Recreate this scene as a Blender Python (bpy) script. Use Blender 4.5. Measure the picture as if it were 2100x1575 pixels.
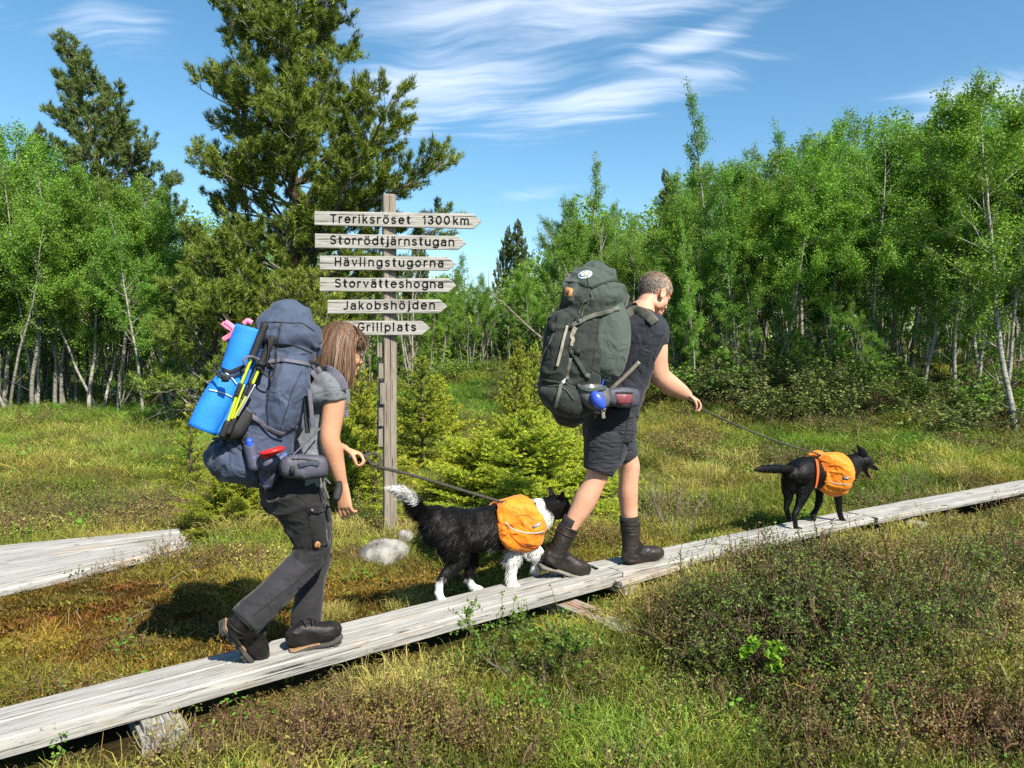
import bpy, math, random
import numpy as np
from mathutils import Vector
from mathutils.bvhtree import BVHTree

for _o in list(bpy.data.objects):
    bpy.data.objects.remove(_o, do_unlink=True)
SC = bpy.context.scene
COL = SC.collection
R = math.radians

# ------------------------------------------------------------------ camera
F = 1500.0                      # focal length in photo pixels (2100 wide)
HORIZON = 715.0
CAMZ = 1.5
PITCH = math.atan((787.5 - HORIZON) / F)
cam_d = bpy.data.cameras.new('camera')
cam = bpy.data.objects.new('camera', cam_d)
COL.objects.link(cam)
cam.location = (0, 0, CAMZ)
cam.rotation_euler = (math.pi / 2 - PITCH, 0, 0)
cam_d.sensor_width = 36.0
cam_d.lens = 36.0 * F / 2100.0
cam_d.clip_start = 0.05
cam_d.clip_end = 3000
SC.camera = cam

# ------------------------------------------------------------------ sky, sun, exposure
SUN_EL = R(46)
SUN_DIR = Vector((0.62 * math.cos(SUN_EL), -0.785 * math.cos(SUN_EL), math.sin(SUN_EL))).normalized()
W = bpy.data.worlds.new('World')
SC.world = W
W.use_nodes = True
SC.view_settings.view_transform = 'Standard'
SC.view_settings.look = 'None'
SC.view_settings.exposure = 1.05
SC.view_settings.gamma = 1.0
SC.view_settings.use_curve_mapping = False
SC.cycles.use_denoising = False
SC.cycles.max_bounces = 7
SC.cycles.diffuse_bounces = 3
SC.cycles.glossy_bounces = 2
SC.cycles.transmission_bounces = 5
SC.cycles.transparent_max_bounces = 6
SC.cycles.sample_clamp_indirect = 6.0
SC.cycles.caustics_reflective = False
SC.cycles.caustics_refractive = False

class NT:
    """small node-tree writer"""
    def __init__(s, tree):
        s.t = tree
    def n(s, typ, **kw):
        nd = s.t.nodes.new(typ)
        for k, v in kw.items():
            if k.startswith('_'):
                continue
            setattr(nd, k, v)
        return nd
    def l(s, a, b):
        s.t.links.new(a, b)
    def inp(s, sock, v):
        if v is None:
            return
        if isinstance(v, bpy.types.NodeSocket):
            s.l(v, sock)
        else:
            if isinstance(v, (tuple, list)) and len(v) == 3 and sock.type == 'RGBA':
                v = (*v, 1)
            sock.default_value = v
    def m(s, op, a, b=None, c=None, clamp=False):
        nd = s.n('ShaderNodeMath', operation=op)
        nd.use_clamp = clamp
        s.inp(nd.inputs[0], a); s.inp(nd.inputs[1], b); s.inp(nd.inputs[2], c)
        return nd.outputs[0]
    def vm(s, op, a, b=None, out=0):
        nd = s.n('ShaderNodeVectorMath', operation=op)
        s.inp(nd.inputs[0], a)
        if op == 'SCALE':
            s.inp(nd.inputs[3], b)
        else:
            s.inp(nd.inputs[1], b)
        return nd.outputs[out]
    def mix(s, f, a, b, mode='MIX'):
        nd = s.n('ShaderNodeMix', data_type='RGBA', blend_type=mode)
        nd.clamp_factor = True
        s.inp(nd.inputs[0], f); s.inp(nd.inputs[6], a); s.inp(nd.inputs[7], b)
        return nd.outputs[2]
    def noise(s, vec, scale, detail=4, rough=.55, dist=0, out=0):
        nd = s.n('ShaderNodeTexNoise')
        if vec is not None:
            s.l(vec, nd.inputs['Vector'])
        nd.inputs['Scale'].default_value = scale
        nd.inputs['Detail'].default_value = detail
        nd.inputs['Roughness'].default_value = rough
        nd.inputs['Distortion'].default_value = dist
        return nd.outputs[out]
    def mapr(s, v, a, b, c=0., d=1., smooth=True):
        nd = s.n('ShaderNodeMapRange')
        nd.interpolation_type = 'SMOOTHSTEP' if smooth else 'LINEAR'
        s.inp(nd.inputs[0], v)
        for i, q in enumerate((a, b, c, d)):
            nd.inputs[i + 1].default_value = q
        return nd.outputs[0]
    def xyz(s, x, y, z):
        nd = s.n('ShaderNodeCombineXYZ')
        s.inp(nd.inputs[0], x); s.inp(nd.inputs[1], y); s.inp(nd.inputs[2], z)
        return nd.outputs[0]
    def sep(s, v):
        nd = s.n('ShaderNodeSeparateXYZ')
        s.l(v, nd.inputs[0])
        return nd.outputs
    def mapping(s, vec, scale=(1, 1, 1), rot=(0, 0, 0), loc=(0, 0, 0)):
        nd = s.n('ShaderNodeMapping')
        s.l(vec, nd.inputs[0])
        nd.inputs['Scale'].default_value = scale
        nd.inputs['Rotation'].default_value = rot
        nd.inputs['Location'].default_value = loc
        return nd.outputs[0]
    def ramp(s, f, stops):
        nd = s.n('ShaderNodeValToRGB')
        cr = nd.color_ramp
        while len(cr.elements) < len(stops):
            cr.elements.new(0.5)
        for e, (p, c) in zip(cr.elements, stops):
            e.position = p
            e.color = (*c, 1) if len(c) == 3 else c
        s.inp(nd.inputs[0], f)
        return nd.outputs[0]

def build_world():
    t = NT(W.node_tree)
    t.t.nodes.clear()
    sky = t.n('ShaderNodeTexSky', sky_type='NISHITA')
    sky.sun_disc = False
    sky.sun_elevation = SUN_EL
    sky.sun_rotation = math.atan2(SUN_DIR.x, SUN_DIR.y)
    sky.altitude = 700
    sky.air_density = 1.0
    sky.dust_density = 0.6
    sky.ozone_density = 1.6
    tc = t.n('ShaderNodeTexCoord')
    d = t.sep(tc.outputs['Generated'])
    # cirrus lie on a high sheet: direction over height, streaks drawn out along one wind direction
    up = t.m('MAXIMUM', t.m('ADD', d[2], 0.30), 0.05)
    u = t.m('DIVIDE', d[0], up)
    v = t.m('DIVIDE', d[1], up)
    p = t.xyz(u, v, 0)
    warp = t.vm('SCALE', t.noise(p, 1.6, 3, .5, out=1), 0.34)
    q = t.vm('ADD', p, warp)
    st = t.mapping(q, scale=(.8, 5.0, 1), rot=(0, 0, R(-14)))
    n1 = t.noise(st, 2.0, 9, .62, .6)
    st2 = t.mapping(q, scale=(1.2, 12.0, 1), rot=(0, 0, R(-20)), loc=(3, 1, 0))
    n2 = t.noise(st2, 2.6, 7, .65, .4)
    n = t.m('ADD', t.m('MULTIPLY', n1, .68), t.m('MULTIPLY', n2, .32))
    # where the cloud fields stand: soft ellipses in azimuth / elevation tangent
    az = t.m('ARCTAN2', d[0], d[1])
    el = t.m('ARCSINE', d[2])
    cov = None
    for (px, py, wx, wy, rot, s) in ((1120, 30, 560, 95, 6, .95), (900, 180, 330, 95, 8, .98), (1230, 215, 340, 55, 10, .85), (820, 260, 160, 40, 4, .8),
                                     (1420, 95, 210, 36, 12, .8), (1080, 405, 130, 26, 6, .7), (260, 60, 200, 90, -14, .6), (0, 25, 70, 40, 0, .6),
                                     (1960, 225, 170, 50, 6, .75), (1640, 60, 200, 40, 8, .2), (330, 230, 60, 25, 0, .2), (90, 165, 50, 14, 0, .25)):
        a0 = math.atan((px - 1050) / F); e0 = math.atan((HORIZON - py) / F * math.cos(a0))
        sa, se = wx / F, wy / F
        da = t.m('SUBTRACT', az, a0); de = t.m('SUBTRACT', el, e0)
        c, s_ = math.cos(R(rot)), math.sin(R(rot))
        x = t.m('DIVIDE', t.m('ADD', t.m('MULTIPLY', da, c), t.m('MULTIPLY', de, s_)), sa)
        y = t.m('DIVIDE', t.m('SUBTRACT', t.m('MULTIPLY', de, c), t.m('MULTIPLY', da, s_)), se)
        r2 = t.m('ADD', t.m('MULTIPLY', x, x), t.m('MULTIPLY', y, y))
        g = t.m('MULTIPLY', t.m('EXPONENT', t.m('MULTIPLY', r2, -1.0)), s)
        cov = g if cov is None else t.m('MAXIMUM', cov, g)
    # beyond the frame the same kind of patches go on
    wide = t.m('MULTIPLY', t.mapr(t.noise(tc.outputs['Generated'], 2.1, 3), .5, .75), .6)
    far = t.mapr(t.m('ABSOLUTE', az), .75, 1.0)
    hi = t.mapr(el, .52, .7)
    outw = t.m('MAXIMUM', far, hi)
    cov = t.m('MAXIMUM', cov, t.m('MULTIPLY', wide, outw))
    thr = t.m('SUBTRACT', n, t.m('SUBTRACT', .70, t.m('MULTIPLY', cov, .52)))
    dens = t.m('MULTIPLY', t.mapr(thr, 0.0, .44), .72)
    skyc = sky.outputs[0]
    hsv = t.n('ShaderNodeHueSaturation')
    hsv.inputs['Saturation'].default_value = SKY_SAT
    hsv.inputs['Hue'].default_value = SKY_HUE
    hsv.inputs['Value'].default_value = SKY_VAL
    t.l(skyc, hsv.inputs['Color'])
    base = hsv.outputs[0]
    cl = t.mix(dens, base, CLOUD_COL)
    bg = t.n('ShaderNodeBackground')
    t.l(cl, bg.inputs[0])
    bg.inputs[1].default_value = SKY_STR
    out = t.n('ShaderNodeOutputWorld')
    t.l(bg.outputs[0], out.inputs[0])

SKY_STR, SKY_SAT, SKY_HUE, SKY_VAL = 0.092, 1.20, 0.487, 1.0
CLOUD_COL = (6.4, 6.9, 7.9)
build_world()

sun_d = bpy.data.lights.new('sun', 'SUN')
sun_d.energy = 5.0
sun_d.angle = R(0.53)
sun_d.color = (1.0, 0.93, 0.80)
sun = bpy.data.objects.new('sun', sun_d)
COL.objects.link(sun)
sun.rotation_euler = SUN_DIR.to_track_quat('Z', 'Y').to_euler()

# ------------------------------------------------------------------ pixel -> place
_cp, _sp = math.cos(PITCH), math.sin(PITCH)
CAM = np.array((0., 0., CAMZ))
def ray(px, py):
    a = (px - 1050.) / F
    b = (787.5 - py) / F
    return np.array((a, _cp + b * _sp, -_sp + b * _cp))
def P(px, py, y):
    """the point seen at photo pixel px, py that stands y metres ahead"""
    d = ray(px, py)
    return CAM + d * (y / d[1])
def G(px, py, h=0.0):
    """the point seen at photo pixel px, py that lies at height h"""
    d = ray(px, py)
    return CAM + d * ((h - CAMZ) / d[2])
def to_px(V):
    V = np.atleast_2d(V) - CAM
    f = V[:, 1] * _cp - V[:, 2] * _sp
    u = V[:, 1] * _sp + V[:, 2] * _cp
    return np.stack([1050 + F * V[:, 0] / f, 787.5 - F * u / f], 1)

# ------------------------------------------------------------------ noise
def _h(ix, iy, iz, seed):
    n = (ix * 374761393 + iy * 668265263 + iz * 2147483647 + seed * 974711) & 0xffffffff
    n = ((n ^ (n >> 13)) * 1274126177) & 0xffffffff
    n = n ^ (n >> 16)
    return (n & 0xffff) / 65535.0
def vn(Pt, scale=1., seed=0, octv=1):
    """value noise 0..1 for an (n,2) or (n,3) array"""
    Pt = np.asarray(Pt, float)
    if Pt.shape[1] == 2:
        Pt = np.concatenate([Pt, np.zeros((len(Pt), 1))], 1)
    tot = 0; amp = 1; nrm = 0
    for o in range(octv):
        q = Pt * scale * (2 ** o) + 17.3 * o
        i = np.floor(q).astype(np.int64)
        f = q - i
        f = f * f * (3 - 2 * f)
        v = 0
        for dx in (0, 1):
            wx = f[:, 0] if dx else 1 - f[:, 0]
            for dy in (0, 1):
                wy = f[:, 1] if dy else 1 - f[:, 1]
                for dz in (0, 1):
                    wz = f[:, 2] if dz else 1 - f[:, 2]
                    v = v + wx * wy * wz * _h(i[:, 0] + dx, i[:, 1] + dy, i[:, 2] + dz, seed + o)
        tot = tot + amp * v; nrm += amp; amp *= .5
    return tot / nrm
def sst(a, b, x):
    t = np.clip((np.asarray(x, float) - a) / (b - a), 0, 1)
    return t * t * (3 - 2 * t)

# ------------------------------------------------------------------ objects
def tag(o, label=None, cat=None, group=None, kind=None):
    if label: o['label'] = label
    if cat: o['category'] = cat
    if group: o['group'] = group
    if kind: o['kind'] = kind
    return o
def empty(name, loc, label=None, cat=None, group=None):
    o = bpy.data.objects.new(name, None)
    o.empty_display_size = .1
    COL.objects.link(o)
    o.location = [float(c) for c in loc]
    return tag(o, label, cat, group)
def mesh_np(name, V, faces, smooth=True, mats=(), cols=None, midx=None, facecol=None):
    """faces: list of (k, n) int arrays with n = 3 or 4"""
    me = bpy.data.meshes.new(name)
    V = np.ascontiguousarray(V, dtype=np.float32)
    faces = [np.asarray(f, dtype=np.int32) for f in faces if len(f)]
    nl = sum(f.size for f in faces); nf = sum(len(f) for f in faces)
    me.vertices.add(len(V)); me.vertices.foreach_set('co', V.ravel())
    me.loops.add(nl); me.polygons.add(nf)
    me.loops.foreach_set('vertex_index', np.concatenate([f.ravel() for f in faces]))
    ls = []; s = 0
    for f in faces:
        ls.append(np.arange(len(f)) * f.shape[1] + s); s += f.size
    me.polygons.foreach_set('loop_start', np.concatenate(ls).astype(np.int32))
    me.update(calc_edges=True)
    me.polygons.foreach_set('use_smooth', np.full(nf, smooth))
    for m in mats:
        me.materials.append(m)
    if midx is not None:
        me.polygons.foreach_set('material_index', np.asarray(midx, np.int32))
    if cols is not None:
        ca = me.color_attributes.new('Col', 'FLOAT_COLOR', 'POINT')
        c = np.ones((len(V), 4), np.float32); c[:, :cols.shape[1]] = cols
        ca.data.foreach_set('color', c.ravel())
    me.validate()
    return me
def obj(name, me, parent=None, loc=None):
    o = bpy.data.objects.new(name, me)
    COL.objects.link(o)
    if parent is not None:
        o.parent = parent
        o.matrix_parent_inverse = parent_mat_inv(parent)
    if loc is not None:
        o.location = loc
    return o
def world_loc(o):
    v = Vector(o.location)
    while o.parent is not None:
        o = o.parent
        v += Vector(o.location)
    return v
def parent_mat_inv(parent):
    from mathutils import Matrix
    # parents are only ever translated: meshes are written in world coordinates
    if parent.parent is None:
        return Matrix.Translation(-Vector(parent.location))
    return Matrix.Identity(4)

class MB:
    """collects pieces of geometry for ONE mesh"""
    def __init__(s):
        s.V = []; s.Q = []; s.T = []; s.C = []; s.n = 0
    def add(s, V, Q=None, T=None, c=None):
        V = np.asarray(V, float)
        s.V.append(V)
        if Q is not None and len(Q): s.Q.append(np.asarray(Q) + s.n)
        if T is not None and len(T): s.T.append(np.asarray(T) + s.n)
        if c is not None:
            c = np.asarray(c, float)
            s.C.append(np.broadcast_to(c, (len(V), 3)) if c.ndim == 1 else c)
        s.n += len(V)
    def mesh(s, name, mats, smooth=True):
        fs = []
        if s.Q: fs.append(np.concatenate(s.Q))
        if s.T: fs.append(np.concatenate(s.T))
        return mesh_np(name, np.concatenate(s.V), fs, smooth, mats if isinstance(mats, (list, tuple)) else [mats],
                       np.concatenate(s.C) if s.C else None)

def catmull(A, sub):
    A = np.asarray(A, float)
    if len(A) < 3 or sub <= 1:
        if sub <= 1: return A
        t = np.linspace(0, 1, sub * (len(A) - 1) + 1)[:, None] * (len(A) - 1)
        i = np.minimum(t.astype(int), len(A) - 2)[:, 0]
        f = t - i[:, None]
        return A[i] * (1 - f) + A[i + 1] * f
    E = np.concatenate([[2 * A[0] - A[1]], A, [2 * A[-1] - A[-2]]])
    out = []
    for i in range(len(A) - 1):
        p0, p1, p2, p3 = E[i:i + 4]
        for k in range(sub):
            t = k / sub
            out.append(.5 * ((2 * p1) + (-p0 + p2) * t + (2 * p0 - 5 * p1 + 4 * p2 - p3) * t * t + (-p0 + 3 * p1 - 3 * p2 + p3) * t ** 3))
    out.append(A[-1])
    return np.array(out)
def unit(v):
    v = np.asarray(v, float)
    return v / (np.linalg.norm(v, axis=-1, keepdims=True) + 1e-12)

def tube(ctr, ra, rb, fw=None, n=14, e=2.0, cap=True, flat_cap=False):
    """loft: centres, radius along a (in the picture plane or along fw), radius along b"""
    ctr = np.asarray(ctr, float); m = len(ctr)
    ra = np.broadcast_to(np.asarray(ra, float), (m,)); rb = np.broadcast_to(np.asarray(rb, float), (m,))
    e = np.broadcast_to(np.asarray(e, float), (m,))
    T = np.gradient(ctr, axis=0); T = unit(T)
    if fw is None:
        v = unit(ctr - CAM)
        a = unit(np.cross(T, v)); b = unit(np.cross(a, T))
    else:
        fw = np.broadcast_to(np.asarray(fw, float), (m, 3))
        b = unit(np.cross(T, fw)); a = unit(np.cross(b, T))
    if cap and not flat_cap:   # round the ends
        add0, add1 = [], []
        for k in (0.0, .35, .7, .92):
            s = math.sqrt(max(0, 1 - (1 - k) ** 2)) if k > 0 else 0.02
            add0.append((ctr[0] - T[0] * (1 - k) * min(ra[0], rb[0]), s, 0))
            add1.append((ctr[-1] + T[-1] * (1 - k) * min(ra[-1], rb[-1]), s, -1))
        C = [x[0] for x in add0] + list(ctr) + [x[0] for x in reversed(add1)]
        S = [x[1] for x in add0] + [1] * m + [x[1] for x in reversed(add1)]
        idx = [0] * 4 + list(range(m)) + [m - 1] * 4
        ctr = np.array(C); S = np.array(S)
        ra, rb, e, a, b = ra[idx] * S, rb[idx] * S, e[idx], a[idx], b[idx]
        m = len(ctr)
    th = np.linspace(0, 2 * math.pi, n, endpoint=False)
    c, s = np.cos(th), np.sin(th)
    ex = (2 / e)[:, None]
    X = np.sign(c) * np.abs(c) ** ex * ra[:, None]
    Y = np.sign(s) * np.abs(s) ** ex * rb[:, None]
    V = (ctr[:, None, :] + X[..., None] * a[:, None, :] + Y[..., None] * b[:, None, :]).reshape(-1, 3)
    i = np.arange(m - 1)[:, None] * n; j = np.arange(n)[None, :]; j2 = (j + 1) % n
    Q = np.stack([i + j, i + j2, i + n + j2, i + n + j], -1).reshape(-1, 4)
    if cap:
        k = len(V)
        V = np.concatenate([V, [ctr[0], ctr[-1]]])
        jj = np.arange(n); j3 = (jj + 1) % n
        Tt = np.concatenate([np.stack([np.full(n, k), j3, jj], 1), np.stack([np.full(n, k + 1), (m - 1) * n + jj, (m - 1) * n + j3], 1)])
    else:
        Tt = np.zeros((0, 3), int)
    return V, Q, Tt
def limb(secs, zf=None, sub=4, fw=None, n=16, e=2.0, cap=True, flat_cap=False):
    """secs: (px, py, depth, radius_px, ratio[, exponent]); depth is metres ahead, or an offset when zf(px) is given"""
    A = []
    for s in secs:
        z = s[2] if zf is None else zf(s[0]) + s[2]
        p = P(s[0], s[1], z)
        r = s[3] * z / F
        A.append((*p, r, r * (s[4] if len(s) > 4 else 1), s[5] if len(s) > 5 else e))
    A = catmull(A, sub)
    return tube(A[:, :3], np.maximum(A[:, 3], .001), np.maximum(A[:, 4], .001), fw, n, np.maximum(A[:, 5], 1.2), cap, flat_cap)
def ellipsoid(c, r, ax=None, n=16):
    th = np.linspace(0, math.pi, n // 2 + 1)[1:-1]; ph = np.linspace(0, 2 * math.pi, n, endpoint=False)
    V = np.array([(math.sin(t) * math.cos(p), math.sin(t) * math.sin(p), math.cos(t)) for t in th for p in ph] + [(0, 0, 1), (0, 0, -1)])
    V = V * np.asarray(r)
    if ax is not None:
        V = V @ np.asarray(ax)
    V = V + np.asarray(c)
    Q = []; T = []
    m = len(th)
    for i in range(m - 1):
        for j in range(n):
            Q.append((i * n + j, i * n + n + j, i * n + n + (j + 1) % n, i * n + (j + 1) % n))
    for j in range(n):
        T.append((m * n, j, (j + 1) % n)); T.append((m * n + 1, (m - 1) * n + (j + 1) % n, (m - 1) * n + j))
    return V, np.array(Q), np.array(T)
def box(c, ax, r):
    """centre, 3x3 axes rows, half sizes"""
    S = np.array([(x, y, z) for x in (-1, 1) for y in (-1, 1) for z in (-1, 1)], float) * np.asarray(r)
    V = S @ np.asarray(ax, float) + np.asarray(c)
    Q = np.array([(0, 1, 3, 2), (4, 6, 7, 5), (0, 4, 5, 1), (2, 3, 7, 6), (0, 2, 6, 4), (1, 5, 7, 3)])
    return V, Q, None

def fuse(name, pieces, voxel, mat, smooth=2, fn=None, decim=None):
    """join the pieces into one continuous surface (voxel remesh), relax it, return mesh"""
    mb = MB()
    for p in pieces: mb.add(*p)
    me = mb.mesh(name, mat)
    o = bpy.data.objects.new(name + '_tmp', me)
    COL.objects.link(o)
    md = o.modifiers.new('r', 'REMESH'); md.mode = 'VOXEL'; md.voxel_size = voxel; md.use_smooth_shade = True
    if smooth:
        ms = o.modifiers.new('s', 'SMOOTH'); ms.factor = .6; ms.iterations = smooth
    if decim:
        d = o.modifiers.new('d', 'DECIMATE'); d.ratio = decim
    dg = bpy.context.evaluated_depsgraph_get()
    dg.update()
    out = bpy.data.meshes.new_from_object(o.evaluated_get(dg))
    out.name = name
    bpy.data.objects.remove(o); bpy.data.meshes.remove(me)
    if fn is not None:
        n = len(out.vertices)
        co = np.empty(n * 3, np.float32); out.vertices.foreach_get('co', co)
        no = np.empty(n * 3, np.float32); out.vertex_normals.foreach_get('vector', no)
        co = co.reshape(-1, 3).astype(float); no = no.reshape(-1, 3).astype(float)
        d = fn(co, no)
        if d.ndim == 1: d = no * d[:, None]
        out.vertices.foreach_set('co', (co + d).astype(np.float32).ravel()); out.update()
    out.polygons.foreach_set('use_smooth', np.ones(len(out.polygons), bool))
    out.materials.clear()
    for m in (mat if isinstance(mat, (list, tuple)) else [mat]):
        out.materials.append(m)
    return out
def mesh_co(me):
    co = np.empty(len(me.vertices) * 3, np.float32); me.vertices.foreach_get('co', co)
    return co.reshape(-1, 3).astype(float)
def bvh_of(*meshes):
    V = []; Fc = []; n = 0
    for me in meshes:
        co = mesh_co(me)
        V.extend(map(tuple, co))
        Fc.extend([tuple(v + n for v in p.vertices) for p in me.polygons]); n += len(co)
    return BVHTree.FromPolygons(V, Fc)
def hit(bvh, px, py, off=.003, fall=None):
    d = Vector(unit(ray(px, py)))
    loc, nor, i, dist = bvh.ray_cast(Vector(CAM), d)
    if loc is None:
        if fall is None: return None, None
        return P(px, py, fall), -np.array(d)
    if nor.dot(d) > 0: nor = -nor
    return np.array(loc + nor * off), np.array(nor)
def fold_noise(co, no, amp, dirv, freq, seed, stretch=5.0):
    """wrinkle displacement: ridges that run across dirv"""
    dirv = unit(dirv)
    along = co @ dirv
    perp = co - along[:, None] * dirv
    q = perp * (freq / stretch) + along[:, None] * dirv * freq
    w = vn(co, 9, seed + 5, 2)[:, None] * 1.1
    n = vn(q + w, 1, seed, 2)
    r = 1 - np.abs(2 * n - 1)
    return amp * (r ** 1.6 - .45)
def ribbon(pts, width, thick, nor=None, sub=4, mat=None, name='strap', parent=None, e=5.0):
    """flat band through points; nor = surface normals or None (faces the camera side)"""
    A = catmull(np.asarray(pts, float), sub)
    if nor is None:
        N = unit(CAM - A)
    else:
        N = unit(catmull(np.asarray(nor, float), sub))
    w = np.broadcast_to(np.asarray(width, float), (len(pts),)) if np.ndim(width) else np.full(len(pts), width)
    w = catmull(w[:, None], sub)[:, 0]
    T = unit(np.gradient(A, axis=0)); S = unit(np.cross(T, N))
    V, Q, Tt = tube(A, w / 2, np.full(len(A), thick / 2), fw=S, n=12, e=e, flat_cap=True)
    mb = MB(); mb.add(V, Q, Tt)
    me = mb.mesh(name, mat)
    return obj(name, me, parent)
def on(bvh, pix, off=.004, fall=None):
    Ps = []; Ns = []
    last = fall
    for px, py in pix:
        p, n = hit(bvh, px, py, off, last)
        if p is None: continue
        last = p[1]
        Ps.append(p); Ns.append(n)
    return Ps, Ns
def strap(bvh, pix, w_px, mat, parent, off=.005, thick=.004, name='strap', fall=None, sub=4, dens=1):
    pix = catmull(np.asarray(pix, float), dens) if dens > 1 else pix
    Ps, Ns = on(bvh, pix, off, fall)
    Ns = [unit(np.mean(Ns[max(0, i - 1):i + 2], axis=0)) for i in range(len(Ns))]
    return ribbon(Ps, w_px * Ps[0][1] / F, thick, Ns, sub, mat, name, parent)
def patch(bvh, outline, mat, parent, name, off=.003, thick=.002, fall=None, rings=3, puff=0.0):
    """a flat piece sewn on a surface: outline in pixels, conforms to what is below"""
    O = np.asarray(outline, float); c = O.mean(0); n = len(O)
    V = []; Nn = []
    for k in range(rings + 1):
        f = 1 - k / (rings + .0) if k < rings else 0
        for o in (O if f > 0 else [c]):
            q = c + (o - c) * f
            p, nn = hit(bvh, q[0], q[1], off + puff * (1 - f ** 2), fall)
            if p is None: p, nn = V[-1] if V else P(q[0], q[1], 4), Nn[-1] if Nn else -ray(*q)
            V.append(p); Nn.append(nn)
    V = np.array(V); Nn = np.array(Nn)
    nn0 = unit(Nn.mean(0))
    Q = []; T = []
    for k in range(rings - 1):
        for j in range(n):
            Q.append((k * n + j, k * n + (j + 1) % n, (k + 1) * n + (j + 1) % n, (k + 1) * n + j))
    b = (rings - 1) * n; ci = rings * n
    for j in range(n):
        T.append((b + j, b + (j + 1) % n, ci))
    m = len(V)
    V = np.concatenate([V, V[:n] - nn0 * (thick + off)])
    for j in range(n):
        Q.append((j, m + j, m + (j + 1) % n, (j + 1) % n))
    mb = MB(); mb.add(V, Q, T)
    return obj(name, mb.mesh(name, mat), parent)
def ell(cx, cy, rx, ry, rot=0, n=16):
    t = np.linspace(0, 2 * math.pi, n, endpoint=False)
    x, y = rx * np.cos(t), ry * np.sin(t); c, s = math.cos(R(rot)), math.sin(R(rot))
    return np.stack([cx + x * c - y * s, cy + x * s + y * c], 1)
def rng_(s): return np.random.RandomState(s)
# ------------------------------------------------------------------ materials
def mat_new(name):
    m = bpy.data.materials.new(name); m.use_nodes = True
    t = NT(m.node_tree); t.t.nodes.clear()
    out = t.n('ShaderNodeOutputMaterial')
    b = t.n('ShaderNodeBsdfPrincipled')
    t.l(b.outputs[0], out.inputs[0])
    return m, t, b, out
def mat_plain(name, c1, c2=None, scale=8, rough=.7, bump=0.0, bscale=60, spec=.4, stretch=(1, 1, 1), detail=5, metal=0, coord='Object', sheen=0):
    m, t, b, out = mat_new(name)
    tc = t.n('ShaderNodeTexCoord')
    vec = t.mapping(tc.outputs[coord], scale=stretch)
    if c2 is None: c2 = tuple(x * .75 for x in c1)
    f = t.mapr(t.noise(vec, scale, detail), .35, .65)
    t.l(t.mix(f, c1, c2), b.inputs['Base Color'])
    b.inputs['Roughness'].default_value = rough
    b.inputs['Specular IOR Level'].default_value = spec
    b.inputs['Metallic'].default_value = metal
    if sheen:
        b.inputs['Sheen Weight'].default_value = sheen
    if bump:
        bp = t.n('ShaderNodeBump'); bp.inputs['Strength'].default_value = bump; bp.inputs['Distance'].default_value = .01
        t.l(t.noise(vec, bscale, 6, .6), bp.inputs['Height']); t.l(bp.outputs[0], b.inputs['Normal'])
    return m
def mat_cloth(name, c1, c2, crease=.5, cscale=16, weave=900, rough=.8, stretch=(1, 1, 1), rot=(0, 0, 0), sheen=.1, heather=None):
    m, t, b, out = mat_new(name)
    tc = t.n('ShaderNodeTexCoord')
    vec = t.mapping(tc.outputs['Object'], scale=stretch, rot=rot)
    f = t.mapr(t.noise(vec, 5, 4), .3, .7)
    c = t.mix(f, c1, c2)
    if heather:
        hv = t.mapping(tc.outputs['Object'], scale=(1, 1, 5))
        hn = t.mapr(t.noise(hv, 70, 4, .7), .40, .62)
        c = t.mix(hn, c, heather)
    t.l(c, b.inputs['Base Color'])
    b.inputs['Roughness'].default_value = rough
    b.inputs['Specular IOR Level'].default_value = .25
    b.inputs['Sheen Weight'].default_value = sheen
    n1 = t.noise(vec, cscale, 2.5, .45, .5)
    ridge = t.m('SUBTRACT', 1, t.m('ABSOLUTE', t.m('SUBTRACT', t.m('MULTIPLY', n1, 2), 1)))
    n2 = t.noise(tc.outputs['Object'], weave, 2)
    h = t.m('ADD', t.m('MULTIPLY', ridge, 1.0), t.m('MULTIPLY', n2, .04))
    bp = t.n('ShaderNodeBump'); bp.inputs['Strength'].default_value = min(1, crease * 1.5); bp.inputs['Distance'].default_value = .016
    t.l(h, bp.inputs['Height']); t.l(bp.outputs[0], b.inputs['Normal'])
    return m
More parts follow.
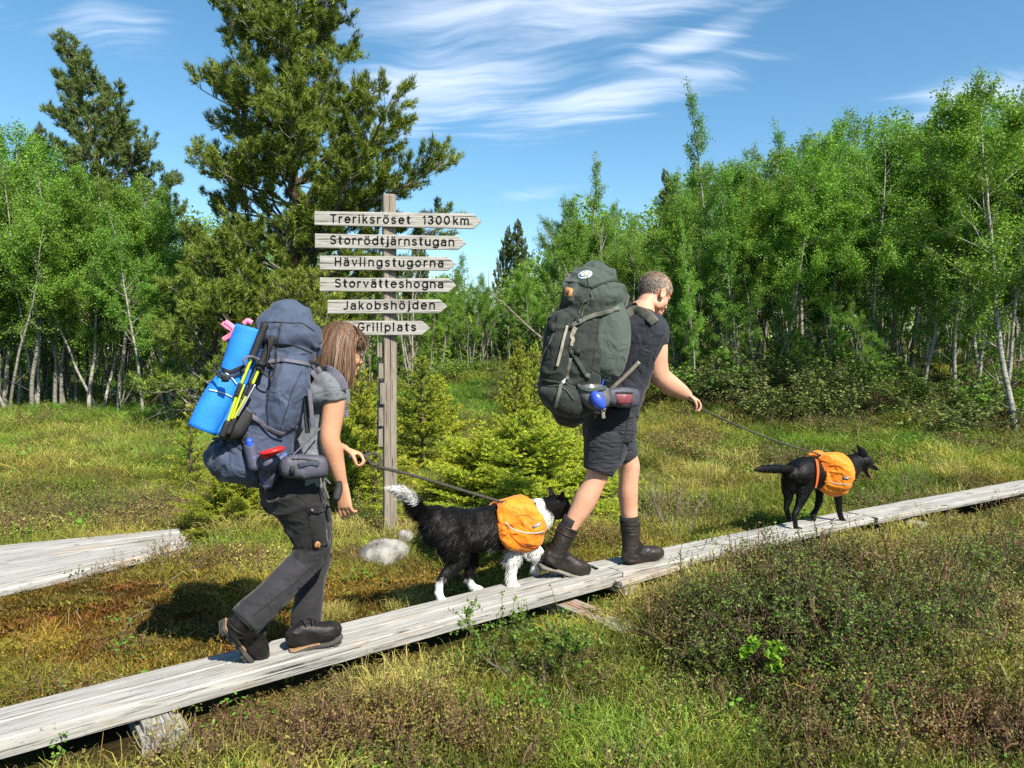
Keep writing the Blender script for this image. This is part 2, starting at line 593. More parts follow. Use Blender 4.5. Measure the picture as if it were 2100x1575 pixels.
def mat_wood(name, c1, c2, dark, warm=None, axis='X', rough=.8, scale=1.0, warm_amt=.5):
    """weathered timber: grain along local axis, cracks, lichen dots"""
    m, t, b, out = mat_new(name)
    at = t.n('ShaderNodeAttribute', attribute_name='grain')   # u along, v across, w id
    vec = at.outputs['Vector']
    g = t.mapping(vec, scale=(1.2 * scale, 26 * scale, 7))
    n1 = t.noise(g, 3.0, 8, .65, .3)
    g2 = t.mapping(vec, scale=(.9 * scale, 60 * scale, 9))
    n2 = t.noise(g2, 2.0, 6, .6, .8)
    big = t.noise(t.mapping(vec, scale=(1.5, 3, 5)), 1.5, 4)
    c = t.mix(t.mapr(n1, .35, .65), c1, c2)
    c = t.mix(t.mapr(big, .45, .75, 0, .55), c, c2)
    crack = t.m('MULTIPLY', t.mapr(n2, .575, .67), t.mapr(t.noise(t.mapping(vec, scale=(2, 8, 3)), 2, 3), .38, .55))
    dots = t.mapr(t.noise(t.mapping(vec, scale=(5, 12, 8)), 9, 3), .66, .72)
    if warm is not None:
        wv = t.mapr(t.noise(t.mapping(vec, scale=(1.2, 9, 4), loc=(4, 2, 1)), 1.6, 5, .6, .5), .58, .70, 0, warm_amt)
        c = t.mix(wv, c, warm)
    c = t.mix(crack, c, dark)
    ed = t.n('ShaderNodeAttribute', attribute_name='edge')  # seam shade painted onto the plank sides
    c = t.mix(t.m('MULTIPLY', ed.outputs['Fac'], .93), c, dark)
    c = t.mix(t.m('MULTIPLY', dots, .6), c, dark)
    t.l(c, b.inputs['Base Color'])
    b.inputs['Roughness'].default_value = rough
    b.inputs['Specular IOR Level'].default_value = .25
    h = t.m('SUBTRACT', t.m('MULTIPLY', n1, .6), t.m('MULTIPLY', crack, 1.2))
    bp = t.n('ShaderNodeBump'); bp.inputs['Strength'].default_value = 1.0; bp.inputs['Distance'].default_value = .009
    t.l(h, bp.inputs['Height']); t.l(bp.outputs[0], b.inputs['Normal'])
    return m
def mat_leaf(name, c1, c2, inst=False, trans=.4, rough=.55, tint_amt=.35, spec=.3, hi=1.0):
    """leaves and blades: per-leaf colour in Col (r = random, g = tip), per-plant colour from the instancer or the object"""
    m, t, b, out = mat_new(name)
    ca = t.n('ShaderNodeAttribute', attribute_name='Col')
    s = t.sep(ca.outputs['Vector'])
    oi = t.n('ShaderNodeObjectInfo')
    if inst:
        ti = t.n('ShaderNodeAttribute', attribute_name='tint', attribute_type='INSTANCER')
        base = ti.outputs['Color']
        c = t.mix(t.m('MULTIPLY', s[0], tint_amt), base, t.vm('MULTIPLY', base, c1))
        c = t.mix(t.m('MULTIPLY', s[1], .5), c, t.vm('MULTIPLY', base, c2))
    else:
        c = t.mix(s[0], c1, c2)
        hs = t.n('ShaderNodeHueSaturation')
        t.l(c, hs.inputs['Color'])
        t.l(t.mapr(oi.outputs['Random'], 0, 1, .482, .512, False), hs.inputs['Hue'])
        t.l(t.mapr(t.m('FRACT', t.m('MULTIPLY', oi.outputs['Random'], 7.3)), 0, 1, .78, 1.2, False), hs.inputs['Value'])
        c = hs.outputs[0]
    t.l(c, b.inputs['Base Color'])
    b.inputs['Roughness'].default_value = rough
    b.inputs['Specular IOR Level'].default_value = spec
    tr = t.n('ShaderNodeBsdfTranslucent')
    t.l(t.vm('MULTIPLY', c, (1.0 * hi, 1.2 * hi, .5 * hi)), tr.inputs[0])
    mx = t.n('ShaderNodeMixShader'); mx.inputs[0].default_value = trans
    t.l(b.outputs[0], mx.inputs[1]); t.l(tr.outputs[0], mx.inputs[2]); t.l(mx.outputs[0], out.inputs[0])
    return m
def mat_ground():
    m, t, b, out = mat_new('bog ground')
    tc = t.n('ShaderNodeTexCoord'); vec = tc.outputs['Object']
    ca = t.n('ShaderNodeAttribute', attribute_name='Col')
    n = t.noise(vec, 30, 6, .65)
    n2 = t.noise(vec, 120, 4, .6)
    c = t.mix(t.mapr(n, .35, .65), ca.outputs['Color'], t.vm('MULTIPLY', ca.outputs['Color'], (.45, .45, .45)))
    c = t.mix(t.mapr(n2, .5, .75, 0, .6), c, t.vm('MULTIPLY', ca.outputs['Color'], (1.5, 1.4, 1.2)))
    t.l(c, b.inputs['Base Color']); b.inputs['Roughness'].default_value = .95
    b.inputs['Specular IOR Level'].default_value = .1
    bp = t.n('ShaderNodeBump'); bp.inputs['Strength'].default_value = 1; bp.inputs['Distance'].default_value = .03
    t.l(t.m('ADD', n, t.m('MULTIPLY', n2, .5)), bp.inputs['Height']); t.l(bp.outputs[0], b.inputs['Normal'])
    return m
def mat_birch_bark():
    m, t, b, out = mat_new('birch bark')
    tc = t.n('ShaderNodeTexCoord'); vec = tc.outputs['Object']
    n = t.noise(t.mapping(vec, scale=(1, 1, 2.5)), 7, 5, .65)
    n2 = t.noise(t.mapping(vec, scale=(1, 1, 6)), 12, 4, .6)
    oi = t.n('ShaderNodeObjectInfo')
    c = t.mix(t.mapr(oi.outputs['Random'], 0, 1, 0, .6), (.31, .295, .25), (.09, .082, .07))
    c = t.mix(t.mapr(n, .50, .60), c, (.10, .09, .07))
    c = t.mix(t.mapr(n2, .60, .66), c, (.02, .018, .015))
    t.l(c, b.inputs['Base Color']); b.inputs['Roughness'].default_value = .85
    bp = t.n('ShaderNodeBump'); bp.inputs['Strength'].default_value = .6; bp.inputs['Distance'].default_value = .01
    t.l(n, bp.inputs['Height']); t.l(bp.outputs[0], b.inputs['Normal'])
    return m
def mat_vcol(name, rough=.7, spec=.3, mul=1.0, noise_amt=.3, nscale=40, sheen=0, bump=0.):
    m, t, b, out = mat_new(name)
    ca = t.n('ShaderNodeAttribute', attribute_name='Col')
    tc = t.n('ShaderNodeTexCoord')
    n = t.noise(tc.outputs['Object'], nscale, 4)
    c = t.mix(t.m('MULTIPLY', t.mapr(n, .35, .65), noise_amt), ca.outputs['Color'], t.vm('MULTIPLY', ca.outputs['Color'], (.5, .5, .5)))
    t.l(c, b.inputs['Base Color']); b.inputs['Roughness'].default_value = rough
    b.inputs['Specular IOR Level'].default_value = spec
    b.inputs['Sheen Weight'].default_value = sheen
    if bump:
        bp = t.n('ShaderNodeBump'); bp.inputs['Strength'].default_value = bump; bp.inputs['Distance'].default_value = .01
        t.l(n, bp.inputs['Height']); t.l(bp.outputs[0], b.inputs['Normal'])
    return m
def mat_skin(name, c, red):
    m, t, b, out = mat_new(name)
    tc = t.n('ShaderNodeTexCoord'); vec = tc.outputs['Object']
    n = t.noise(vec, 9, 4); n2 = t.noise(vec, 60, 4)
    col = t.mix(t.mapr(n, .35, .7, 0, .6), c, red)
    col = t.mix(t.mapr(n2, .55, .8, 0, .35), col, tuple(x * .7 for x in red))
    t.l(col, b.inputs['Base Color']); b.inputs['Roughness'].default_value = .5
    b.inputs['Specular IOR Level'].default_value = .35
    b.inputs['Subsurface Weight'].default_value = 0
    b.inputs['Subsurface Radius'].default_value = (.012, .005, .003)
    b.inputs['Subsurface Scale'].default_value = 1
    bp = t.n('ShaderNodeBump'); bp.inputs['Strength'].default_value = .25; bp.inputs['Distance'].default_value = .004
    t.l(n2, bp.inputs['Height']); t.l(bp.outputs[0], b.inputs['Normal'])
    return m
M = {}
M['ground'] = mat_ground()
M['birch_bark'] = mat_birch_bark()
M['pine_bark'] = mat_plain('pine bark', (.16, .085, .045), (.07, .05, .038), 9, .9, .8, 14, .2, (1, 1, .35))
M['limb_bark'] = mat_plain('lichened limb bark', (.10, .085, .065), (.20, .19, .165), 14, .9, .5, 30, .2)
M['twig'] = mat_plain('dark twig bark', (.055, .038, .028), (.11, .085, .06), 20, .85, .3, 60, .2)
M['dry_twig'] = mat_plain('dry pale twig', (.23, .20, .165), (.12, .10, .08), 20, .85, .3, 60, .2)
M['birch_leaf'] = mat_leaf('birch leaf', (.085, .20, .022), (.215, .38, .045), trans=.32)
M['pine_needle'] = mat_leaf('pine needle', (.05, .095, .016), (.27, .325, .040), trans=.16, rough=.5)
M['pine_needle_far'] = mat_leaf('dark pine needle', (.045, .085, .022), (.13, .18, .035), trans=.14, rough=.5)
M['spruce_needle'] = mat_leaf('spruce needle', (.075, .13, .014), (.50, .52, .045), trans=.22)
M['juniper'] = mat_leaf('juniper needle', (.055, .10, .025), (.15, .19, .04), trans=.2)
M['shrub_leaf'] = mat_leaf('dwarf birch leaf', (.07, .16, .02), (.17, .28, .035), trans=.35)
M['bright_leaf'] = mat_leaf('young rowan leaf', (.16, .36, .025), (.26, .48, .05), trans=.45)
M['grass'] = mat_leaf('grass blade', (.30, .45, .22), (1.75, 1.55, 1.05), inst=True, trans=.3, tint_amt=.8)
M['moss'] = mat_leaf('moss frond', (.35, .42, .3), (1.7, 1.35, 1.0), inst=True, trans=.15, tint_amt=.8)
M['heath_leaf'] = mat_leaf('heath leaf', (.35, .45, .3), (1.3, 1.3, .9), inst=True, trans=.25, tint_amt=.8)
M['heath_stem'] = mat_plain('heath stem', (.085, .038, .024), (.17, .095, .06), 30, .9, 0)
M['plank'] = mat_wood('silvered plank', (.385, .375, .355), (.25, .24, .225), (.03, .026, .022), (.46, .31, .18), warm_amt=.4)
M['sleeper'] = mat_wood('old sleeper timber', (.34, .335, .325), (.22, .21, .20), (.04, .035, .03), None)
M['rotten'] = mat_wood('rotten timber', (.40, .37, .33), (.20, .16, .13), (.03, .02, .015), (.36, .13, .045), warm_amt=.95)
M['sign_wood'] = mat_wood('sign board wood', (.40, .385, .36), (.29, .275, .25), (.09, .08, .07), (.40, .34, .27), warm_amt=.3)
M['post_wood'] = mat_wood('sign post wood', (.27, .235, .19), (.17, .145, .12), (.03, .025, .02), (.34, .22, .12), warm_amt=.7)
M['letter'] = mat_plain('black letter paint', (.006, .006, .006), (.012, .012, .012), 20, .95, spec=.1)
M['stone'] = mat_plain('lichened boulder', (.27, .26, .245), (.12, .115, .105), 11, .85, .8, 30, .3, detail=8)
M['skin_w'] = mat_skin('tanned skin', (.49, .265, .16), (.42, .18, .105))
M['skin_m'] = mat_skin('fair ruddy skin', (.54, .305, .205), (.48, .20, .125))
# ------------------------------------------------------------------ terrain
def board_dist(x, y):
    """distance to the boardwalk's axis"""
    pts = BW_AXIS
    d = np.full(np.shape(x), 1e9)
    for (a, b) in zip(pts[:-1], pts[1:]):
        ab = b - a; L = (ab ** 2).sum()
        t = np.clip(((x - a[0]) * ab[0] + (y - a[1]) * ab[1]) / L, 0, 1)
        d = np.minimum(d, np.hypot(x - a[0] - t * ab[0], y - a[1] - t * ab[1]))
    return d
BH = 0.15       # height of the walking surface
_bw = [G(-420, 1553, BH), G(1194, 1155, BH), G(1727, 1048, BH), G(2330, 941, BH)]
BW_AXIS = [p[:2] + 0.15 * np.array((.55, -.83)) for p in _bw]
LP = [G(0, 1118, .12), G(352, 1085, .12), G(375, 1122, .12), G(0, 1206, .12)]
LP_AXIS = [(LP[0][:2] + LP[3][:2]) / 2, (LP[1][:2] + LP[2][:2]) / 2]
def gh(x, y):
    x = np.asarray(x, float); y = np.asarray(y, float)
    shp = x.shape
    x = x.ravel(); y = y.ravel()
    p = np.stack([x, y], 1)
    z = .80 * sst(8, 26, y) * sst(-7, 1, x) + .50 * sst(6.8, 15, y) * sst(0, 5, x) + .25 * sst(18, 40, y)
    bump = (vn(p, .55, 3, 2) - .5) * .22 + (vn(p, 1.7, 8, 2) - .5) * .13 + (vn(p, 5, 9, 2) - .5) * .05
    bump = bump * (.45 + .8 * sst(4.5, 9, y)) * (1 - .7 * sst(20, 60, y))
    # heath hummock, right foreground
    z = z + .36 * np.exp(-((((x - 1.65) / .80) ** 2 + ((y - 3.62) / .55) ** 2)) ** 1.4) + .12 * np.exp(-(((x - 3.3) / .7) ** 2 + ((y - 4.8) / .6) ** 2))
    d = board_dist(x, y)
    k = sst(.18, .75, d)
    z = z * (1 - .9 * np.exp(-(d / .5) ** 2) * (y < 9)) + bump * k - .02 * (1 - k)
    a, b = LP_AXIS
    ab = b - a; t = np.clip(((x - a[0]) * ab[0] + (y - a[1]) * ab[1]) / (ab ** 2).sum(), -1, 1)
    dl = np.hypot(x - a[0] - t * ab[0], y - a[1] - t * ab[1])
    kk = sst(.55, 1.1, dl)
    z = z * kk + .062 * (1 - kk)
    return z.reshape(shp)
def ghs(x, y):
    return float(gh(np.array([x]), np.array([y]))[0])
def GS(px, py):
    """the spot of ground seen at a pixel"""
    d = ray(px, py)
    yy = np.geomspace(1.8, 70, 160)
    for _ in range(2):
        pts = CAM + d[None] * (yy / d[1])[:, None]
        below = pts[:, 2] <= gh(pts[:, 0], pts[:, 1])
        i = int(np.argmax(below)) if below.any() else len(yy) - 1
        yy = np.linspace(yy[max(i - 1, 0)], yy[i], 24)
    p = pts[i]; p[2] = ghs(p[0], p[1])
    return p
def at_px(px, y):
    x = (px - 1050) / F * y
    return np.array((x, y, ghs(x, y)))

# colour zones of the bog: returns rgb of the carpet and weights
def zones(x, y):
    p = np.stack([x, y], 1)
    px = 1050 + F * x / np.maximum(y, .5)
    n1 = vn(p, .8, 21, 3); n2 = vn(p, 2.6, 25, 3); n3 = vn(p, 7, 29, 2)
    d = board_dist(x, y)
    def blob(cx, cy, rx, ry, s=1.0):
        return s * np.exp(-(((x - cx) / rx) ** 2 + ((y - cy) / ry) ** 2) ** 1.3)
    moss = blob(-1.9, 3.85, 1.5, .75) + blob(-.55, 4.55, .8, .5, .9) + blob(.5, 5.2, .9, .35, .7) + blob(-3.2, 4.4, 1.2, .7, .8) + blob(-.9, 3.4, .9, .35, .6)
    heath = blob(1.62, 3.62, .85, .62, 1.5) + blob(3.4, 4.75, .6, .5, .9) + blob(-3.6, 6.6, 1.8, .9, .75) + blob(2.3, 2.75, .7, .3, .4) + blob(-1.5, 2.8, .9, .3, .9) + blob(-.55, 2.75, .6, .22, .8) + blob(1.6, 2.7, .7, .2, .8) + blob(-.7, 3.15, .35, .15, .8) \
        + blob(-.75, 5.9, .8, .4, .5) + blob(-1.9, 4.9, .7, .25, .6) + sst(.46, .56, n1) * .85 * sst(5.2, 7, y) * sst(-.5, .6, x)
    lush = blob(-6.5, 17, 9, 3.2, .95) + blob(.3, 2.75, .9, .35, .55) + blob(1.1, 3.0, .5, .3, .5) + blob(4, 9.5, 2.5, 1.2, .5) + blob(-4.2, 12, 3, 2.2, .7) + blob(-2.2, 16.5, 3, 3, .6) + sst(.6, .7, n1) * .4
    bare = blob(-2.25, 5.95, .55, .35, 1.3)
    moss = np.clip(moss + (n2 - .5) * .7, 0, 1); heath = np.clip(heath + (n2 - .5) * .9, 0, 1)
    lush = np.clip(lush + (n3 - .5) * .5, 0, 1); bare = np.clip(bare + (n3 - .5) * .8 - .1, 0, 1)
    straw = np.clip((vn(p, 1.3, 41, 3) - .36) * 3.2, 0, 1) * (.55 + .6 * vn(p, 4, 43, 2))
    c_straw = np.array((.43, .36, .10)); c_grass = np.array((.18, .24, .028)); c_lush = np.array((.11, .25, .025))
    c_moss1 = np.array((.25, .12, .025)); c_moss2 = np.array((.25, .195, .028)); c_heath = np.array((.085, .12, .028)); c_bare = np.array((.10, .045, .028))
    def mixc(a, b, w): return a * (1 - w[:, None]) + b * w[:, None]
    c = mixc(np.tile(c_grass, (len(x), 1)), c_straw, straw)
    c = mixc(c, c_lush, lush * .85)
    mm = mixc(np.tile(c_moss1, (len(x), 1)), c_moss2, sst(.4, .6, n3 * .5 + n2 * .5))
    c = mixc(c, mm, moss)
    red = np.clip(sst(.50, .62, vn(p, 1.1, 61, 3)) + blob(2.35, 4.6, .8, .3) + blob(-1.5, 2.8, .8, .25) + blob(-.5, 2.75, .5, .2) + blob(1.6, 2.75, .6, .18) + .8 * blob(.95, 3.75, .35, .5) + .6 * blob(2.6, 3.4, .4, .6), 0, 1)
    hc_ = mixc(np.tile(c_heath, (len(x), 1)), np.array((.21, .115, .05)), red * .9)
    c = c * (1 - heath[:, None] * .85) + hc_ * heath[:, None] * .85
    c = mixc(c, c_bare, bare)
    c = c * (.62 + .72 * sst(.25, .75, vn(p, 2.9, 71, 3)))[:, None]
    return c, moss, heath, lush, bare, straw

def build_ground():
    def axis(core, far, n_core, n_far):
        a = np.linspace(-core, core, n_core)
        b = core + (np.geomspace(1, far - core + 1, n_far) - 1)[1:]
        return np.concatenate([-b[::-1], a, b])
    xs = axis(8, 700, 260, 46)
    ys = np.concatenate([-(np.geomspace(1, 60, 10)[::-1]), np.linspace(0, 12, 240), 12 + (np.geomspace(1, 900, 110) - 1)[1:]])
    X, Y = np.meshgrid(xs, ys)
    Z = gh(X, Y)
    V = np.stack([X.ravel(), Y.ravel(), Z.ravel()], 1)
    nx, ny = len(xs), len(ys)
    i = np.arange(ny - 1)[:, None] * nx + np.arange(nx - 1)[None, :]
    Q = np.stack([i, i + 1, i + nx + 1, i + nx], -1).reshape(-1, 4)
    c, *_ = zones(V[:, 0], V[:, 1])
    me = mesh_np('ground', V, [Q], True, [M['ground']], c * .38)  # carpet colour darkened to stand in for shade between tufts
    o = obj('ground', me); tag(o, kind='structure')
build_ground()

# ------------------------------------------------------------------ timber
def timber(name, A, B, side, w, t, mat, parent, seed=0, joint=0, r=.012, wob=.004, nl=36, under=0.0, gid=None, ragA=0.0, ragB=0.0, wA=None, wB=None, crown=0.0, worn=None):
    """a sawn or split board; A, B centre line of the top face, side = unit vector across"""
    A = np.asarray(A, float); B = np.asarray(B, float); side = unit(side)
    L = np.linalg.norm(B - A); T = (B - A) / L
    up = unit(np.cross(side, T));
    if up[2] < 0: up = -up
    rng = np.random.RandomState(seed)
    hw = w / 2
    prof = []
    for k in range(5):
        s = -hw + r + (2 * hw - 2 * r) * k / 4
        prof.append((s, crown * (1 - (s / hw) ** 2)))
    for a in (30, 60, 90): prof.append((hw - r + r * math.sin(R(a)), -r + r * math.cos(R(a))))
    prof += [(hw, -t * .5), (hw - .002 - under * .25, -t + r * .4), (hw - r * .5 - under * .5, -t), (0, -t - under), (-hw + r * .5 + under * .5, -t), (-hw + .002 + under * .25, -t + r * .4), (-hw, -t * .5)]
    for a in (90, 60, 30): prof.append((-hw + r - r * math.sin(R(a)), -r + r * math.cos(R(a))))
    prof = np.array(prof); m = len(prof)
    u = np.linspace(0, L, nl + 1)
    pid = seed * 3.7
    uu, ii = np.meshgrid(u, np.arange(m), indexing='ij')
    S = prof[ii, 0]; H = prof[ii, 1]
    if wA is not None:
        S = S * ((wA + (wB - wA) * (uu / L)) / w)
    q = np.stack([uu.ravel() * 3, S.ravel() * 25, H.ravel() * 25 + pid], 1)
    n1 = vn(q, 1, seed, 3).reshape(S.shape) - .5
    q2 = np.stack([uu.ravel() * 1.3, np.sign(S.ravel()) * 5, np.full(S.size, pid)], 1)
    n2 = vn(q2, 1, seed + 3, 2).reshape(S.shape) - .5
    S2 = S + n2 * wob * 3 * (np.abs(S) > hw * .8) * np.sign(S); H2 = H + n1 * wob * 1.1
    if worn: H2 = H2 - worn * sst(.55, .8, vn(q * np.array((.6, 1, 1)), 1, seed + 11, 3)).reshape(S.shape) * (np.abs(S) > hw * .55)
    ra = (vn(np.stack([S[0] * 60, H[0] * 40], 1), 1, seed + 7, 2) - .5)
    U2 = uu.copy(); U2[0] += ragA * ra * 2; U2[-1] += ragB * ra * 2
    V = A + U2[..., None] * T + S2[..., None] * side + H2[..., None] * up
    V = V.reshape(-1, 3)
    i = np.arange(nl)[:, None] * m; j = np.arange(m)[None, :]; j2 = (j + 1) % m
    Q = np.stack([i + j, i + m + j, i + m + j2, i + j2], -1).reshape(-1, 4)
    k = len(V)
    V = np.concatenate([V, [A - up * t * .5, B - up * t * .5]])
    jj = np.arange(m); j3 = (jj + 1) % m
    Tt = np.concatenate([np.stack([np.full(m, k), jj, j3], 1), np.stack([np.full(m, k + 1), nl * m + j3, nl * m + jj], 1)])
    me = mesh_np(name, V, [Q, Tt], False, [mat])
    g = np.stack([U2.ravel(), S.ravel() + H.ravel() * .8, np.full(S.size, pid if gid is None else gid)], 1)
    g = np.concatenate([g, [(0, 0, pid + 1), (L, 0, pid + 1)]])
    at = me.attributes.new('grain', 'FLOAT_VECTOR', 'POINT'); at.data.foreach_set('vector', g.astype(np.float32).ravel())
    if joint:   # neighbour-facing sides painted dark, standing in for shade in the seam
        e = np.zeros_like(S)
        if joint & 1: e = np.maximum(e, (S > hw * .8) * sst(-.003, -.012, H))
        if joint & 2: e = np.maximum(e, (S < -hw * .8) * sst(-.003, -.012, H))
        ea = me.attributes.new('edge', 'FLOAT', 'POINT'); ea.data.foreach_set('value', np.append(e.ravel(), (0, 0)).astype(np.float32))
    return obj(name, me, parent)

def boardwalk():
    secs = [((-420, 1553), (1194, 1155), 'long grey plank boardwalk in the foreground under the woman and the border collie', .298, .062, .085),
            ((1200, 1153.5), (1724, 1048.5), 'middle boardwalk section between the man and the black dog', .30, .075, .075),
            ((1731, 1047), (2330, 941), 'far boardwalk section beyond the black dog, crossed by tree shadow', .31, .07, .07)]
    for si, (a, b, lab, w, tA, tB) in enumerate(secs):
        pa, pb = G(*a, BH), G(*b, BH)
        T = unit(pb - pa); side = unit(np.array((T[1], -T[0], 0)))
        root = empty('boardwalk', (pa + pb) / 2, lab, 'boardwalk', 'boardwalk sections across the bog')
        n = 2
        pw = w / n
        for k in range(n):
            off = side * (pw * (k + .5))
            L = np.linalg.norm(pb - pa)
            ea, eb = pa + off, pb + off
            if si == 0 and k == 1: eb = eb + T * .055
            if si == 0 and k == 0: eb = eb - T * .02
            if si == 1 and k == 1: ea = ea + T * .06
            ea = ea + np.array((0, 0, (.004 if k else 0) + (-.006 if si == 2 else 0))); eb = eb + np.array((0, 0, .004 if k else 0))
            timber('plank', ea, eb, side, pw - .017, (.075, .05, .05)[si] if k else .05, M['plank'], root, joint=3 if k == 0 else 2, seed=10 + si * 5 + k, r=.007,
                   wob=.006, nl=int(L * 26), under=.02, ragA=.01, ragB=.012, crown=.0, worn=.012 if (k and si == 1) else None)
    # cross timbers under the walk
    def sleeper(label, p, d, L, w, t, mat, seed, top=0, nm='sleeper'):
        d = unit(np.array((*d, 0)))
        p = np.asarray(p, float)
        o = timber(nm, p - d * .0, p + d * L, np.array((d[1], -d[0], 0)), w, t, mat, None, seed=seed, r=.008, wob=.006, nl=30, ragA=.02, ragB=.02)
        return tag(o, label, 'timber', 'cross timbers under the boardwalk')
    g = G(352, 1442, .07); e = G(345, 1505, .06)
    d = unit((e - g)[:2])
    r = empty('sleeper_block', g, 'short grey sleeper block with stepped top under the near boardwalk', 'timber', 'cross timbers under the boardwalk')
    e0 = G(347, 1494, .075); dd = unit(np.array((.60, -.80)))
    bs = unit(np.array((dd[1], -dd[0], 0)))
    c0 = G(340, 1505, .045)
    timber('base_beam', c0 - np.array((*dd, 0)) * .55, c0, bs, .165, .09, M['sleeper'], r, seed=31, r=.004, wob=.0004, nl=16)
    c1 = G(329, 1483, .072)
    timber('top_block', c1 - np.array((*dd, 0)) * .45, c1, bs, .115, .03, M['sleeper'], r, seed=32, r=.004, wob=.0004, nl=16)
    a = G(1150, 1228, .05); b = G(1300, 1290, .05)
    sleeper('splintered reddish rotten timber lying off the boardwalk edge below the man\'s rear boot', a - (b - a) * .35, (b - a)[:2], np.linalg.norm(b - a) * 1.32, .14, .07, M['rotten'], 41)
    a = G(1265, 1200, .06); b = G(1325, 1228, .04)
    sleeper('short rotten timber stub under the joint below the man\'s front boot', a - (b - a) * .9, (b - a)[:2], np.linalg.norm(b - a) * 1.4, .11, .04, M['rotten'], 42)
    a = G(1266, 1192, .12); b = G(1405, 1152, .12)
    sleeper('split orange-brown rail along the boardwalk\'s front edge by the man\'s front boot', a, (b - a)[:2], np.linalg.norm(b - a), .07, .035, M['rotten'], 43)
    a = G(1840, 1062, .06)
    sleeper('pale cross timber end poking out under the far boardwalk', a, (.55, -.83), .22, .12, .06, M['sleeper'], 44)
    a = G(2075, 1016, .06)
    sleeper('cross timber end poking out under the boardwalk at the right picture edge', a, (.52, -.85), .2, .12, .06, M['sleeper'], 45)
    # joining walk at the left edge: wide weathered planks side by side
    root = empty('boardwalk', (LP[0] + LP[2]) / 2, 'wide whitened boardwalk joining from the left edge towards the signpost', 'boardwalk', 'boardwalk sections across the bog')
    n = 4
    for k in range(n):
        f = (k + .5) / n
        A = LP[0] * (1 - f) + LP[3] * f; B = LP[1] * (1 - f) + LP[2] * f
        d = B - A
        A2 = A - d * 1.15; B2 = B + d * (.02 * (k % 2) + .02)
        sd = unit(LP[3] - LP[0]); Tn = unit(d)
        sd = unit(sd - Tn * (sd @ Tn))
        wa = np.linalg.norm(LP[3] - LP[0] - Tn * ((LP[3] - LP[0]) @ Tn)) / n; wb = np.linalg.norm(LP[2] - LP[1] - Tn * ((LP[2] - LP[1]) @ Tn)) / n
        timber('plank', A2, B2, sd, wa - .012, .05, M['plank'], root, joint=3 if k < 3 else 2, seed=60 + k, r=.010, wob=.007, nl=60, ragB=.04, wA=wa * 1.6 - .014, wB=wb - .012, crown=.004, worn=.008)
boardwalk()

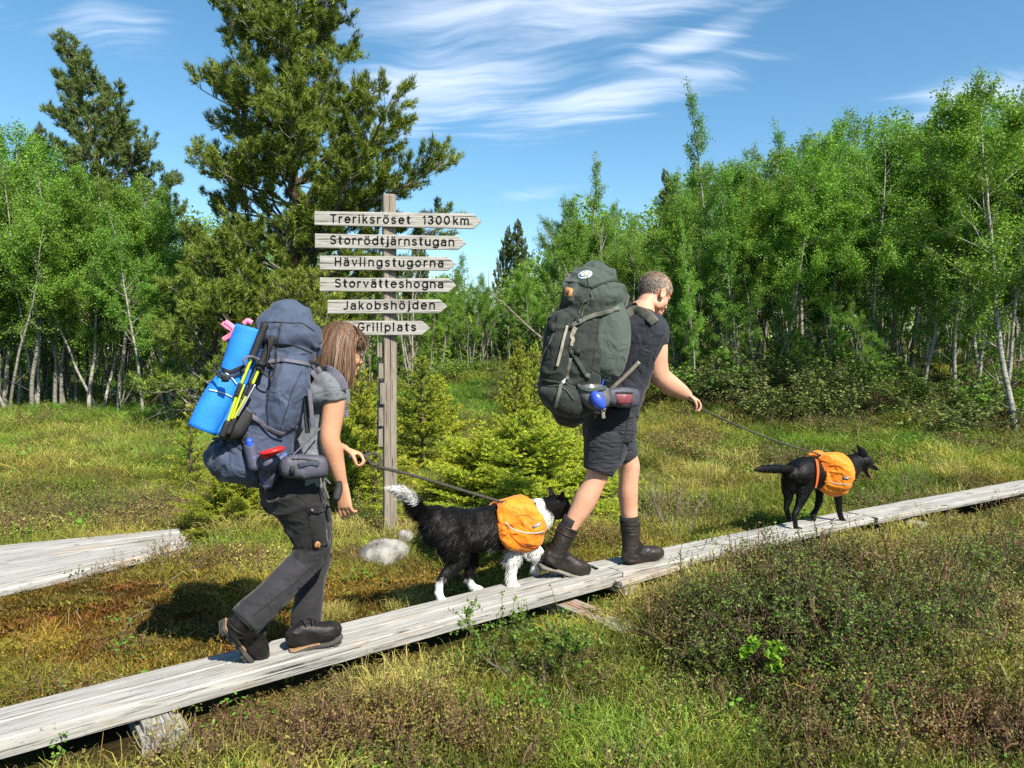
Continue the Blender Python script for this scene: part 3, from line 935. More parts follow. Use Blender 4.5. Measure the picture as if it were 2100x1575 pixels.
# ------------------------------------------------------------------ sign post
def arc(cx, cy, rx, ry, a0, a1, n=10):
    t = np.linspace(R(a0), R(a1), n)
    return [(cx + rx * math.cos(x), cy + ry * math.sin(x)) for x in t]
def glyphs():
    g = {}; x = .50   # x-height .5, cap 0.72, stroke centre lines, baseline 0
    X = .52; r = .20
    def bowl(cx=.2): return arc(cx, X / 2, r, X / 2, 0, 360, 18)
    dots = lambda a, b, y=.70: [[(a, y), (a + .001, y)], [(b, y), (b + .001, y)]]
    g['T'] = (.44, [[(0, .72), (.44, .72)], [(.22, .72), (.22, 0)]])
    g['r'] = (.21, [[(0, X), (0, 0)], [(0, .32)] + arc(.19, .30, .19, .22, 180, 80, 7)])
    g['e'] = (.40, [[(0.01, .28), (.40, .28)] + arc(.2, X / 2, r, X / 2, 5, 315, 18)])
    g['i'] = (.0, [[(0, X), (0, 0)], [(0, .71), (.001, .71)]])
    g['k'] = (.32, [[(0, .74), (0, 0)], [(.29, X), (.0, .2)], [(.11, .31), (.32, 0)]])
    g['s'] = (.33, [arc(.165, .385, .15, .135, 30, 180, 8)[:] + [(.03, .34), (.16, .27), (.30, .20)] + arc(.165, .14, .16, .14, 0, -150, 8)])
    g['o'] = (.40, [bowl()])
    g['ö'] = (.40, [bowl()] + dots(.1, .3))
    g['t'] = (.22, [[(.08, .70), (.08, .12)] + arc(.2, .12, .12, .12, 180, 265, 5), [(0, X), (.22, X)]])
    g['d'] = (.40, [bowl(), [(.40, .74), (.40, 0)]])
    g['b'] = (.40, [bowl(), [(0, .74), (0, 0)]])
    g['p'] = (.40, [bowl(), [(0, X), (0, -.22)]])
    g['g'] = (.40, [bowl(), [(.40, X), (.40, -.04)] + arc(.2, -.04, .20, .18, 0, -150, 8)])
    g['a'] = (.38, [arc(.19, .38, .17, .14, 150, 0, 7) + [(.36, 0)], [(.36, .30), (.18, .31)] + arc(.165, .155, .165, .155, 90, 270, 8) + [(.26, .02), (.36, .12)]])
    g['ä'] = (.38, g['a'][1] + dots(.09, .28))
    g['j'] = (.08, [[(.08, X), (.08, -.10)] + arc(-.03, -.10, .11, .12, 0, -90, 5), [(.08, .71), (.081, .71)]])
    g['n'] = (.36, [[(0, X), (0, 0)], [(0, .30)] + arc(.18, .34, .18, .18, 170, 0, 9) + [(.36, 0)]])
    g['h'] = (.36, [[(0, .74), (0, 0)], [(0, .30)] + arc(.18, .34, .18, .18, 170, 0, 9) + [(.36, 0)]])
    g['m'] = (.60, [[(0, X), (0, 0)], [(0, .32)] + arc(.15, .37, .15, .15, 170, 0, 7) + [(.30, 0)], [(.30, .32)] + arc(.45, .37, .15, .15, 170, 0, 7) + [(.60, 0)]])
    g['u'] = (.36, [[(0, X), (0, .18)] + arc(.18, .18, .18, .18, 180, 350, 9), [(.36, X), (.36, 0)]])
    g['v'] = (.36, [[(0, X), (.18, 0), (.36, X)]])
    g['l'] = (.0, [[(0, .74), (0, 0)]])
    g['S'] = (.42, [arc(.21, .53, .19, .19, 35, 180, 9) + [(.04, .46), (.21, .375), (.38, .28)] + arc(.21, .20, .205, .20, 10, -150, 9)])
    g['H'] = (.42, [[(0, .72), (0, 0)], [(.42, .72), (.42, 0)], [(0, .38), (.42, .38)]])
    g['J'] = (.30, [[(.30, .72), (.30, .2)] + arc(.13, .18, .17, .18, 0, -130, 8)])
    g['G'] = (.46, [arc(.24, .36, .24, .36, 42, 335, 20) + [(.46, .33), (.27, .33)]])
    g['1'] = (.15, [[(0, .58), (.14, .72), (.14, 0)]])
    g['3'] = (.38, [arc(.18, .54, .17, .18, 150, -85, 10) + arc(.18, .19, .20, .19, 85, -150, 11)])
    g['0'] = (.40, [arc(.2, .36, .20, .36, 0, 360, 20)])
    return g
GL = glyphs()
def write(text, h, gap=.13, space=.42):
    """strokes of a line of lettering, cap height h, and its width"""
    x = 0; out = []
    for ch in text:
        if ch == ' ': x += space; continue
        if ch == '~': x += .10; continue
        w, st = GL[ch]
        for s in st: out.append([(x + a, b) for a, b in s])
        x += w + gap + (.05 if w < .05 else 0)
    return [[(a * h / .72 * 1.14, b * h / .72) for a, b in s] for s in out], (x - gap) * h / .72 * 1.14
def stroke_mesh(strokes, sw, th=.0016):
    """flat routed-and-painted strokes with round ends, in the (x, z) plane, front at y = -th"""
    mb = MB()
    for k, s in enumerate(strokes):
        th_ = th + .00012 * (k % 5)
        p = np.array(s, float)
        if len(p) == 2 and np.linalg.norm(p[1] - p[0]) < .004 * 1.0:
            c = p.mean(0); n = 10; a = np.linspace(0, 2 * math.pi, n, endpoint=False)
            rim = c + np.stack([np.cos(a), np.sin(a)], 1) * sw * .62
            V = [(q[0], -th_, q[1]) for q in rim] + [(q[0], 0, q[1]) for q in rim] + [(c[0], -th_, c[1])]
            Q = [(j, (j + 1) % n, n + (j + 1) % n, n + j) for j in range(n)]; T = [(2 * n, (j + 1) % n, j) for j in range(n)]
            mb.add(V, Q, T); continue
        d = unit(np.gradient(p, axis=0)); nrm = np.stack([-d[:, 1], d[:, 0]], 1)
        if len(p) > 2:
            seg = unit(np.diff(p, axis=0)); dm = unit(np.concatenate([seg[:1], seg[:-1] + seg[1:], seg[-1:]]))
            nrm = np.stack([-dm[:, 1], dm[:, 0]], 1)
            cosv = np.ones(len(p)); cosv[1:-1] = np.clip((dm[1:-1] * seg[1:]).sum(1), .6, 1); nrm = nrm / cosv[:, None]
        l = p + nrm * sw / 2; r_ = p - nrm * sw / 2
        e0 = unit(p[0] - p[1]); e1 = unit(p[-1] - p[-2])
        def capp(c, e):
            b = math.atan2(e[1], e[0])
            return [c + np.array((math.cos(b + a), math.sin(b + a))) * sw / 2 for a in np.linspace(-math.pi / 2, math.pi / 2, 6)]
        n = len(p)
        top = [(q[0], -th_, q[1]) for q in l] + [(q[0], -th_, q[1]) for q in r_]
        bot = [(q[0], 0, q[1]) for q in l] + [(q[0], 0, q[1]) for q in r_]
        Q = [(i, n + i, n + i + 1, i + 1) for i in range(n - 1)]
        o = 2 * n
        Q += [(i + 1, o + i + 1, o + i, i) for i in range(n - 1)] + [(n + i, n + o + i, n + o + i + 1, n + i + 1) for i in range(n - 1)]
        mb.add(top + bot, Q)
        for c, e in ((p[0], e0), (p[-1], e1)):
            cp = capp(c, e); m = len(cp)
            V = [(c[0], -th_, c[1])] + [(q[0], -th_, q[1]) for q in cp] + [(q[0], 0, q[1]) for q in cp]
            mb.add(V, [(1 + i, 1 + m + i, 2 + m + i, 2 + i) for i in range(m - 1)], [(0, 1 + i, 2 + i) for i in range(m - 1)])
    return mb
def signpost():
    Y = 5.60
    base = at_px(796, Y)
    root = empty('signpost', base, 'tall wooden signpost with six arrow boards pointing right beside the woman', 'signpost')
    top = P(797.5, 399, Y)
    # post: square beam turned a little, chamfered top
    A = np.array((base[0], Y, -.15)); Bp = np.array((top[0], Y, top[2] - .012))
    a = R(18); sx = np.array((math.cos(a), math.sin(a), 0))
    def post_mesh():
        hw = .048; c = .006
        prof = [(-hw + c, -hw), (-.002, -hw), (0, -hw + .005), (.002, -hw), (hw - c, -hw), (hw, -hw + c), (hw, 0), (hw, hw - c), (hw - c, hw), (0, hw), (-hw + c, hw), (-hw, hw - c), (-hw, 0), (-hw, -hw + c)]
        prof = np.array(prof); m = len(prof)
        sy = np.array((-sx[1], sx[0], 0))
        zs = np.concatenate([np.linspace(A[2], Bp[2] - .02, 40), [Bp[2] - .006, Bp[2] + .004, Bp[2] + .010]])
        sc = np.concatenate([np.ones(41), [.93, .75]])
        V = []; g = []
        for z, s in zip(zs, sc):
            f = (z - A[2]) / (Bp[2] - A[2]); c_ = A * (1 - f) + Bp * f; c_[2] = z
            w = (vn(np.array([(z * 2.2, 1.), (z * 2.2, 7.)]), 1, 4, 2) - .5) * .006
            for (u, v) in prof:
                V.append(c_ + sx * (u * s + w[0]) + sy * (v * s + w[1])); g.append((z, u + v * .7, 5.5))
        n = len(zs)
        Q = [(i * m + j, i * m + (j + 1) % m, (i + 1) * m + (j + 1) % m, (i + 1) * m + j) for i in range(n - 1) for j in range(m)]
        V.append(V[-1] * 0 + np.array((Bp[0], Bp[1], Bp[2] + .013))); g.append((zs[-1], 0, 6))
        T = [(len(V) - 1, (n - 1) * m + j, (n - 1) * m + (j + 1) % m) for j in range(m)]
        me = mesh_np('post', np.array(V), [np.array(Q), np.array(T)], False, [M['post_wood']])
        at = me.attributes.new('grain', 'FLOAT_VECTOR', 'POINT'); at.data.foreach_set('vector', np.array(g, np.float32).ravel())
        return me
    obj('post', post_mesh(), root)
    D = Y - .075     # front face of the arrow boards
    rows = [('Treriksröset  1300~km', 645, 987, 433, 461, 438, 469, 678, 961, 'top arrow board reading Treriksröset 1300 km'),
            ('Storrödtjärnstugan', 646, 956, 479, 508, 484, 512, 678, 928, 'second arrow board reading Storrödtjärnstugan'),
            ('Hävlingstugorna', 656, 935, 524, 553, 527, 555, 688, 907, 'third arrow board reading Hävlingstugorna'),
            ('Storvätteshogna', 656, 936, 569, 597, 571, 599, 688, 907, 'fourth arrow board reading Storvätteshogna'),
            ('Jakobshöjden', 672, 918, 615, 643, 614, 642, 705, 890, 'fifth arrow board reading Jakobshöjden'),
            ('Grillplats', 690, 882, 658, 687, 658, 687, 735, 852, 'lowest arrow board reading Grillplats')]
    def board(x0, x1, yl0, yl1, yr0, yr1, k, dd=D):
        # left corners, right corners, point
        pl0, pl1 = P(x0, yl0, dd), P(x0, yl1, dd); tipx = x1; ex = x1 - 17
        f = (ex - x0) / (x1 - x0)
        pr0, pr1 = P(ex, yr0, dd), P(ex, yr1, dd); pt = P(x1, (yr0 + yr1) / 2, dd)
        n = 24
        V = []; g = []
        U = unit(pr0 - pl0)
        for i in range(n + 1):
            t_ = i / n
            a_, b_ = pl0 * (1 - t_) + pr0 * t_, pl1 * (1 - t_) + pr1 * t_
            for s in (0, .04, .5, .96, 1):
                q = b_ * (1 - s) + a_ * s
                rr = -.0 if 0 < s < 1 else .002
                q = q + np.array((0, rr, 0))
                V.append(q); g.append(((q - pl0) @ U, s * .1, k * 2.3))
        m = 5; nv = len(V)
        V.append(pt); g.append(((pt - pl0) @ U, .05, k * 2.3))
        F_ = len(V)
        Vb = [v + np.array((0, .022, 0)) for v in V]; V += Vb; g += g
        Q = []; T = []
        for i in range(n):
            for s in range(4):
                q = (i * m + s, (i + 1) * m + s, (i + 1) * m + s + 1, i * m + s + 1); Q.append(q); Q.append(tuple(F_ + x for x in q[::-1]))
            Q.append((i * m, F_ + i * m, F_ + (i + 1) * m, (i + 1) * m)); Q.append((i * m + 4, (i + 1) * m + 4, F_ + (i + 1) * m + 4, F_ + i * m + 4))
        for s in range(4):
            Q.append((s, s + 1, F_ + s + 1, F_ + s))
            T.append((n * m + s, F_ - 1, n * m + s + 1)); T.append((F_ + n * m + s + 1, 2 * F_ - 1, F_ + n * m + s))
        Q.append((n * m, F_ + n * m, 2 * F_ - 1, F_ - 1)); Q.append((n * m + 4, F_ - 1, 2 * F_ - 1, F_ + n * m + 4))
        me = mesh_np('sign_board', np.array(V), [np.array(Q), np.array(T)], False, [M['sign_wood']])
        at = me.attributes.new('grain', 'FLOAT_VECTOR', 'POINT'); at.data.foreach_set('vector', np.array(g, np.float32).ravel())
        return me, pl0, pl1, pr0, pr1, U
    for k, (txt, x0, x1, a0, a1, b0, b1, tx0, tx1, lab) in enumerate(rows):
        me, pl0, pl1, pr0, pr1, U = board(x0, x1, a0, a1, b0, b1, k + 1)
        o = obj('sign_board', me, root); o['label'] = lab
        cap = 15.4 * D / F
        st, w = write(txt, cap)
        want = (tx1 - tx0) * D / F
        gap = .13 + (want - w) / (len(txt.replace(' ', '')) - 1) / cap * .72 / 1.14
        st, w = write(txt, cap, gap)
        mb = stroke_mesh(st, 2.75 * D / F)
        V = np.concatenate(mb.V)
        up = unit(pl0 - pl1)
        fr = (tx0 - x0) / (x1 - x0)
        org = pl1 + U * ((tx0 - x0) * D / F) + up * (9.0 * D / F if k else 5.6 * D / F) + np.array((0, -.0005, 0))
        Vw = org + V[:, :1] * U + V[:, 2:3] * up + V[:, 1:2] * np.array((0, 1, 0))
        fs = [np.concatenate(mb.Q)] + ([np.concatenate(mb.T)] if mb.T else [])
        lm = mesh_np('lettering', Vw, fs, False, [M['letter']])
        lo = obj('lettering', lm, o); lo['kind'] = 'stuff'
    # the arms that point the other way, seen end on at the left of the post
    for k, (y0, y1, xx) in enumerate(((702, 733, 769), (744, 776, 772), (783, 828, 775), (833, 872, 772), (876, 914, 771))):
        c = (P(xx + 9, y0, Y - .02) + P(xx + 9, y1, Y - .02)) / 2
        h = (y1 - y0) * Y / F / 2
        dirv = unit(np.array((-.20, 1, 0)))
        V, Q, _ = box(c + dirv * .32, [np.array((dirv[1], -dirv[0], 0)), dirv, (0, 0, 1)], (.017, .42, h * .93))
        me = mesh_np('sign_board', V, [Q], False, [M['post_wood']])  # darker post wood stands in for shade on these arms
        g = np.stack([V[:, 2], V[:, 0], np.full(len(V), 20. + k)], 1)
        at = me.attributes.new('grain', 'FLOAT_VECTOR', 'POINT'); at.data.foreach_set('vector', g.astype(np.float32).ravel())
        o = obj('sign_board', me, root); o['label'] = 'board pointing away from the viewer, seen end on'
    # boulders at its foot
    def boulder(label, c, r, seed, rot=0):
        V, Q, T = ellipsoid((0, 0, 0), (1, 1, 1), None, 48)
        n = vn(V, 1.4, seed, 4)
        V = V * (.78 + .44 * n)[:, None] * np.asarray(r)
        cs, sn = math.cos(rot), math.sin(rot)
        V = V @ np.array(((cs, sn, 0), (-sn, cs, 0), (0, 0, 1))) + c
        mb = MB(); mb.add(V, Q, T)
        o = obj('boulder', mb.mesh('boulder', M['stone'])); tag(o, label, 'boulder', 'stones at the foot of the signpost')
        return o
    c = GS(775, 1160); boulder('pale grey boulder leaning against the foot of the signpost', (c[0] + .01, c[1] + .12, .05), (.175, .13, .115), 5, .3)
    c = GS(818, 1140); boulder('smaller stone tucked behind the boulder at the signpost', (c[0] + .02, c[1] + .2, .08), (.06, .06, .08), 9)
    c = GS(393, 1545); boulder('small white quartz stone in the grass beside the sleeper block', (c[0], c[1], .0), (.035, .03, .03), 12)
signpost()
# ------------------------------------------------------------------ trees
def grow(p, d, L, n, rng, wob=.15, up=0.0, sag=0.0):
    """a wandering branch axis"""
    pts = [np.array(p, float)]; d = unit(d)
    for i in range(n):
        d = unit(d + rng.normal(0, wob, 3) + np.array((0, 0, up - sag)))
        pts.append(pts[-1] + d * L / n)
    return np.array(pts)
def tubes_into(mb, axis, r0, r1, n=5, pw=1.0, c=None):
    axis = np.asarray(axis); m = len(axis)
    t = np.linspace(0, 1, m)
    r = r0 + (r1 - r0) * t ** pw
    T = unit(np.gradient(axis, axis=0))
    ref = np.array((0., 0, 1)) if abs(T[:, 2]).mean() < .8 else np.array((1., 0, 0))
    a = unit(np.cross(T, ref)); b = np.cross(a, T)
    th = np.linspace(0, 2 * math.pi, n, endpoint=False)
    V = (axis[:, None] + (a[:, None] * np.cos(th)[None, :, None] + b[:, None] * np.sin(th)[None, :, None]) * r[:, None, None]).reshape(-1, 3)
    i = np.arange(m - 1)[:, None] * n; j = np.arange(n)[None, :]; j2 = (j + 1) % n
    Q = np.stack([i + j, i + j2, i + n + j2, i + n + j], -1).reshape(-1, 4)
    mb.add(V, Q, c=c)
def leaves_into(mb, C, size, rng, up=.35, c1=None, aspect=.62, tipc=None):
    """pointed leaves scattered at C"""
    n = len(C)
    nr = rng.normal(0, 1, (n, 3)); nr[:, 2] = np.abs(nr[:, 2]) + up; nr = unit(nr)
    a = unit(np.cross(nr, rng.normal(0, 1, (n, 3)))); b = np.cross(nr, a)
    s = size * rng.uniform(.7, 1.25, n)[:, None]
    V = np.stack([C - a * s * .55, C + b * s * aspect * .5 - nr * s * .06, C + a * s * .55, C - b * s * aspect * .5 - nr * s * .06], 1).reshape(-1, 3)
    Q = np.arange(4 * n).reshape(-1, 4)
    r = rng.uniform(0, 1, n)
    col = np.stack([r, np.zeros(n) if tipc is None else tipc, np.zeros(n)], 1)
    mb.add(V, Q, c=np.repeat(col, 4, 0))
def birch_mesh(seed, H=7.0, Rc=1.25, first=.28, nleaf=11000, lean=.04, peak=.55, multi=1, leaf=.046, slim=False):
    rng = rng_(seed)
    tb = MB(); lb = MB()
    tips = []
    for st in range(multi):
        d0 = np.array((rng.normal(0, lean + .12 * (multi > 1)), rng.normal(0, lean + .1 * (multi > 1)), 1))
        trunk = grow((rng.normal(0, .06) * (multi > 1), rng.normal(0, .06) * (multi > 1), -.1), d0, H * (1 - .12 * st), 16, rng, .055, .05)
        trunk = catmull(trunk, 2)
        tubes_into(tb, trunk, .052 * H / 7 * (1.15 - .25 * (multi > 1)), .006, 8, .85)
        nb = int(30 / multi * (1.2 if slim else 1))
        for k in range(nb):
            f = first + (0.97 - first) * (k + rng.rand()) / nb
            i = min(int(f * (len(trunk) - 1)), len(trunk) - 2)
            p = trunk[i]
            q = (f - first) / (1 - first)
            prof = math.sin(math.pi * min(1, (q * (1 - peak) + .0) / .9 + .18) ** 1.0) if False else (min(1, .45 + q * 1.6) if q < peak * .6 else max(.12, 1 - (q - peak * .6) / (1 - peak * .6) * .9))
            L = Rc * prof * rng.uniform(.7, 1.2)
            az = rng.rand() * 2 * math.pi
            elv = R(rng.uniform(25, 55) + 20 * q)
            d = np.array((math.cos(az) * math.cos(elv), math.sin(az) * math.cos(elv), math.sin(elv)))
            br = grow(p, d, L, 6, rng, .16, .05)
            tubes_into(tb, br, .014 * H / 7 * (1.2 - q), .003, 4)
            nt = max(2, int(L * 9))
            for t_ in range(nt):
                g = .3 + .7 * math.sqrt(rng.rand())
                pp = br[min(int(g * 6), 5)]
                dd = unit((br[-1] - br[0]) * .6 + rng.normal(0, .5, 3))
                tw = grow(pp, dd, min(L * .42, .55) * rng.uniform(.5, 1.2) + .04, 4, rng, .2, -.03)
                tubes_into(tb, tw, .004, .002, 3)
                tips.append(tw)
            tips.append(br[2:])
        tips.append(trunk[int(len(trunk) * .86):])
    # dead low snags
    for k in range(7):
        i = rng.randint(2, 9); p = trunk[i * 2 - 1]
        az = rng.rand() * 6.28
        tubes_into(tb, grow(p, (math.cos(az), math.sin(az), rng.uniform(-.1, .5)), rng.uniform(.2, .8), 5, rng, .2), .006, .002, 3)
    C = []; tl = [np.linalg.norm(np.diff(tw, axis=0), axis=1).sum() + .05 for tw in tips]; tot = sum(tl)
    for tw, l_ in zip(tips, tl):
        per = max(2, int(nleaf * l_ / tot))
        f = rng.uniform(0, 1, per) * (len(tw) - 1); i = np.minimum(f.astype(int), len(tw) - 2); f = (f - i)[:, None]
        C.append(tw[i] * (1 - f) + tw[i + 1] * f + rng.normal(0, .06, (per, 3)))
    C = np.concatenate(C); C = C[C[:, 2] > H * .12]
    leaves_into(lb, C, leaf, rng)
    return tb.mesh('trunk', M['birch_bark']), lb.mesh('crown', M['birch_leaf'], False), H
def tufts_into(mb, C, D, size, rng, nb=11, width=.16, tip=None):
    """needle tufts: blades fanning out of C along D"""
    n = len(C); D = unit(D)
    ref = rng.normal(0, 1, (n, 3)); A = unit(np.cross(D, ref)); B = np.cross(D, A)
    s = size * rng.uniform(.75, 1.25, n)
    for k in range(nb):
        az = k * 2.4 + rng.uniform(0, 6.28, n)
        sp = rng.uniform(.25, 1.15, n)
        dv = unit(D * np.cos(sp)[:, None] + (A * np.cos(az)[:, None] + B * np.sin(az)[:, None]) * np.sin(sp)[:, None])
        o = C - D * (s * rng.uniform(0, .7, n))[:, None]
        L = (s * rng.uniform(.75, 1.1, n))[:, None]
        sd = unit(np.cross(dv, rng.normal(0, 1, (n, 3)))) * (L * width * .5)
        V = np.stack([o - sd * .6, o + sd * .6, o + dv * L * .55 + sd, o + dv * L, o + dv * L * .55 - sd], 1)
        V = np.stack([o - sd, o + sd, o + dv * L], 1).reshape(-1, 3)
        r = rng.uniform(0, 1, n) ** 1.2
        if tip is not None: r = np.clip(r * .55 + tip, 0, 1)
        mb.add(V, None, np.arange(3 * n).reshape(-1, 3), c=np.repeat(np.stack([r, r * 0, r * 0], 1), 3, 0))
def pine_mesh(seed, H, prof, nlimb=46, size=.12, tuftk=1.0, mat='pine_needle', r0=.14, limbs=(), first=.08, nb=11, width=.16, lean=0):
    """scots pine; prof(f) = crown radius at relative height f"""
    rng = rng_(seed)
    tb = MB(); nbm = MB(); lb2 = MB()
    trunk = catmull(grow((0, 0, -.15), (lean, 0, 1), H, 14, rng, .03, .04), 2)
    tubes_into(tb, trunk, r0, .02, 10, .8)
    C = []; D = []
    def limb_(p, d, L, r):
        br = grow(p, d, L, 9, rng, .13, .06)
        tubes_into(lb2, br, r, .006, 5)
        ns = max(4, int(L * 7.5))
        for k in range(ns):
            f = .34 + .66 * ((k + rng.rand()) / ns) ** .8
            i = min(int(f * 9), 8); q = br[i]
            ax = unit(br[i + 1] - br[i]); sd = unit(np.cross(ax, (0, 0, 1)) * (1 if k % 2 else -1) + rng.normal(0, .35, 3))
            dd = unit(ax * .7 + sd * .9 + np.array((0, 0, .35)))
            l = L * .34 * (1.15 - f * .6) * rng.uniform(.5, 1.1) + .12
            tw = grow(q, dd, l, 4, rng, .2, .10)
            tubes_into(lb2, tw, .007, .003, 3)
            m = max(2, int(l * 11 * tuftk))
            for g in rng.uniform(.5, 1, m):
                j = min(int(g * 4), 3)
                C.append(tw[j] + (tw[j + 1] - tw[j]) * rng.rand() + rng.normal(0, .035, 3)); D.append(unit(tw[-1] - tw[0] + np.array((0, 0, .35)) * l + rng.normal(0, .35, 3) * l))
            C.append(tw[-1]); D.append(unit(tw[-1] - tw[-2] + np.array((0, 0, .2)) * l))
        C.append(br[-1]); D.append(br[-1] - br[-2])
    for k in range(nlimb):
        f = first + (.985 - first) * ((k + rng.rand() * .8) / nlimb)
        i = min(int(f * (len(trunk) - 1)), len(trunk) - 2)
        az = k * 2.399 + rng.normal(0, .35)
        L = prof(f, az) * rng.uniform(.72, 1.12)
        if L < .12: continue
        elv = R(8 + 42 * f + rng.normal(0, 9))
        limb_(trunk[i], (math.cos(az) * math.cos(elv), math.sin(az) * math.cos(elv), math.sin(elv)), L, .012 + .014 * L * (1.1 - f))
    for (f, az, elv, L) in limbs:
        i = min(int(f * (len(trunk) - 1)), len(trunk) - 2)
        limb_(trunk[i], (math.cos(R(az)) * math.cos(R(elv)), math.sin(R(az)) * math.cos(R(elv)), math.sin(R(elv))), L, .03 + .012 * L)
    # dead bare limbs low in the crown
    for k in range(26):
        f = rng.uniform(.05, .55); i = int(f * (len(trunk) - 1)); az = rng.rand() * 6.28
        br = grow(trunk[i], (math.cos(az), math.sin(az), rng.uniform(-.2, .3)), prof(f, az) * rng.uniform(.4, .8), 8, rng, .2)
        tubes_into(lb2, br, .012, .003, 4)
        for _ in range(5):
            j = rng.randint(2, 8); tubes_into(lb2, grow(br[j], unit(rng.normal(0, 1, 3)), .35, 4, rng, .3), .005, .002, 3)
    tufts_into(nbm, np.array(C), np.array(D), size, rng, nb=nb, width=width)
    return tb.mesh('trunk', M['pine_bark']), lb2.mesh('limbs', M['limb_bark']), nbm.mesh('crown', M[mat], False), H
def spruce_mesh(seed, H, Rb, whorls=16, mat='spruce_needle', gap=0.0, dens=1.0, bl=.020, low=.0, droop=.05):
    rng = rng_(seed)
    tb = MB(); nm = MB()
    trunk = catmull(grow((0, 0, -.05), (0, 0, 1), H, 8, rng, .02, .05), 2)
    tubes_into(tb, trunk, .012 + .010 * H, .004, 6)
    segs = []; tipf = []
    def add_axis(ax, tip0, tip1):
        n = len(ax) - 1
        for i in range(n):
            L = np.linalg.norm(ax[i + 1] - ax[i]); k = max(1, int(L / (.011 / dens)))
            for g in range(k):
                f = (g + .5) / k
                segs.append((*(ax[i] * (1 - f) + ax[i + 1] * f), *(ax[i + 1] - ax[i])))
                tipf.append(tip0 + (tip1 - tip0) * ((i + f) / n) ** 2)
    for w in range(whorls):
        f = low + (.97 - low) * (w / (whorls - 1)) ** .9
        if gap and gap < f < gap + .1: pass
        i = f * (len(trunk) - 1); p = trunk[min(int(i), len(trunk) - 2)]
        nbr = 5 if f < .9 else 4
        a0 = rng.rand() * 6.28
        for b in range(nbr):
            az = a0 + b * 6.283 / nbr + rng.normal(0, .2)
            L = Rb * (1 - f) ** .8 * rng.uniform(.75, 1.15) + .05
            elv = R(10 + 42 * f + rng.normal(0, 5))
            br = grow(p, (math.cos(az) * math.cos(elv), math.sin(az) * math.cos(elv), math.sin(elv)), L, 6, rng, .07, .03 - droop * (1 - f))
            tubes_into(tb, br, .004 + .006 * L, .002, 3)
            add_axis(br[1:], .05, .95)
            ns = max(2, int(L / .042))
            for k in range(ns):
                g = .15 + .82 * (k + .5) / ns; j = min(int(g * 6), 5)
                q = br[j] + (br[j + 1] - br[j]) * (g * 6 - j)
                ax = unit(br[j + 1] - br[j]); sd = np.cross(ax, (0, 0, 1)) * (1 if k % 2 else -1)
                dd = unit(ax * .9 + sd * .95 + rng.normal(0, .12, 3))
                l = L * .42 * (1.05 - g) + .035
                tw = grow(q, dd, l * rng.uniform(.75, 1.15), 3, rng, .10, -.01)
                add_axis(tw, .15, 1.0)
                if l > .14:
                    for s_ in (1, -1):
                        t2 = grow(tw[1], unit(dd + s_ * np.cross(dd, (0, 0, 1)) * .9), l * .45, 2, rng, .1, 0)
                        add_axis(t2, .25, 1.0)
    add_axis(trunk[int(len(trunk) * .72):], .3, 1)
    S = np.array(segs); tp = np.array(tipf); n = len(S)
    C = S[:, :3]; D = unit(S[:, 3:])
    ref = rng.normal(0, 1, (n, 3)); A = unit(np.cross(D, ref)); B = np.cross(D, A)
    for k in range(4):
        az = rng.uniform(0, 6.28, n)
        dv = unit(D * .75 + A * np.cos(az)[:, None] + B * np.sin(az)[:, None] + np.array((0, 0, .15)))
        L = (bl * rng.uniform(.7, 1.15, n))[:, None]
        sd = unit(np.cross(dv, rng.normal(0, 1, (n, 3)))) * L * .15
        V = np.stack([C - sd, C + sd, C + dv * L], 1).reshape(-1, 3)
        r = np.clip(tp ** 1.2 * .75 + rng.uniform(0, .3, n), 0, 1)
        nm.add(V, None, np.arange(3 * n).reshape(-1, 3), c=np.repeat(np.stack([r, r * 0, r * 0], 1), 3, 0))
    return tb.mesh('trunk', M['twig']), nm.mesh('crown', M[mat], False), H
def shrub_mesh(seed, H=.6, Rr=.5, stems=14, nleaf=1500, leaf=.018, leafmat='shrub_leaf', stemmat='twig', bare=.3, spread=.6, r=.006):
    rng = rng_(seed)
    tb = MB(); lb = MB(); C = []
    for s in range(stems):
        az = rng.rand() * 6.28; k = rng.uniform(.1, 1) * spread
        ax = grow((math.cos(az) * Rr * .12, math.sin(az) * Rr * .12, -.03), (math.cos(az) * k * 1.4, math.sin(az) * k * 1.4, 1), H * rng.uniform(.7, 1.15) * (1 + k * .5), 7, rng, .2, .04)
        tubes_into(tb, ax, r * rng.uniform(.6, 1.1), r * .25, 4)
        for b in range(7):
            i = rng.randint(2, 7)
            br = grow(ax[i], unit(ax[i] - ax[i - 1] + rng.normal(0, .6, 3)), H * .38 * rng.uniform(.4, 1.1), 4, rng, .25, .05)
            tubes_into(tb, br, r * .35, r * .15, 3)
            C.append(br[1:])
        C.append(ax[3:])
    per = max(2, nleaf // len(C)); P_ = []
    for tw in C:
        f = rng.uniform(0, 1, per) * (len(tw) - 1); i = np.minimum(f.astype(int), len(tw) - 2); f = (f - i)[:, None]
        P_.append(tw[i] * (1 - f) + tw[i + 1] * f + rng.normal(0, leaf * .55, (per, 3)))
    P_ = np.concatenate(P_); P_ = P_[P_[:, 2] > H * bare]
    leaves_into(lb, P_, leaf, rng, aspect=.75)
    return tb.mesh('stems', M[stemmat]), lb.mesh('foliage', M[leafmat], False), H

def stand(name, cat, meshes, pos, s, rot, label, group=None, parts=('trunk', 'crown'), sz=None):
    """a plant standing at pos; each part its own object"""
    r = empty(name, pos, label, cat, group)
    r.rotation_euler = (0, 0, rot); r.scale = (s, s, sz or s)
    for nm, me in zip(parts, meshes):
        o = bpy.data.objects.new(nm, me); COL.objects.link(o); o.parent = r
        if nm in ('crown', 'foliage', 'needles'): o['kind'] = 'stuff'
    return r

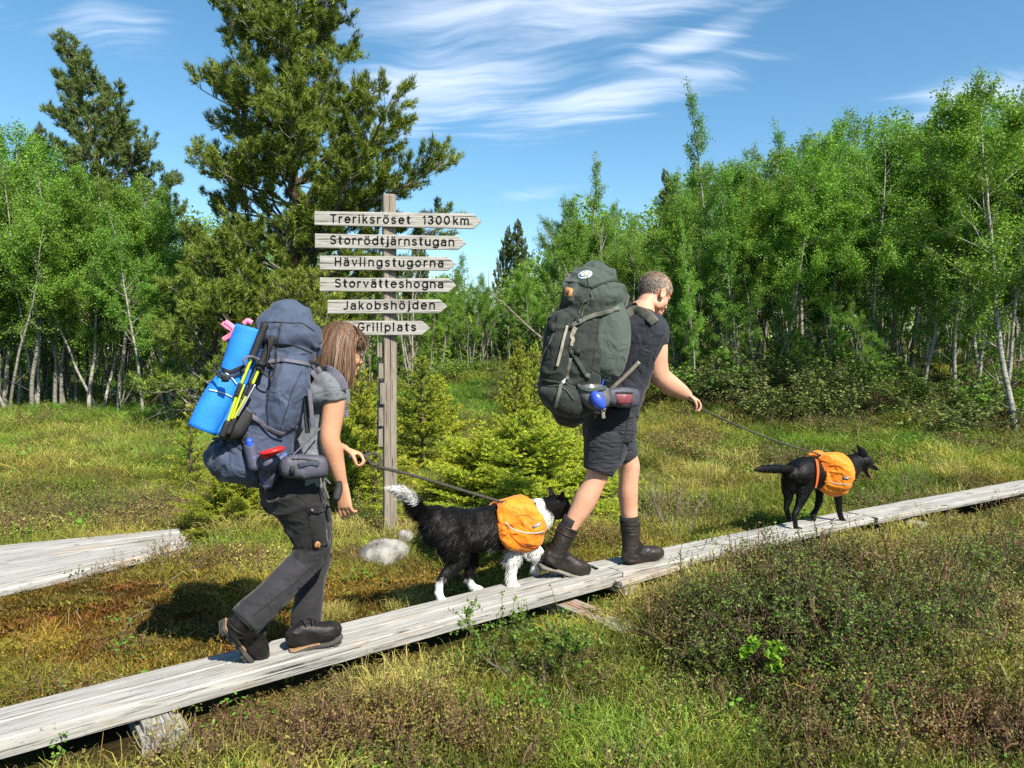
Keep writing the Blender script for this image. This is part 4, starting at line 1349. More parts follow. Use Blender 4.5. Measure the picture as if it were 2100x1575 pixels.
BIRCH = [birch_mesh(100 + k, 7.0, rc, fi, nl, lean, pk, mu, slim=sl) for k, (rc, fi, nl, lean, pk, mu, sl) in enumerate((
    (1.7, .28, 27000, .03, .5, 1, False), (2.1, .24, 32000, .03, .75, 1, False), (1.6, .32, 21000, .05, .6, 2, False),
    (1.0, .20, 14000, .02, .4, 1, True), (1.9, .33, 24000, .08, .7, 2, False), (1.5, .28, 17000, .10, .6, 1, False), (1.7, .06, 25000, .05, .5, 3, False)))]
_rf = random.Random(7)
def height_to(px, y, top):
    x = (px - 1050) / F * y
    g = ghs(x, y)
    zt = P(px, top, y)[2]
    return zt - g, np.array((x, y, g))
def birch(px, y, top, v=None, label=None, group=None, rot=None, wide=1.0):
    Hh, pos = height_to(px, y, top)
    v = _rf.randrange(6) if v is None else v
    tr, cr, H = BIRCH[v]
    s = Hh / H
    return stand('birch', 'birch tree', (tr, cr), pos, s * wide, _rf.uniform(0, 6.28) if rot is None else rot, label, group, sz=s)

def skyline(px):
    xs = [-300, 0, 40, 100, 150, 230, 330, 430, 560, 700, 850, 930, 990, 1060, 1120, 1180, 1250, 1310, 1350, 1420, 1480, 1540, 1600, 1650, 1700, 1760, 1830, 1880, 1940, 2000, 2060, 2120, 2500]
    ys = [230, 215, 290, 285, 300, 340, 360, 400, 430, 470, 540, 520, 560, 500, 470, 360, 390, 400, 350, 300, 300, 290, 265, 240, 235, 215, 185, 220, 165, 160, 150, 110, 60]
    return float(np.interp(px, xs, ys))
def forest():
    # single trees one can point to
    birch(290, 16.5, 400, 0, 'white-stemmed birch with curved foot at the front of the left wood', 'birches', 1.0, .9)
    birch(180, 17.5, 330, 1, 'pale birch with straight trunk standing just left of the curved-foot birch', 'birches', 2.0)
    birch(62, 17.5, 300, 5, 'birch with ragged grey trunk near the left edge of the meadow', 'birches', .4)
    birch(15, 17.2, 330, 2, 'forked birch cut by the left edge of the picture', 'birches', 3.0)
    birch(125, 18.2, 270, 4, 'leafy double-stemmed birch between the two pale trunks at the left', 'birches', 5.0)
    birch(350, 18.5, 345, 1, 'round-crowned bright birch left of the big pine', 'birches', 4.0)
    birch(-12, 18.5, 195, 3, 'tall thin birch top at the extreme left edge', 'birches', 4.0)
    birch(1895, 13.2, 240, 1, 'birch with thick white trunk standing out at the right meadow edge', 'birches', .8)
    birch(1470, 17.5, 128, 3, 'tallest slender birch top rising like a column right of centre', 'birches', 2.2, .85)
    birch(1222, 19.0, 278, 3, 'pointed dark birch top left of the man\'s head', 'birches', 1.2)
    birch(1547, 15.2, 300, 0, 'birch with straight white trunk behind the taut leash', 'birches', 2.5)
    birch(1420, 13.6, 420, 3, 'thin pale birch pole just right of the man\'s arm', 'birches', 3.3, .7)
    birch(1510, 14.2, 330, 5, 'leaning grey birch with forked stem right of the man\'s hand', 'birches', 4.3)
    birch(1700, 14.6, 255, 4, 'double-stemmed birch over the dark juniper thicket', 'birches', .3)
    birch(1838, 16.5, 160, 3, 'thin birch top poking above the right-hand crowns', 'birches', 5.3)
    birch(1645, 16.8, 210, 3, 'sparse birch top between the two tall ones at the right', 'birches', 1.9)
    birch(1775, 13.6, 215, 1, 'full bright birch crown left of the thick white trunk at the right', 'birches', 1.2)
    birch(1610, 13.9, 262, 0, 'bright round birch crown above the black dog', 'birches', 3.2)
    birch(2090, 10.6, 95, 1, 'near birch filling the right edge with big sunlit crown', 'birches', 2.9, 1.1)
    birch(2010, 13.0, 150, 4, 'broad birch beside the near one at the right edge', 'birches', 3.9)
    birch(905, 22.5, 500, 5, 'bare-topped birch behind the arrow boards\' right ends', 'birches', .9)
    birch(1000, 25, 560, 0, 'small birch at the head of the clearing', 'birches', 1.9)
    for (px, y, lab) in ((890, 24, 'white-trunked birch right of the signpost'), (930, 26, 'forked white birch beyond the clearing'), (985, 28, 'thin birch at the far end of the clearing')):
        birch(px, y, skyline(px) + 40, None, lab, 'birches')
    # the ranks behind them
    zones_ = [(-170, 440, 6, 17.8, 19.5, 'slim birch in the front rank of the left wood', 0, 42), (-200, 470, 0, 20, 24, 'birch deep inside the dark left wood', 0, 40),
              (430, 860, 0, 20.5, 26, 'birch behind the big pine and the arrow boards', 20, 42), (860, 1180, 0, 22, 30, 'birch at the far side of the clearing', 0, 40),
              (1180, 1500, 0, 15.5, 18, 'birch in the front rank behind the man', 10, 42), (1180, 1500, 0, 18.5, 24, 'birch in the depth of the wood behind the man', 0, 36),
              (1500, 1860, 0, 14.4, 16.5, 'slim birch in the front rank behind the black dog', 20, 40), (1500, 1860, 0, 17, 23, 'birch in the depth of the wood behind the black dog', 0, 36),
              (1860, 2270, 0, 12.5, 15, 'birch in the front rank at the far right', 20, 50), (1860, 2290, 0, 15.5, 22, 'birch in the depth of the wood at the far right', 0, 44)]
    for (a, b, _, y0, y1, lab, lift, step) in zones_:
        px = a + _rf.uniform(0, step)
        while px < b:
            y = _rf.uniform(y0, y1)
            top = skyline(px) + abs(_rf.gauss(0, 1)) * 45 + lift
            if a == 430: top = skyline(px) + 60 + abs(_rf.gauss(0, 1)) * 40
            birch(px, y, top, None, lab, lab.replace('birch ', 'birches ', 1) if lab.startswith('birch') else lab.replace('birch', 'birches'))
            px += step * _rf.uniform(.6, 1.4)
    # bushy low birches that close the wood's edge
    for i, px in enumerate(list(range(1380, 2300, 62)) + [1250, 1310, -60, 85, 240, 400]):
        y = _rf.uniform(13.4, 15.5) if px > 1100 else _rf.uniform(18.5, 20)
        Hh, pos = height_to(px, y, 560 + _rf.uniform(-60, 70))
        tr, cr, H = BIRCH[6]
        stand('birch_bush', 'birch bush', (tr, cr), pos, Hh / H * 1.15, _rf.uniform(0, 6), 'low bushy birch filling the edge of the ' + ('right' if px > 1100 else 'left') + ' wood', 'bushy birches along the edge of the wood', sz=Hh / H)

    # pines
    def prof_big(f, az):
        a = .5 + .5 * math.cos(az)      # 1 towards +x
        base = np.interp(f, [0, .1, .25, .35, .45, .55, .7, .85, 1], [2.1, 2.4, 2.5, 2.35, 2.15, 2.2, 2.1, 1.7, .6]) * (.86 + .2 * math.sin(f * 41) ** 2)
        return float(base) * (1.0 if a < .5 else np.interp(f, [0, .3, .45, .6, 1], [.85, 1.0, 1.05, .95, .9]))
    tr, li, cr, H = pine_mesh(301, 12.5, prof_big, nlimb=185, size=.11, tuftk=3.6, limbs=((.34, -8, 18, 3.6), (.37, -24, 20, 3.4), (.30, 8, 20, 3.3), (.32, -34, 8, 2.8), (.40, -14, 14, 2.6), (.20, 180, 4, 2.6)), nb=13, width=.12)
    pos = at_px(588, 15)
    stand('pine', 'pine tree', (tr, li, cr), pos, 1, 0, 'huge broad pine with yellow-green tufts rising past the top edge behind the signpost', 'pines', ('trunk', 'limbs', 'crown'))
    def prof2(f, az): return float(np.interp(f, [0, .3, .42, .55, .7, .85, 1], [.9, 1.3, 2.0, 1.9, 1.7, 1.05, .35]))
    tr, li, cr, H = pine_mesh(302, 10, prof2, nlimb=105, size=.13, tuftk=2.2, mat='pine_needle_far', r0=.13, first=.3, width=.14)
    P2 = (tr, li, cr)
    Hh, pos = height_to(262, 21.0, 60)
    stand('pine', 'pine tree', P2, pos, Hh / 10, .5, 'dark pine with reddish trunk left of the huge pine', 'pines', ('trunk', 'limbs', 'crown'))
    Hh, pos = height_to(92, 24, 258)
    stand('pine', 'pine tree', P2, pos, Hh / 10 * .7, 2.5, 'small dark pine top over the birches at the left', 'pines', ('trunk', 'limbs', 'crown'), sz=Hh / 10)
    Hh, pos = height_to(1072, 40, 450)
    stand('pine', 'pine tree', P2, pos, Hh / 10 * .75, 1.5, 'distant dark conical pine above the clearing', 'pines', ('trunk', 'limbs', 'crown'), sz=Hh / 10)
    Hh, pos = height_to(1027, 40, 458)
    stand('pine', 'pine tree', P2, pos, Hh / 10 * .45, 3.5, 'distant thin pine left of the conical one above the clearing', 'pines', ('trunk', 'limbs', 'crown'), sz=Hh / 10)
    Hh, pos = height_to(840, 26, 478)
    stand('pine', 'pine tree', P2, pos, Hh / 10 * .8, 4.5, 'pine crown visible between the upper arrow boards', 'pines', ('trunk', 'limbs', 'crown'), sz=Hh / 10)
    Hh, pos = height_to(1392, 20, 340)
    stand('pine', 'pine tree', P2, pos, Hh / 10 * .6, .2, 'dark pine top mixed with the birches right of the man\'s head', 'pines', ('trunk', 'limbs', 'crown'), sz=Hh / 10)
    # low spreading pine branches before the wood: a shrubby pine left of the woman
    tr, li, cr, H = pine_mesh(305, 3.4, lambda f, az: 1.7 * (1 - f) ** .5 + .2, nlimb=60, size=.10, tuftk=2.6, mat='pine_needle', r0=.05, first=.05, width=.13)
    Hh, pos = height_to(430, 13.5, 520)
    stand('pine', 'pine tree', (tr, li, cr), pos, Hh / 3.4, 0, 'bushy young pine with olive needles behind the blue mat', 'pines', ('trunk', 'limbs', 'crown'))
    Hh, pos = height_to(640, 13.2, 560)
    stand('pine', 'pine tree', (tr, li, cr), pos, Hh / 3.4, 2.2, 'bushy young pine behind the woman\'s grey lid', 'pines', ('trunk', 'limbs', 'crown'))

    # far wood behind everything: one mass
    rng = rng_(77)
    mb = MB()
    n = 150000
    px = rng.uniform(-420, 2520, n); y = rng.uniform(26, 40, n)
    px = np.sort(px); top = np.array([skyline(p) for p in px[::20]]).repeat(20)[:n] + 45 + np.abs(rng.normal(0, 25, n))
    f = rng.uniform(0, 1, n) ** .8
    x = (px - 1050) / F * y
    zt = CAMZ + (HORIZON - top) / F * y; g = gh(x, y)
    z = g + .2 + f * np.maximum(zt - g, 1)
    sel = ~((px > 925) & (px < 1070) & (y < 32))
    leaves_into(mb, np.stack([x, y, z], 1)[sel], .15, rng)
    m_ = 90000
    px = rng.uniform(-420, 2520, m_); y = rng.uniform(30, 44, m_); x = (px - 1050) / F * y
    zt = CAMZ + (HORIZON - np.interp(px, np.arange(-400, 2600, 20), [skyline(q) + 90 for q in range(-400, 2600, 20)])) / F * y
    leaves_into(mb, np.stack([x, y, gh(x, y) + rng.rand(m_) * np.minimum(5.5, np.maximum(zt - gh(x, y), .5))], 1), .28, rng)
    o = obj('far_wood', mb.mesh('far_wood', M['birch_leaf'], False)); tag(o, kind='stuff')
    mb = MB()
    for k in range(520):
        px = rng.uniform(-380, 2450); y = rng.uniform(19, 27) if not 880 < px < 1150 else rng.uniform(27, 33)
        if px > 1180: y = rng.uniform(16.5, 24)
        x = (px - 1050) / F * y
        ax = grow((x, y, ghs(x, y) - .1), (rng.normal(0, .12), rng.normal(0, .1), 1), rng.uniform(2.0, 4.5), 8, rng, .09, .03)
        tubes_into(mb, ax, rng.uniform(.015, .04), .008, 5)
        for b in range(5):
            tubes_into(mb, grow(ax[rng.randint(2, 8)], unit(rng.normal(0, 1, 3) + np.array((0, 0, .5))), rng.uniform(.3, 1.0), 5, rng, .2), .008, .003, 3)
    o = obj('thicket_stems', mb.mesh('thicket_stems', M['birch_bark'])); tag(o, kind='stuff')

    # a leaning dead trunk beyond the arrow boards
    mb = MB()
    a = P(1000, 598, 19.5); b = P(1118, 700, 18.5)
    tubes_into(mb, catmull([a, (a * 2 + b) / 3 + (0, 0, .05), (a + 2 * b) / 3, b], 4), .012, .034, 7)
    rng = rng_(5)
    for k in range(12):
        q = a + (b - a) * rng.rand(); tubes_into(mb, grow(q, unit(rng.normal(0, 1, 3)), .5, 4, rng, .2), .008, .003, 3)
    o = obj('dead_trunk', mb.mesh('dead_trunk', M['dry_twig'])); tag(o, 'bare pale dead trunk leaning across the wood left of the man\'s green pack', 'dead tree')
forest()

# ------------------------------------------------------------------ young spruces and shrubs
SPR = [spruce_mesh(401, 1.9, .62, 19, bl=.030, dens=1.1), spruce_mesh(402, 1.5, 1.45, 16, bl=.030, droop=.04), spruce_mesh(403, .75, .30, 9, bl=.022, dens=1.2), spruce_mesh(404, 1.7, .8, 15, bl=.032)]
def spruce(px, y, top, v, label, rot=0., wide=1.):
    Hh, pos = height_to(px, y, top)
    tr, cr, H = SPR[v]; s = Hh / H
    return stand('young_spruce', 'young spruce', (tr, cr), pos, s * wide, rot, label, 'young spruces on the bog', sz=s)
spruce(1061, 6.9, 684, 0, 'bright yellow-green young spruce with a clear pointed top left of the man\'s pack', .3, .8)
spruce(1072, 6.35, 838, 1, 'wide low spruce spreading beneath the pointed one, behind the border collie', 1.3, 1.35)
spruce(975, 6.5, 890, 1, 'low spruce fan right of the signpost, above the collie\'s back', 2.3, 1.2)
spruce(1130, 6.9, 860, 1, 'low spruce fan beside the man\'s shorts, in the shade of his pack', 4.0, 1.4)
spruce(868, 8.6, 722, 3, 'slender young spruce right of the signpost', .9, 1.1)
spruce(905, 9.4, 760, 3, 'loose young spruce at the left side of the clearing', 2.9, 1.0)
spruce(745, 7.6, 735, 3, 'young spruce seen between the woman\'s face and the signpost', 1.9, 1.1)
spruce(700, 6.9, 850, 1, 'dark young spruce behind the woman\'s forearm', 3.3, .7)
spruce(1100, 9.5, 700, 3, 'yellowish spruce top behind the pointed one', .9, .8)
spruce(470, 5.75, 945, 1, 'low yellow-green spruce at the end of the joining boardwalk', .6, 1.05)
spruce(575, 6.3, 935, 1, 'low dense spruce right behind the woman\'s rucksack', 4.6, .95)
spruce(386, 7.6, 822, 2, 'tiny single spruce sapling left of the blue mat', 1.1, .9)
spruce(768, 6.6, 905, 2, 'tiny spruce beside the signpost foot', 2.1, 1.3)
SHR = [shrub_mesh(501, .6, .5, 16, 2200, .03), shrub_mesh(502, .6, .6, 22, 2600, .028, 'juniper', 'twig', .05, 1.0),
       shrub_mesh(503, .45, .5, 22, 1500, .016, 'shrub_leaf', 'twig', .22, 1.0), shrub_mesh(504, .5, .45, 12, 0, .01, 'shrub_leaf', 'dry_twig', .3, .9, .004)]
def shrub(px, y, top, v, label, rot=0., wide=1., cat='shrub', group='shrubs before the wood'):
    Hh, pos = height_to(px, y, top)
    tr, cr, H = SHR[v]; s = Hh / H
    return stand('shrub', cat, (tr, cr) if v != 3 else (tr,), pos, s * wide, rot, label, group, ('stems', 'foliage'), sz=s)
_row = [(1560, 13.0, 735, 1), (1620, 12.6, 728, 1), (1680, 12.8, 740, 1), (1590, 11.8, 765, 1), (1660, 11.6, 770, 1), (1500, 13, 745, 1), (1740, 12.4, 745, 1),
        (1640, 13.6, 690, 0), (1720, 13.4, 700, 0), (1780, 13.6, 715, 0), (1850, 12.6, 762, 0), (1960, 12.2, 756, 1), (2060, 11.6, 752, 0), (1990, 10.6, 800, 1),
        (1450, 13.4, 730, 0), (1400, 13.5, 745, 1), (1330, 13.5, 730, 0), (920, 21, 722, 0), (960, 23, 728, 0), (870, 19, 735, 0), (1010, 22, 730, 0), (1100, 16, 740, 1), (1160, 15, 750, 1)]
for i, (px, y, top, v) in enumerate(_row):
    where = 'behind the black dog' if 1500 <= px <= 1760 else ('at the right-hand wood edge' if px > 1760 else ('by the man\'s forearm' if px > 1300 else 'at the head of the clearing'))
    kind = 'dark spreading juniper' if v == 1 else 'green willow bush'
    shrub(px, y, top, v, kind + ' ' + where, i * 1.7, _rf.uniform(1.1, 1.7))
for i, (px, y, top) in enumerate(((1880, 7.4, 940), (1345, 6.5, 975), (1395, 5.6, 960), (1060, 3.25, 1330))):
    shrub(px, y, top, 3, ['dry leafless twig bush before the black dog\'s nose', 'dry bare twigs behind the man\'s front knee', 'pale bare twig standing right of the man\'s leg', 'bare brown heather twigs beside the dwarf birches'][i], i * 2., .9, 'twig bush', 'bare twig bushes')

ORD = 'first second third fourth fifth sixth seventh eighth ninth tenth eleventh twelfth thirteenth fourteenth fifteenth sixteenth seventeenth eighteenth nineteenth twentieth'.split()
def ordinals():
    """look-alikes of one rank are told apart by their place in it"""
    by = {}
    for o in bpy.data.objects:
        if o.parent is None and 'label' in o: by.setdefault(o['label'], []).append(o)
    for lab, L in by.items():
        if len(L) < 2: continue
        L.sort(key=lambda o: (o.location.x / max(o.location.y, .1)))
        vis = [o for o in L if -.74 < o.location.x / max(o.location.y, .1) < .74]
        for o in L:
            if o not in vis: o['label'] = lab + ', just outside the ' + ('left' if o.location.x < 0 else 'right') + ' edge'
        n = len(vis)
        if n < 2:
            continue
        for i, o in enumerate(vis):
            if i == 0: w = 'leftmost of them'
            elif i == n - 1: w = 'rightmost of them'
            elif i < (n + 1) // 2: w = ORD[i] + ' from the left'
            else: w = ORD[n - 1 - i] + ' from the right'
            o['label'] = lab + ', ' + w
# ------------------------------------------------------------------ figures: shared builders
M['grey_tee'] = mat_cloth('heather grey shirt', (.19, .205, .225), (.14, .155, .175), .35, 12, heather=(.085, .09, .10))
M['navy_tee'] = mat_cloth('dark navy shirt', (.020, .023, .033), (.013, .0155, .022), .5, 14)
M['trek_black'] = mat_cloth('charcoal trekking trousers', (.014, .0135, .0155), (.009, .009, .0105), .55, 15)
M['trek_shin'] = mat_cloth('washed charcoal shin fabric', (.026, .025, .029), (.018, .0175, .020), .5, 13)
M['shorts'] = mat_cloth('dark slate shorts', (.023, .025, .033), (.015, .0165, .022), .6, 16, stretch=(.6, .6, 2.2))
M['boot'] = mat_plain('black boot leather', (.006, .0055, .0055), (.014, .012, .011), 14, .5, .35, 60, .3)
M['boot_brown'] = mat_plain('worn dark brown boot leather', (.009, .0075, .0068), (.024, .015, .011), 10, .5, .45, 45, .5)
M['sole'] = mat_plain('rubber sole', (.055, .05, .045), (.03, .028, .026), 20, .8, .3, 80)
M['sole_pale'] = mat_plain('pale grey midsole', (.22, .20, .17), (.13, .12, .10), 20, .8, .2, 80)
M['sole_tan'] = mat_plain('tan rand', (.28, .17, .09), (.18, .11, .06), 20, .7)
M['sock'] = mat_plain('black sock', (.012, .012, .012), (.02, .02, .02), 40, .95, .4, 200)
M['eye'] = mat_plain('eye', (.5, .45, .4), (.05, .03, .02), 30, .15)
M['hair_w'] = mat_vcol('brown hair', .5, .22, noise_amt=.25, nscale=120)
M['hair_m'] = mat_vcol('cropped greying hair', .6, .3, noise_amt=.3, nscale=160)
M['lens'] = mat_plain('spectacle lens', (.5, .52, .55), None, 5, .08)
M['red_tab'] = mat_plain('red tab', (.45, .02, .02), None, 10, .6)
M['leather_tag'] = mat_plain('tan leather tag', (.42, .21, .07), (.34, .16, .05), 40, .6)
M['tag_mark'] = mat_plain('dark tag print', (.12, .06, .03), None, 20, .7)

def frame(fwd, up):
    f = unit(fwd); l = unit(np.cross(up, f)); u = np.cross(f, l)
    return np.array([f, l, u])
def head_pieces(c, fwd, up, s=1.0, neck=None, ear=1.0, nose=1.0):
    A = frame(fwd, up); c = np.asarray(c, float)
    pc = []
    def E(p, r, tilt=None):
        pc.append(ellipsoid(c + (np.array(p) * s) @ A, np.array(r) * s, A, 18))
    E((-.014, 0, .028), (.098, .078, .088))
    E((.030, 0, .045), (.066, .066, .060))
    E((.038, 0, -.030), (.052, .060, .078))
    E((.050, 0, -.092), (.036, .034, .024))
    E((.020, 0, -.075), (.05, .052, .035))
    for y in (-1, 1):
        E((.052, y * .036, -.035), (.028, .024, .030))
        E((.010, y * .052, -.068), (.035, .014, .030))
    E((.080, 0, .010), (.014, .046, .012))
    E((.100, 0, -.034), (.016 * nose, .012, .013))
    E((.091, 0, -.014), (.011, .008, .026))
    E((.092, 0, -.063), (.008, .021, .006)); E((.089, 0, -.074), (.009, .019, .006))
    E((.084, 0, -.094), (.014, .018, .013))
    for y in (-1, 1):
        th = np.linspace(R(-60), R(230), 10)
        pts = np.array([(-.008 - .018 * math.cos(t) * .8, y * (.078 + .008), -.015 + .030 * math.sin(t)) for t in th]) * s
        pc.append(tube(c + pts @ A, .0055 * s * ear, .0055 * s * ear, n=8))
        E((-.004, y * .078, -.018), (.016 * ear, .007, .024 * ear))
        E((.000, y * .079, -.044), (.008, .006, .010))
    if neck is not None:
        p = [c + (np.array((-.030, 0, -.045)) * s) @ A] + [np.asarray(q, float) for q in neck[0]]
        pc.append(tube(catmull(np.array(p), 4), catmull(np.array([.050 * s] + list(neck[1]))[:, None], 4)[:, 0], catmull(np.array([.056 * s] + list(neck[1]))[:, None], 4)[:, 0], fw=A[0], n=18))
    return pc, A
def eyes(c, A, s, parent):
    for y in (-1, 1):
        q = np.asarray(c) + (np.array((.0795, y * .031, -.004)) * s) @ A
        V, Q, T = ellipsoid(q, (.011 * s, .013 * s, .0085 * s), A, 12)
        mb = MB(); mb.add(V, Q, T); obj('eye', mb.mesh('eye', M['eye']), parent)
def hand_pieces(wrist, dirv, palm_n, s=1.0, curls=(1.0, 1.1, 1.2, 1.2), side=1, thumb_curl=.5, spread=.06, thumb_out=.9):
    """palm, four unequal fingers that bend towards palm_n, and a thumb off the side"""
    d = unit(dirv); n = unit(palm_n - d * (np.asarray(palm_n) @ d)); a = np.cross(d, n) * side   # a points to the thumb side
    w = np.asarray(wrist, float); pc = []
    ctr = np.array([w - d * .01, w + d * .03 * s, w + d * .065 * s, w + d * .088 * s])
    pc.append(tube(ctr, np.array((.025, .033, .038, .036)) * s, np.array((.018, .016, .015, .012)) * s, fw=a, n=14, e=2.4))
    L = (.072, .080, .075, .060)
    for k in range(4):
        off = (1.5 - k) * .0195 * s
        p = w + d * .086 * s + a * off
        dd = unit(d + a * spread * (1.5 - k)); ang = 0; pts = [p - d * .02 * s, p]
        for j, f in enumerate((.46, .30, .24)):
            ang += curls[k] * (.75, 1.0, .75)[j] * .62
            v = dd * math.cos(ang) + n * math.sin(ang)
            p = p + v * L[k] * f * s; pts.append(p)
        r = np.array((.0095, .0095, .0088, .0080, .0068)) * s
        pc.append(tube(catmull(np.array(pts), 3), catmull(r[:, None], 3)[:, 0], catmull(r[:, None], 3)[:, 0], fw=a, n=9))
    p = w + d * .022 * s + a * .026 * s
    v = unit(d * .75 + a * thumb_out + n * .35); pts = [p - v * .012, p, p + v * .034 * s]
    v2 = unit(d * .95 + a * (thumb_out * .35) + n * (.35 + thumb_curl)); pts.append(pts[-1] + v2 * .030 * s)
    v3 = unit(d * .8 - a * .15 + n * (.5 + thumb_curl)); pts.append(pts[-1] + v3 * .024 * s)
    r = np.array((.014, .0135, .0115, .0100, .0080)) * s
    pc.append(tube(catmull(np.array(pts), 3), catmull(r[:, None], 3)[:, 0], catmull(r[:, None], 3)[:, 0], fw=n, n=10))
    return pc

def strands(name, roots, paths, w, mat, parent, cols, rng):
    """hair: ribbons, paths (n, k, 3)"""
    n, k, _ = paths.shape
    mb = MB()
    T = unit(np.gradient(paths, axis=1))
    out = unit(paths - roots[:, None]) if roots is not None else rng.normal(0, 1, (n, 1, 3)).repeat(k, 1)
    S = unit(np.cross(T, out + rng.normal(0, .25, (n, 1, 3))))
    ww = w * np.array([1.0] * (k - 2) + [.8, .25])[None, :, None] * rng.uniform(.6, 1.3, (n, 1, 1))
    V = np.stack([paths - S * ww / 2, paths + S * ww / 2], 2).reshape(-1, 3)
    i = (np.arange(n)[:, None] * k + np.arange(k - 1)[None, :]) * 2
    Q = np.stack([i, i + 1, i + 3, i + 2], -1).reshape(-1, 4)
    mb.add(V, Q, c=np.repeat(cols, k * 2, 0))
    o = obj(name, mb.mesh(name, mat), parent); return o

def boot(name, parent, heel, toe, ankle, cuff, z_h, z_t, w_m, shaft_r, mat, sole_mats, side_v, up_hint, label=None, toe_up=0.0, height=.055, rand=None):
    """heel, toe: sole corners in pixels with depths; ankle, cuff: (px, py, depth)"""
    H = P(*heel, z_h); T_ = P(*toe, z_t)
    f = unit(T_ - H); L = np.linalg.norm(T_ - H)
    up = unit(up_hint - f * (np.asarray(up_hint) @ f)); s = np.cross(up, f)
    pc = []
    hs = (.12, .19, .32, .5, .7, .85, .93)
    hh = np.array((.040, .048, .050, .044, .038, .034, .026)) * height / .05
    wd = np.array((.60, .74, .72, .80, .98, .92, .66)) * w_m / 2
    lift = np.array((0, 0, 0, 0, 0, .004, .010)) + toe_up * np.array((0, 0, 0, .0, .1, .5, 1.))
    ctr = np.array([H + f * L * q + up * (h + .016 + l) for q, h, l in zip(hs, hh, lift)])
    A = catmull(np.concatenate([ctr, hh[:, None], wd[:, None]], 1), 3)
    pc.append(tube(A[:, :3], A[:, 4], A[:, 3], fw=s, n=20, e=2.8))
    an = P(*ankle); cf = P(*cuff)
    hb = H + f * L * .20 + up * .05
    S = catmull(np.array([(*hb, shaft_r * 1.15), (*an, shaft_r), (*cf, shaft_r * 1.12)]), 4)
    pc.append(tube(S[:, :3], S[:, 3], S[:, 3] * .92, fw=f, n=18, flat_cap=True))
    instep = np.array([(*(H + f * L * .62 + up * .075), .026), (*(H + f * L * .42 + up * .10), .036), (*(an + f * .012), shaft_r * .95)])
    pc.append(tube(instep[:, :3], instep[:, 3], instep[:, 3] * 1.15, fw=s, n=14))
    me = fuse(name, pc, .0045, mat, 3, lambda co, no: fold_noise(co, no, .0045, unit(cf - H), 30, 7, 2.5) + (vn(co, 60, 3, 2) - .5) * .0015)
    o = obj(name, me, parent)
    if label: o['label'] = label
    # laces over the instep and a stitched collar
    mb = MB(); ia = catmull(instep, 5); it = unit(np.gradient(ia[:, :3], axis=0))
    for i in np.linspace(3, len(ia) - 1, 6).astype(int):
        outw = unit(np.cross(s, it[i])); outw = outw if outw @ f > 0 or outw @ up > 0 else -outw
        if outw @ (up + f * .5) < 0: outw = -outw
        th = np.linspace(-.9, .9, 7)
        mb.add(*tube(np.array([ia[i, :3] + outw * math.cos(a) * (ia[i, 3] + .004) + s * math.sin(a) * (ia[i, 3] * 1.15 + .004) + it[i] * .006 * (1 if a > 0 else -1) for a in th]), .0028, .0028, fw=it[i], n=6))
    lo = obj('laces', mb.mesh('laces', M['sock']), o); lo['kind'] = 'stuff'
    th = np.linspace(0, 2 * math.pi, 21); ca = unit(cf - an); c1_ = unit(f - ca * (f @ ca)); c2_ = np.cross(ca, c1_)
    mb = MB()
    for off, rr in ((-.004, 1.135), (-.045, 1.10)):
        mb.add(*tube(np.array([cf + ca * off + c1_ * math.cos(a) * shaft_r * rr + c2_ * math.sin(a) * shaft_r * rr * .94 for a in th]), .0035, .0035, fw=ca, n=6, cap=False))
    lo = obj('collar_stitching', mb.mesh('collar_stitching', mat), o); lo['kind'] = 'stuff'
    # sole: lofted slab with lugs
    sc = np.array([H + f * L * q + up * (.012 + l) for q, l in zip((.035, .1, .3, .5, .72, .9, 1.0), np.array((0, 0, .003, .002, 0, .003, .008)) + toe_up * np.array((0, 0, 0, 0, .1, .55, 1.)))])
    sw = np.array((.62, .78, .74, .80, 1.02, .92, .5)) * w_m / 2 + .004
    A = catmull(np.concatenate([sc, sw[:, None]], 1), 3)
    mb = MB(); mb.add(*tube(A[:, :3], A[:, 3], .0115, fw=s, n=16, e=4))
    so = obj('sole', mb.mesh('sole', sole_mats[0]), o)
    if rand:
        mb = MB(); mb.add(*tube(A[:int(len(A) * .6), :3] + up * .011, A[:int(len(A) * .6), 3] + .0015, .004, fw=s, n=16, e=4)); obj('rand', mb.mesh('rand', rand), o)
    mb = MB()
    for q in np.linspace(.06, .95, 12):
        if .42 < q < .52: continue
        i = min(int(q * (len(A) - 1)), len(A) - 1)
        V, Q, _ = box(A[i, :3] - up * .013, [f, s, up], (L * .024, A[i, 3] * .93, .006)); mb.add(V, Q)
    t = obj('tread', mb.mesh('tread', sole_mats[1], False), o); t['kind'] = 'stuff'
    return o, (H, f, s, up, L)

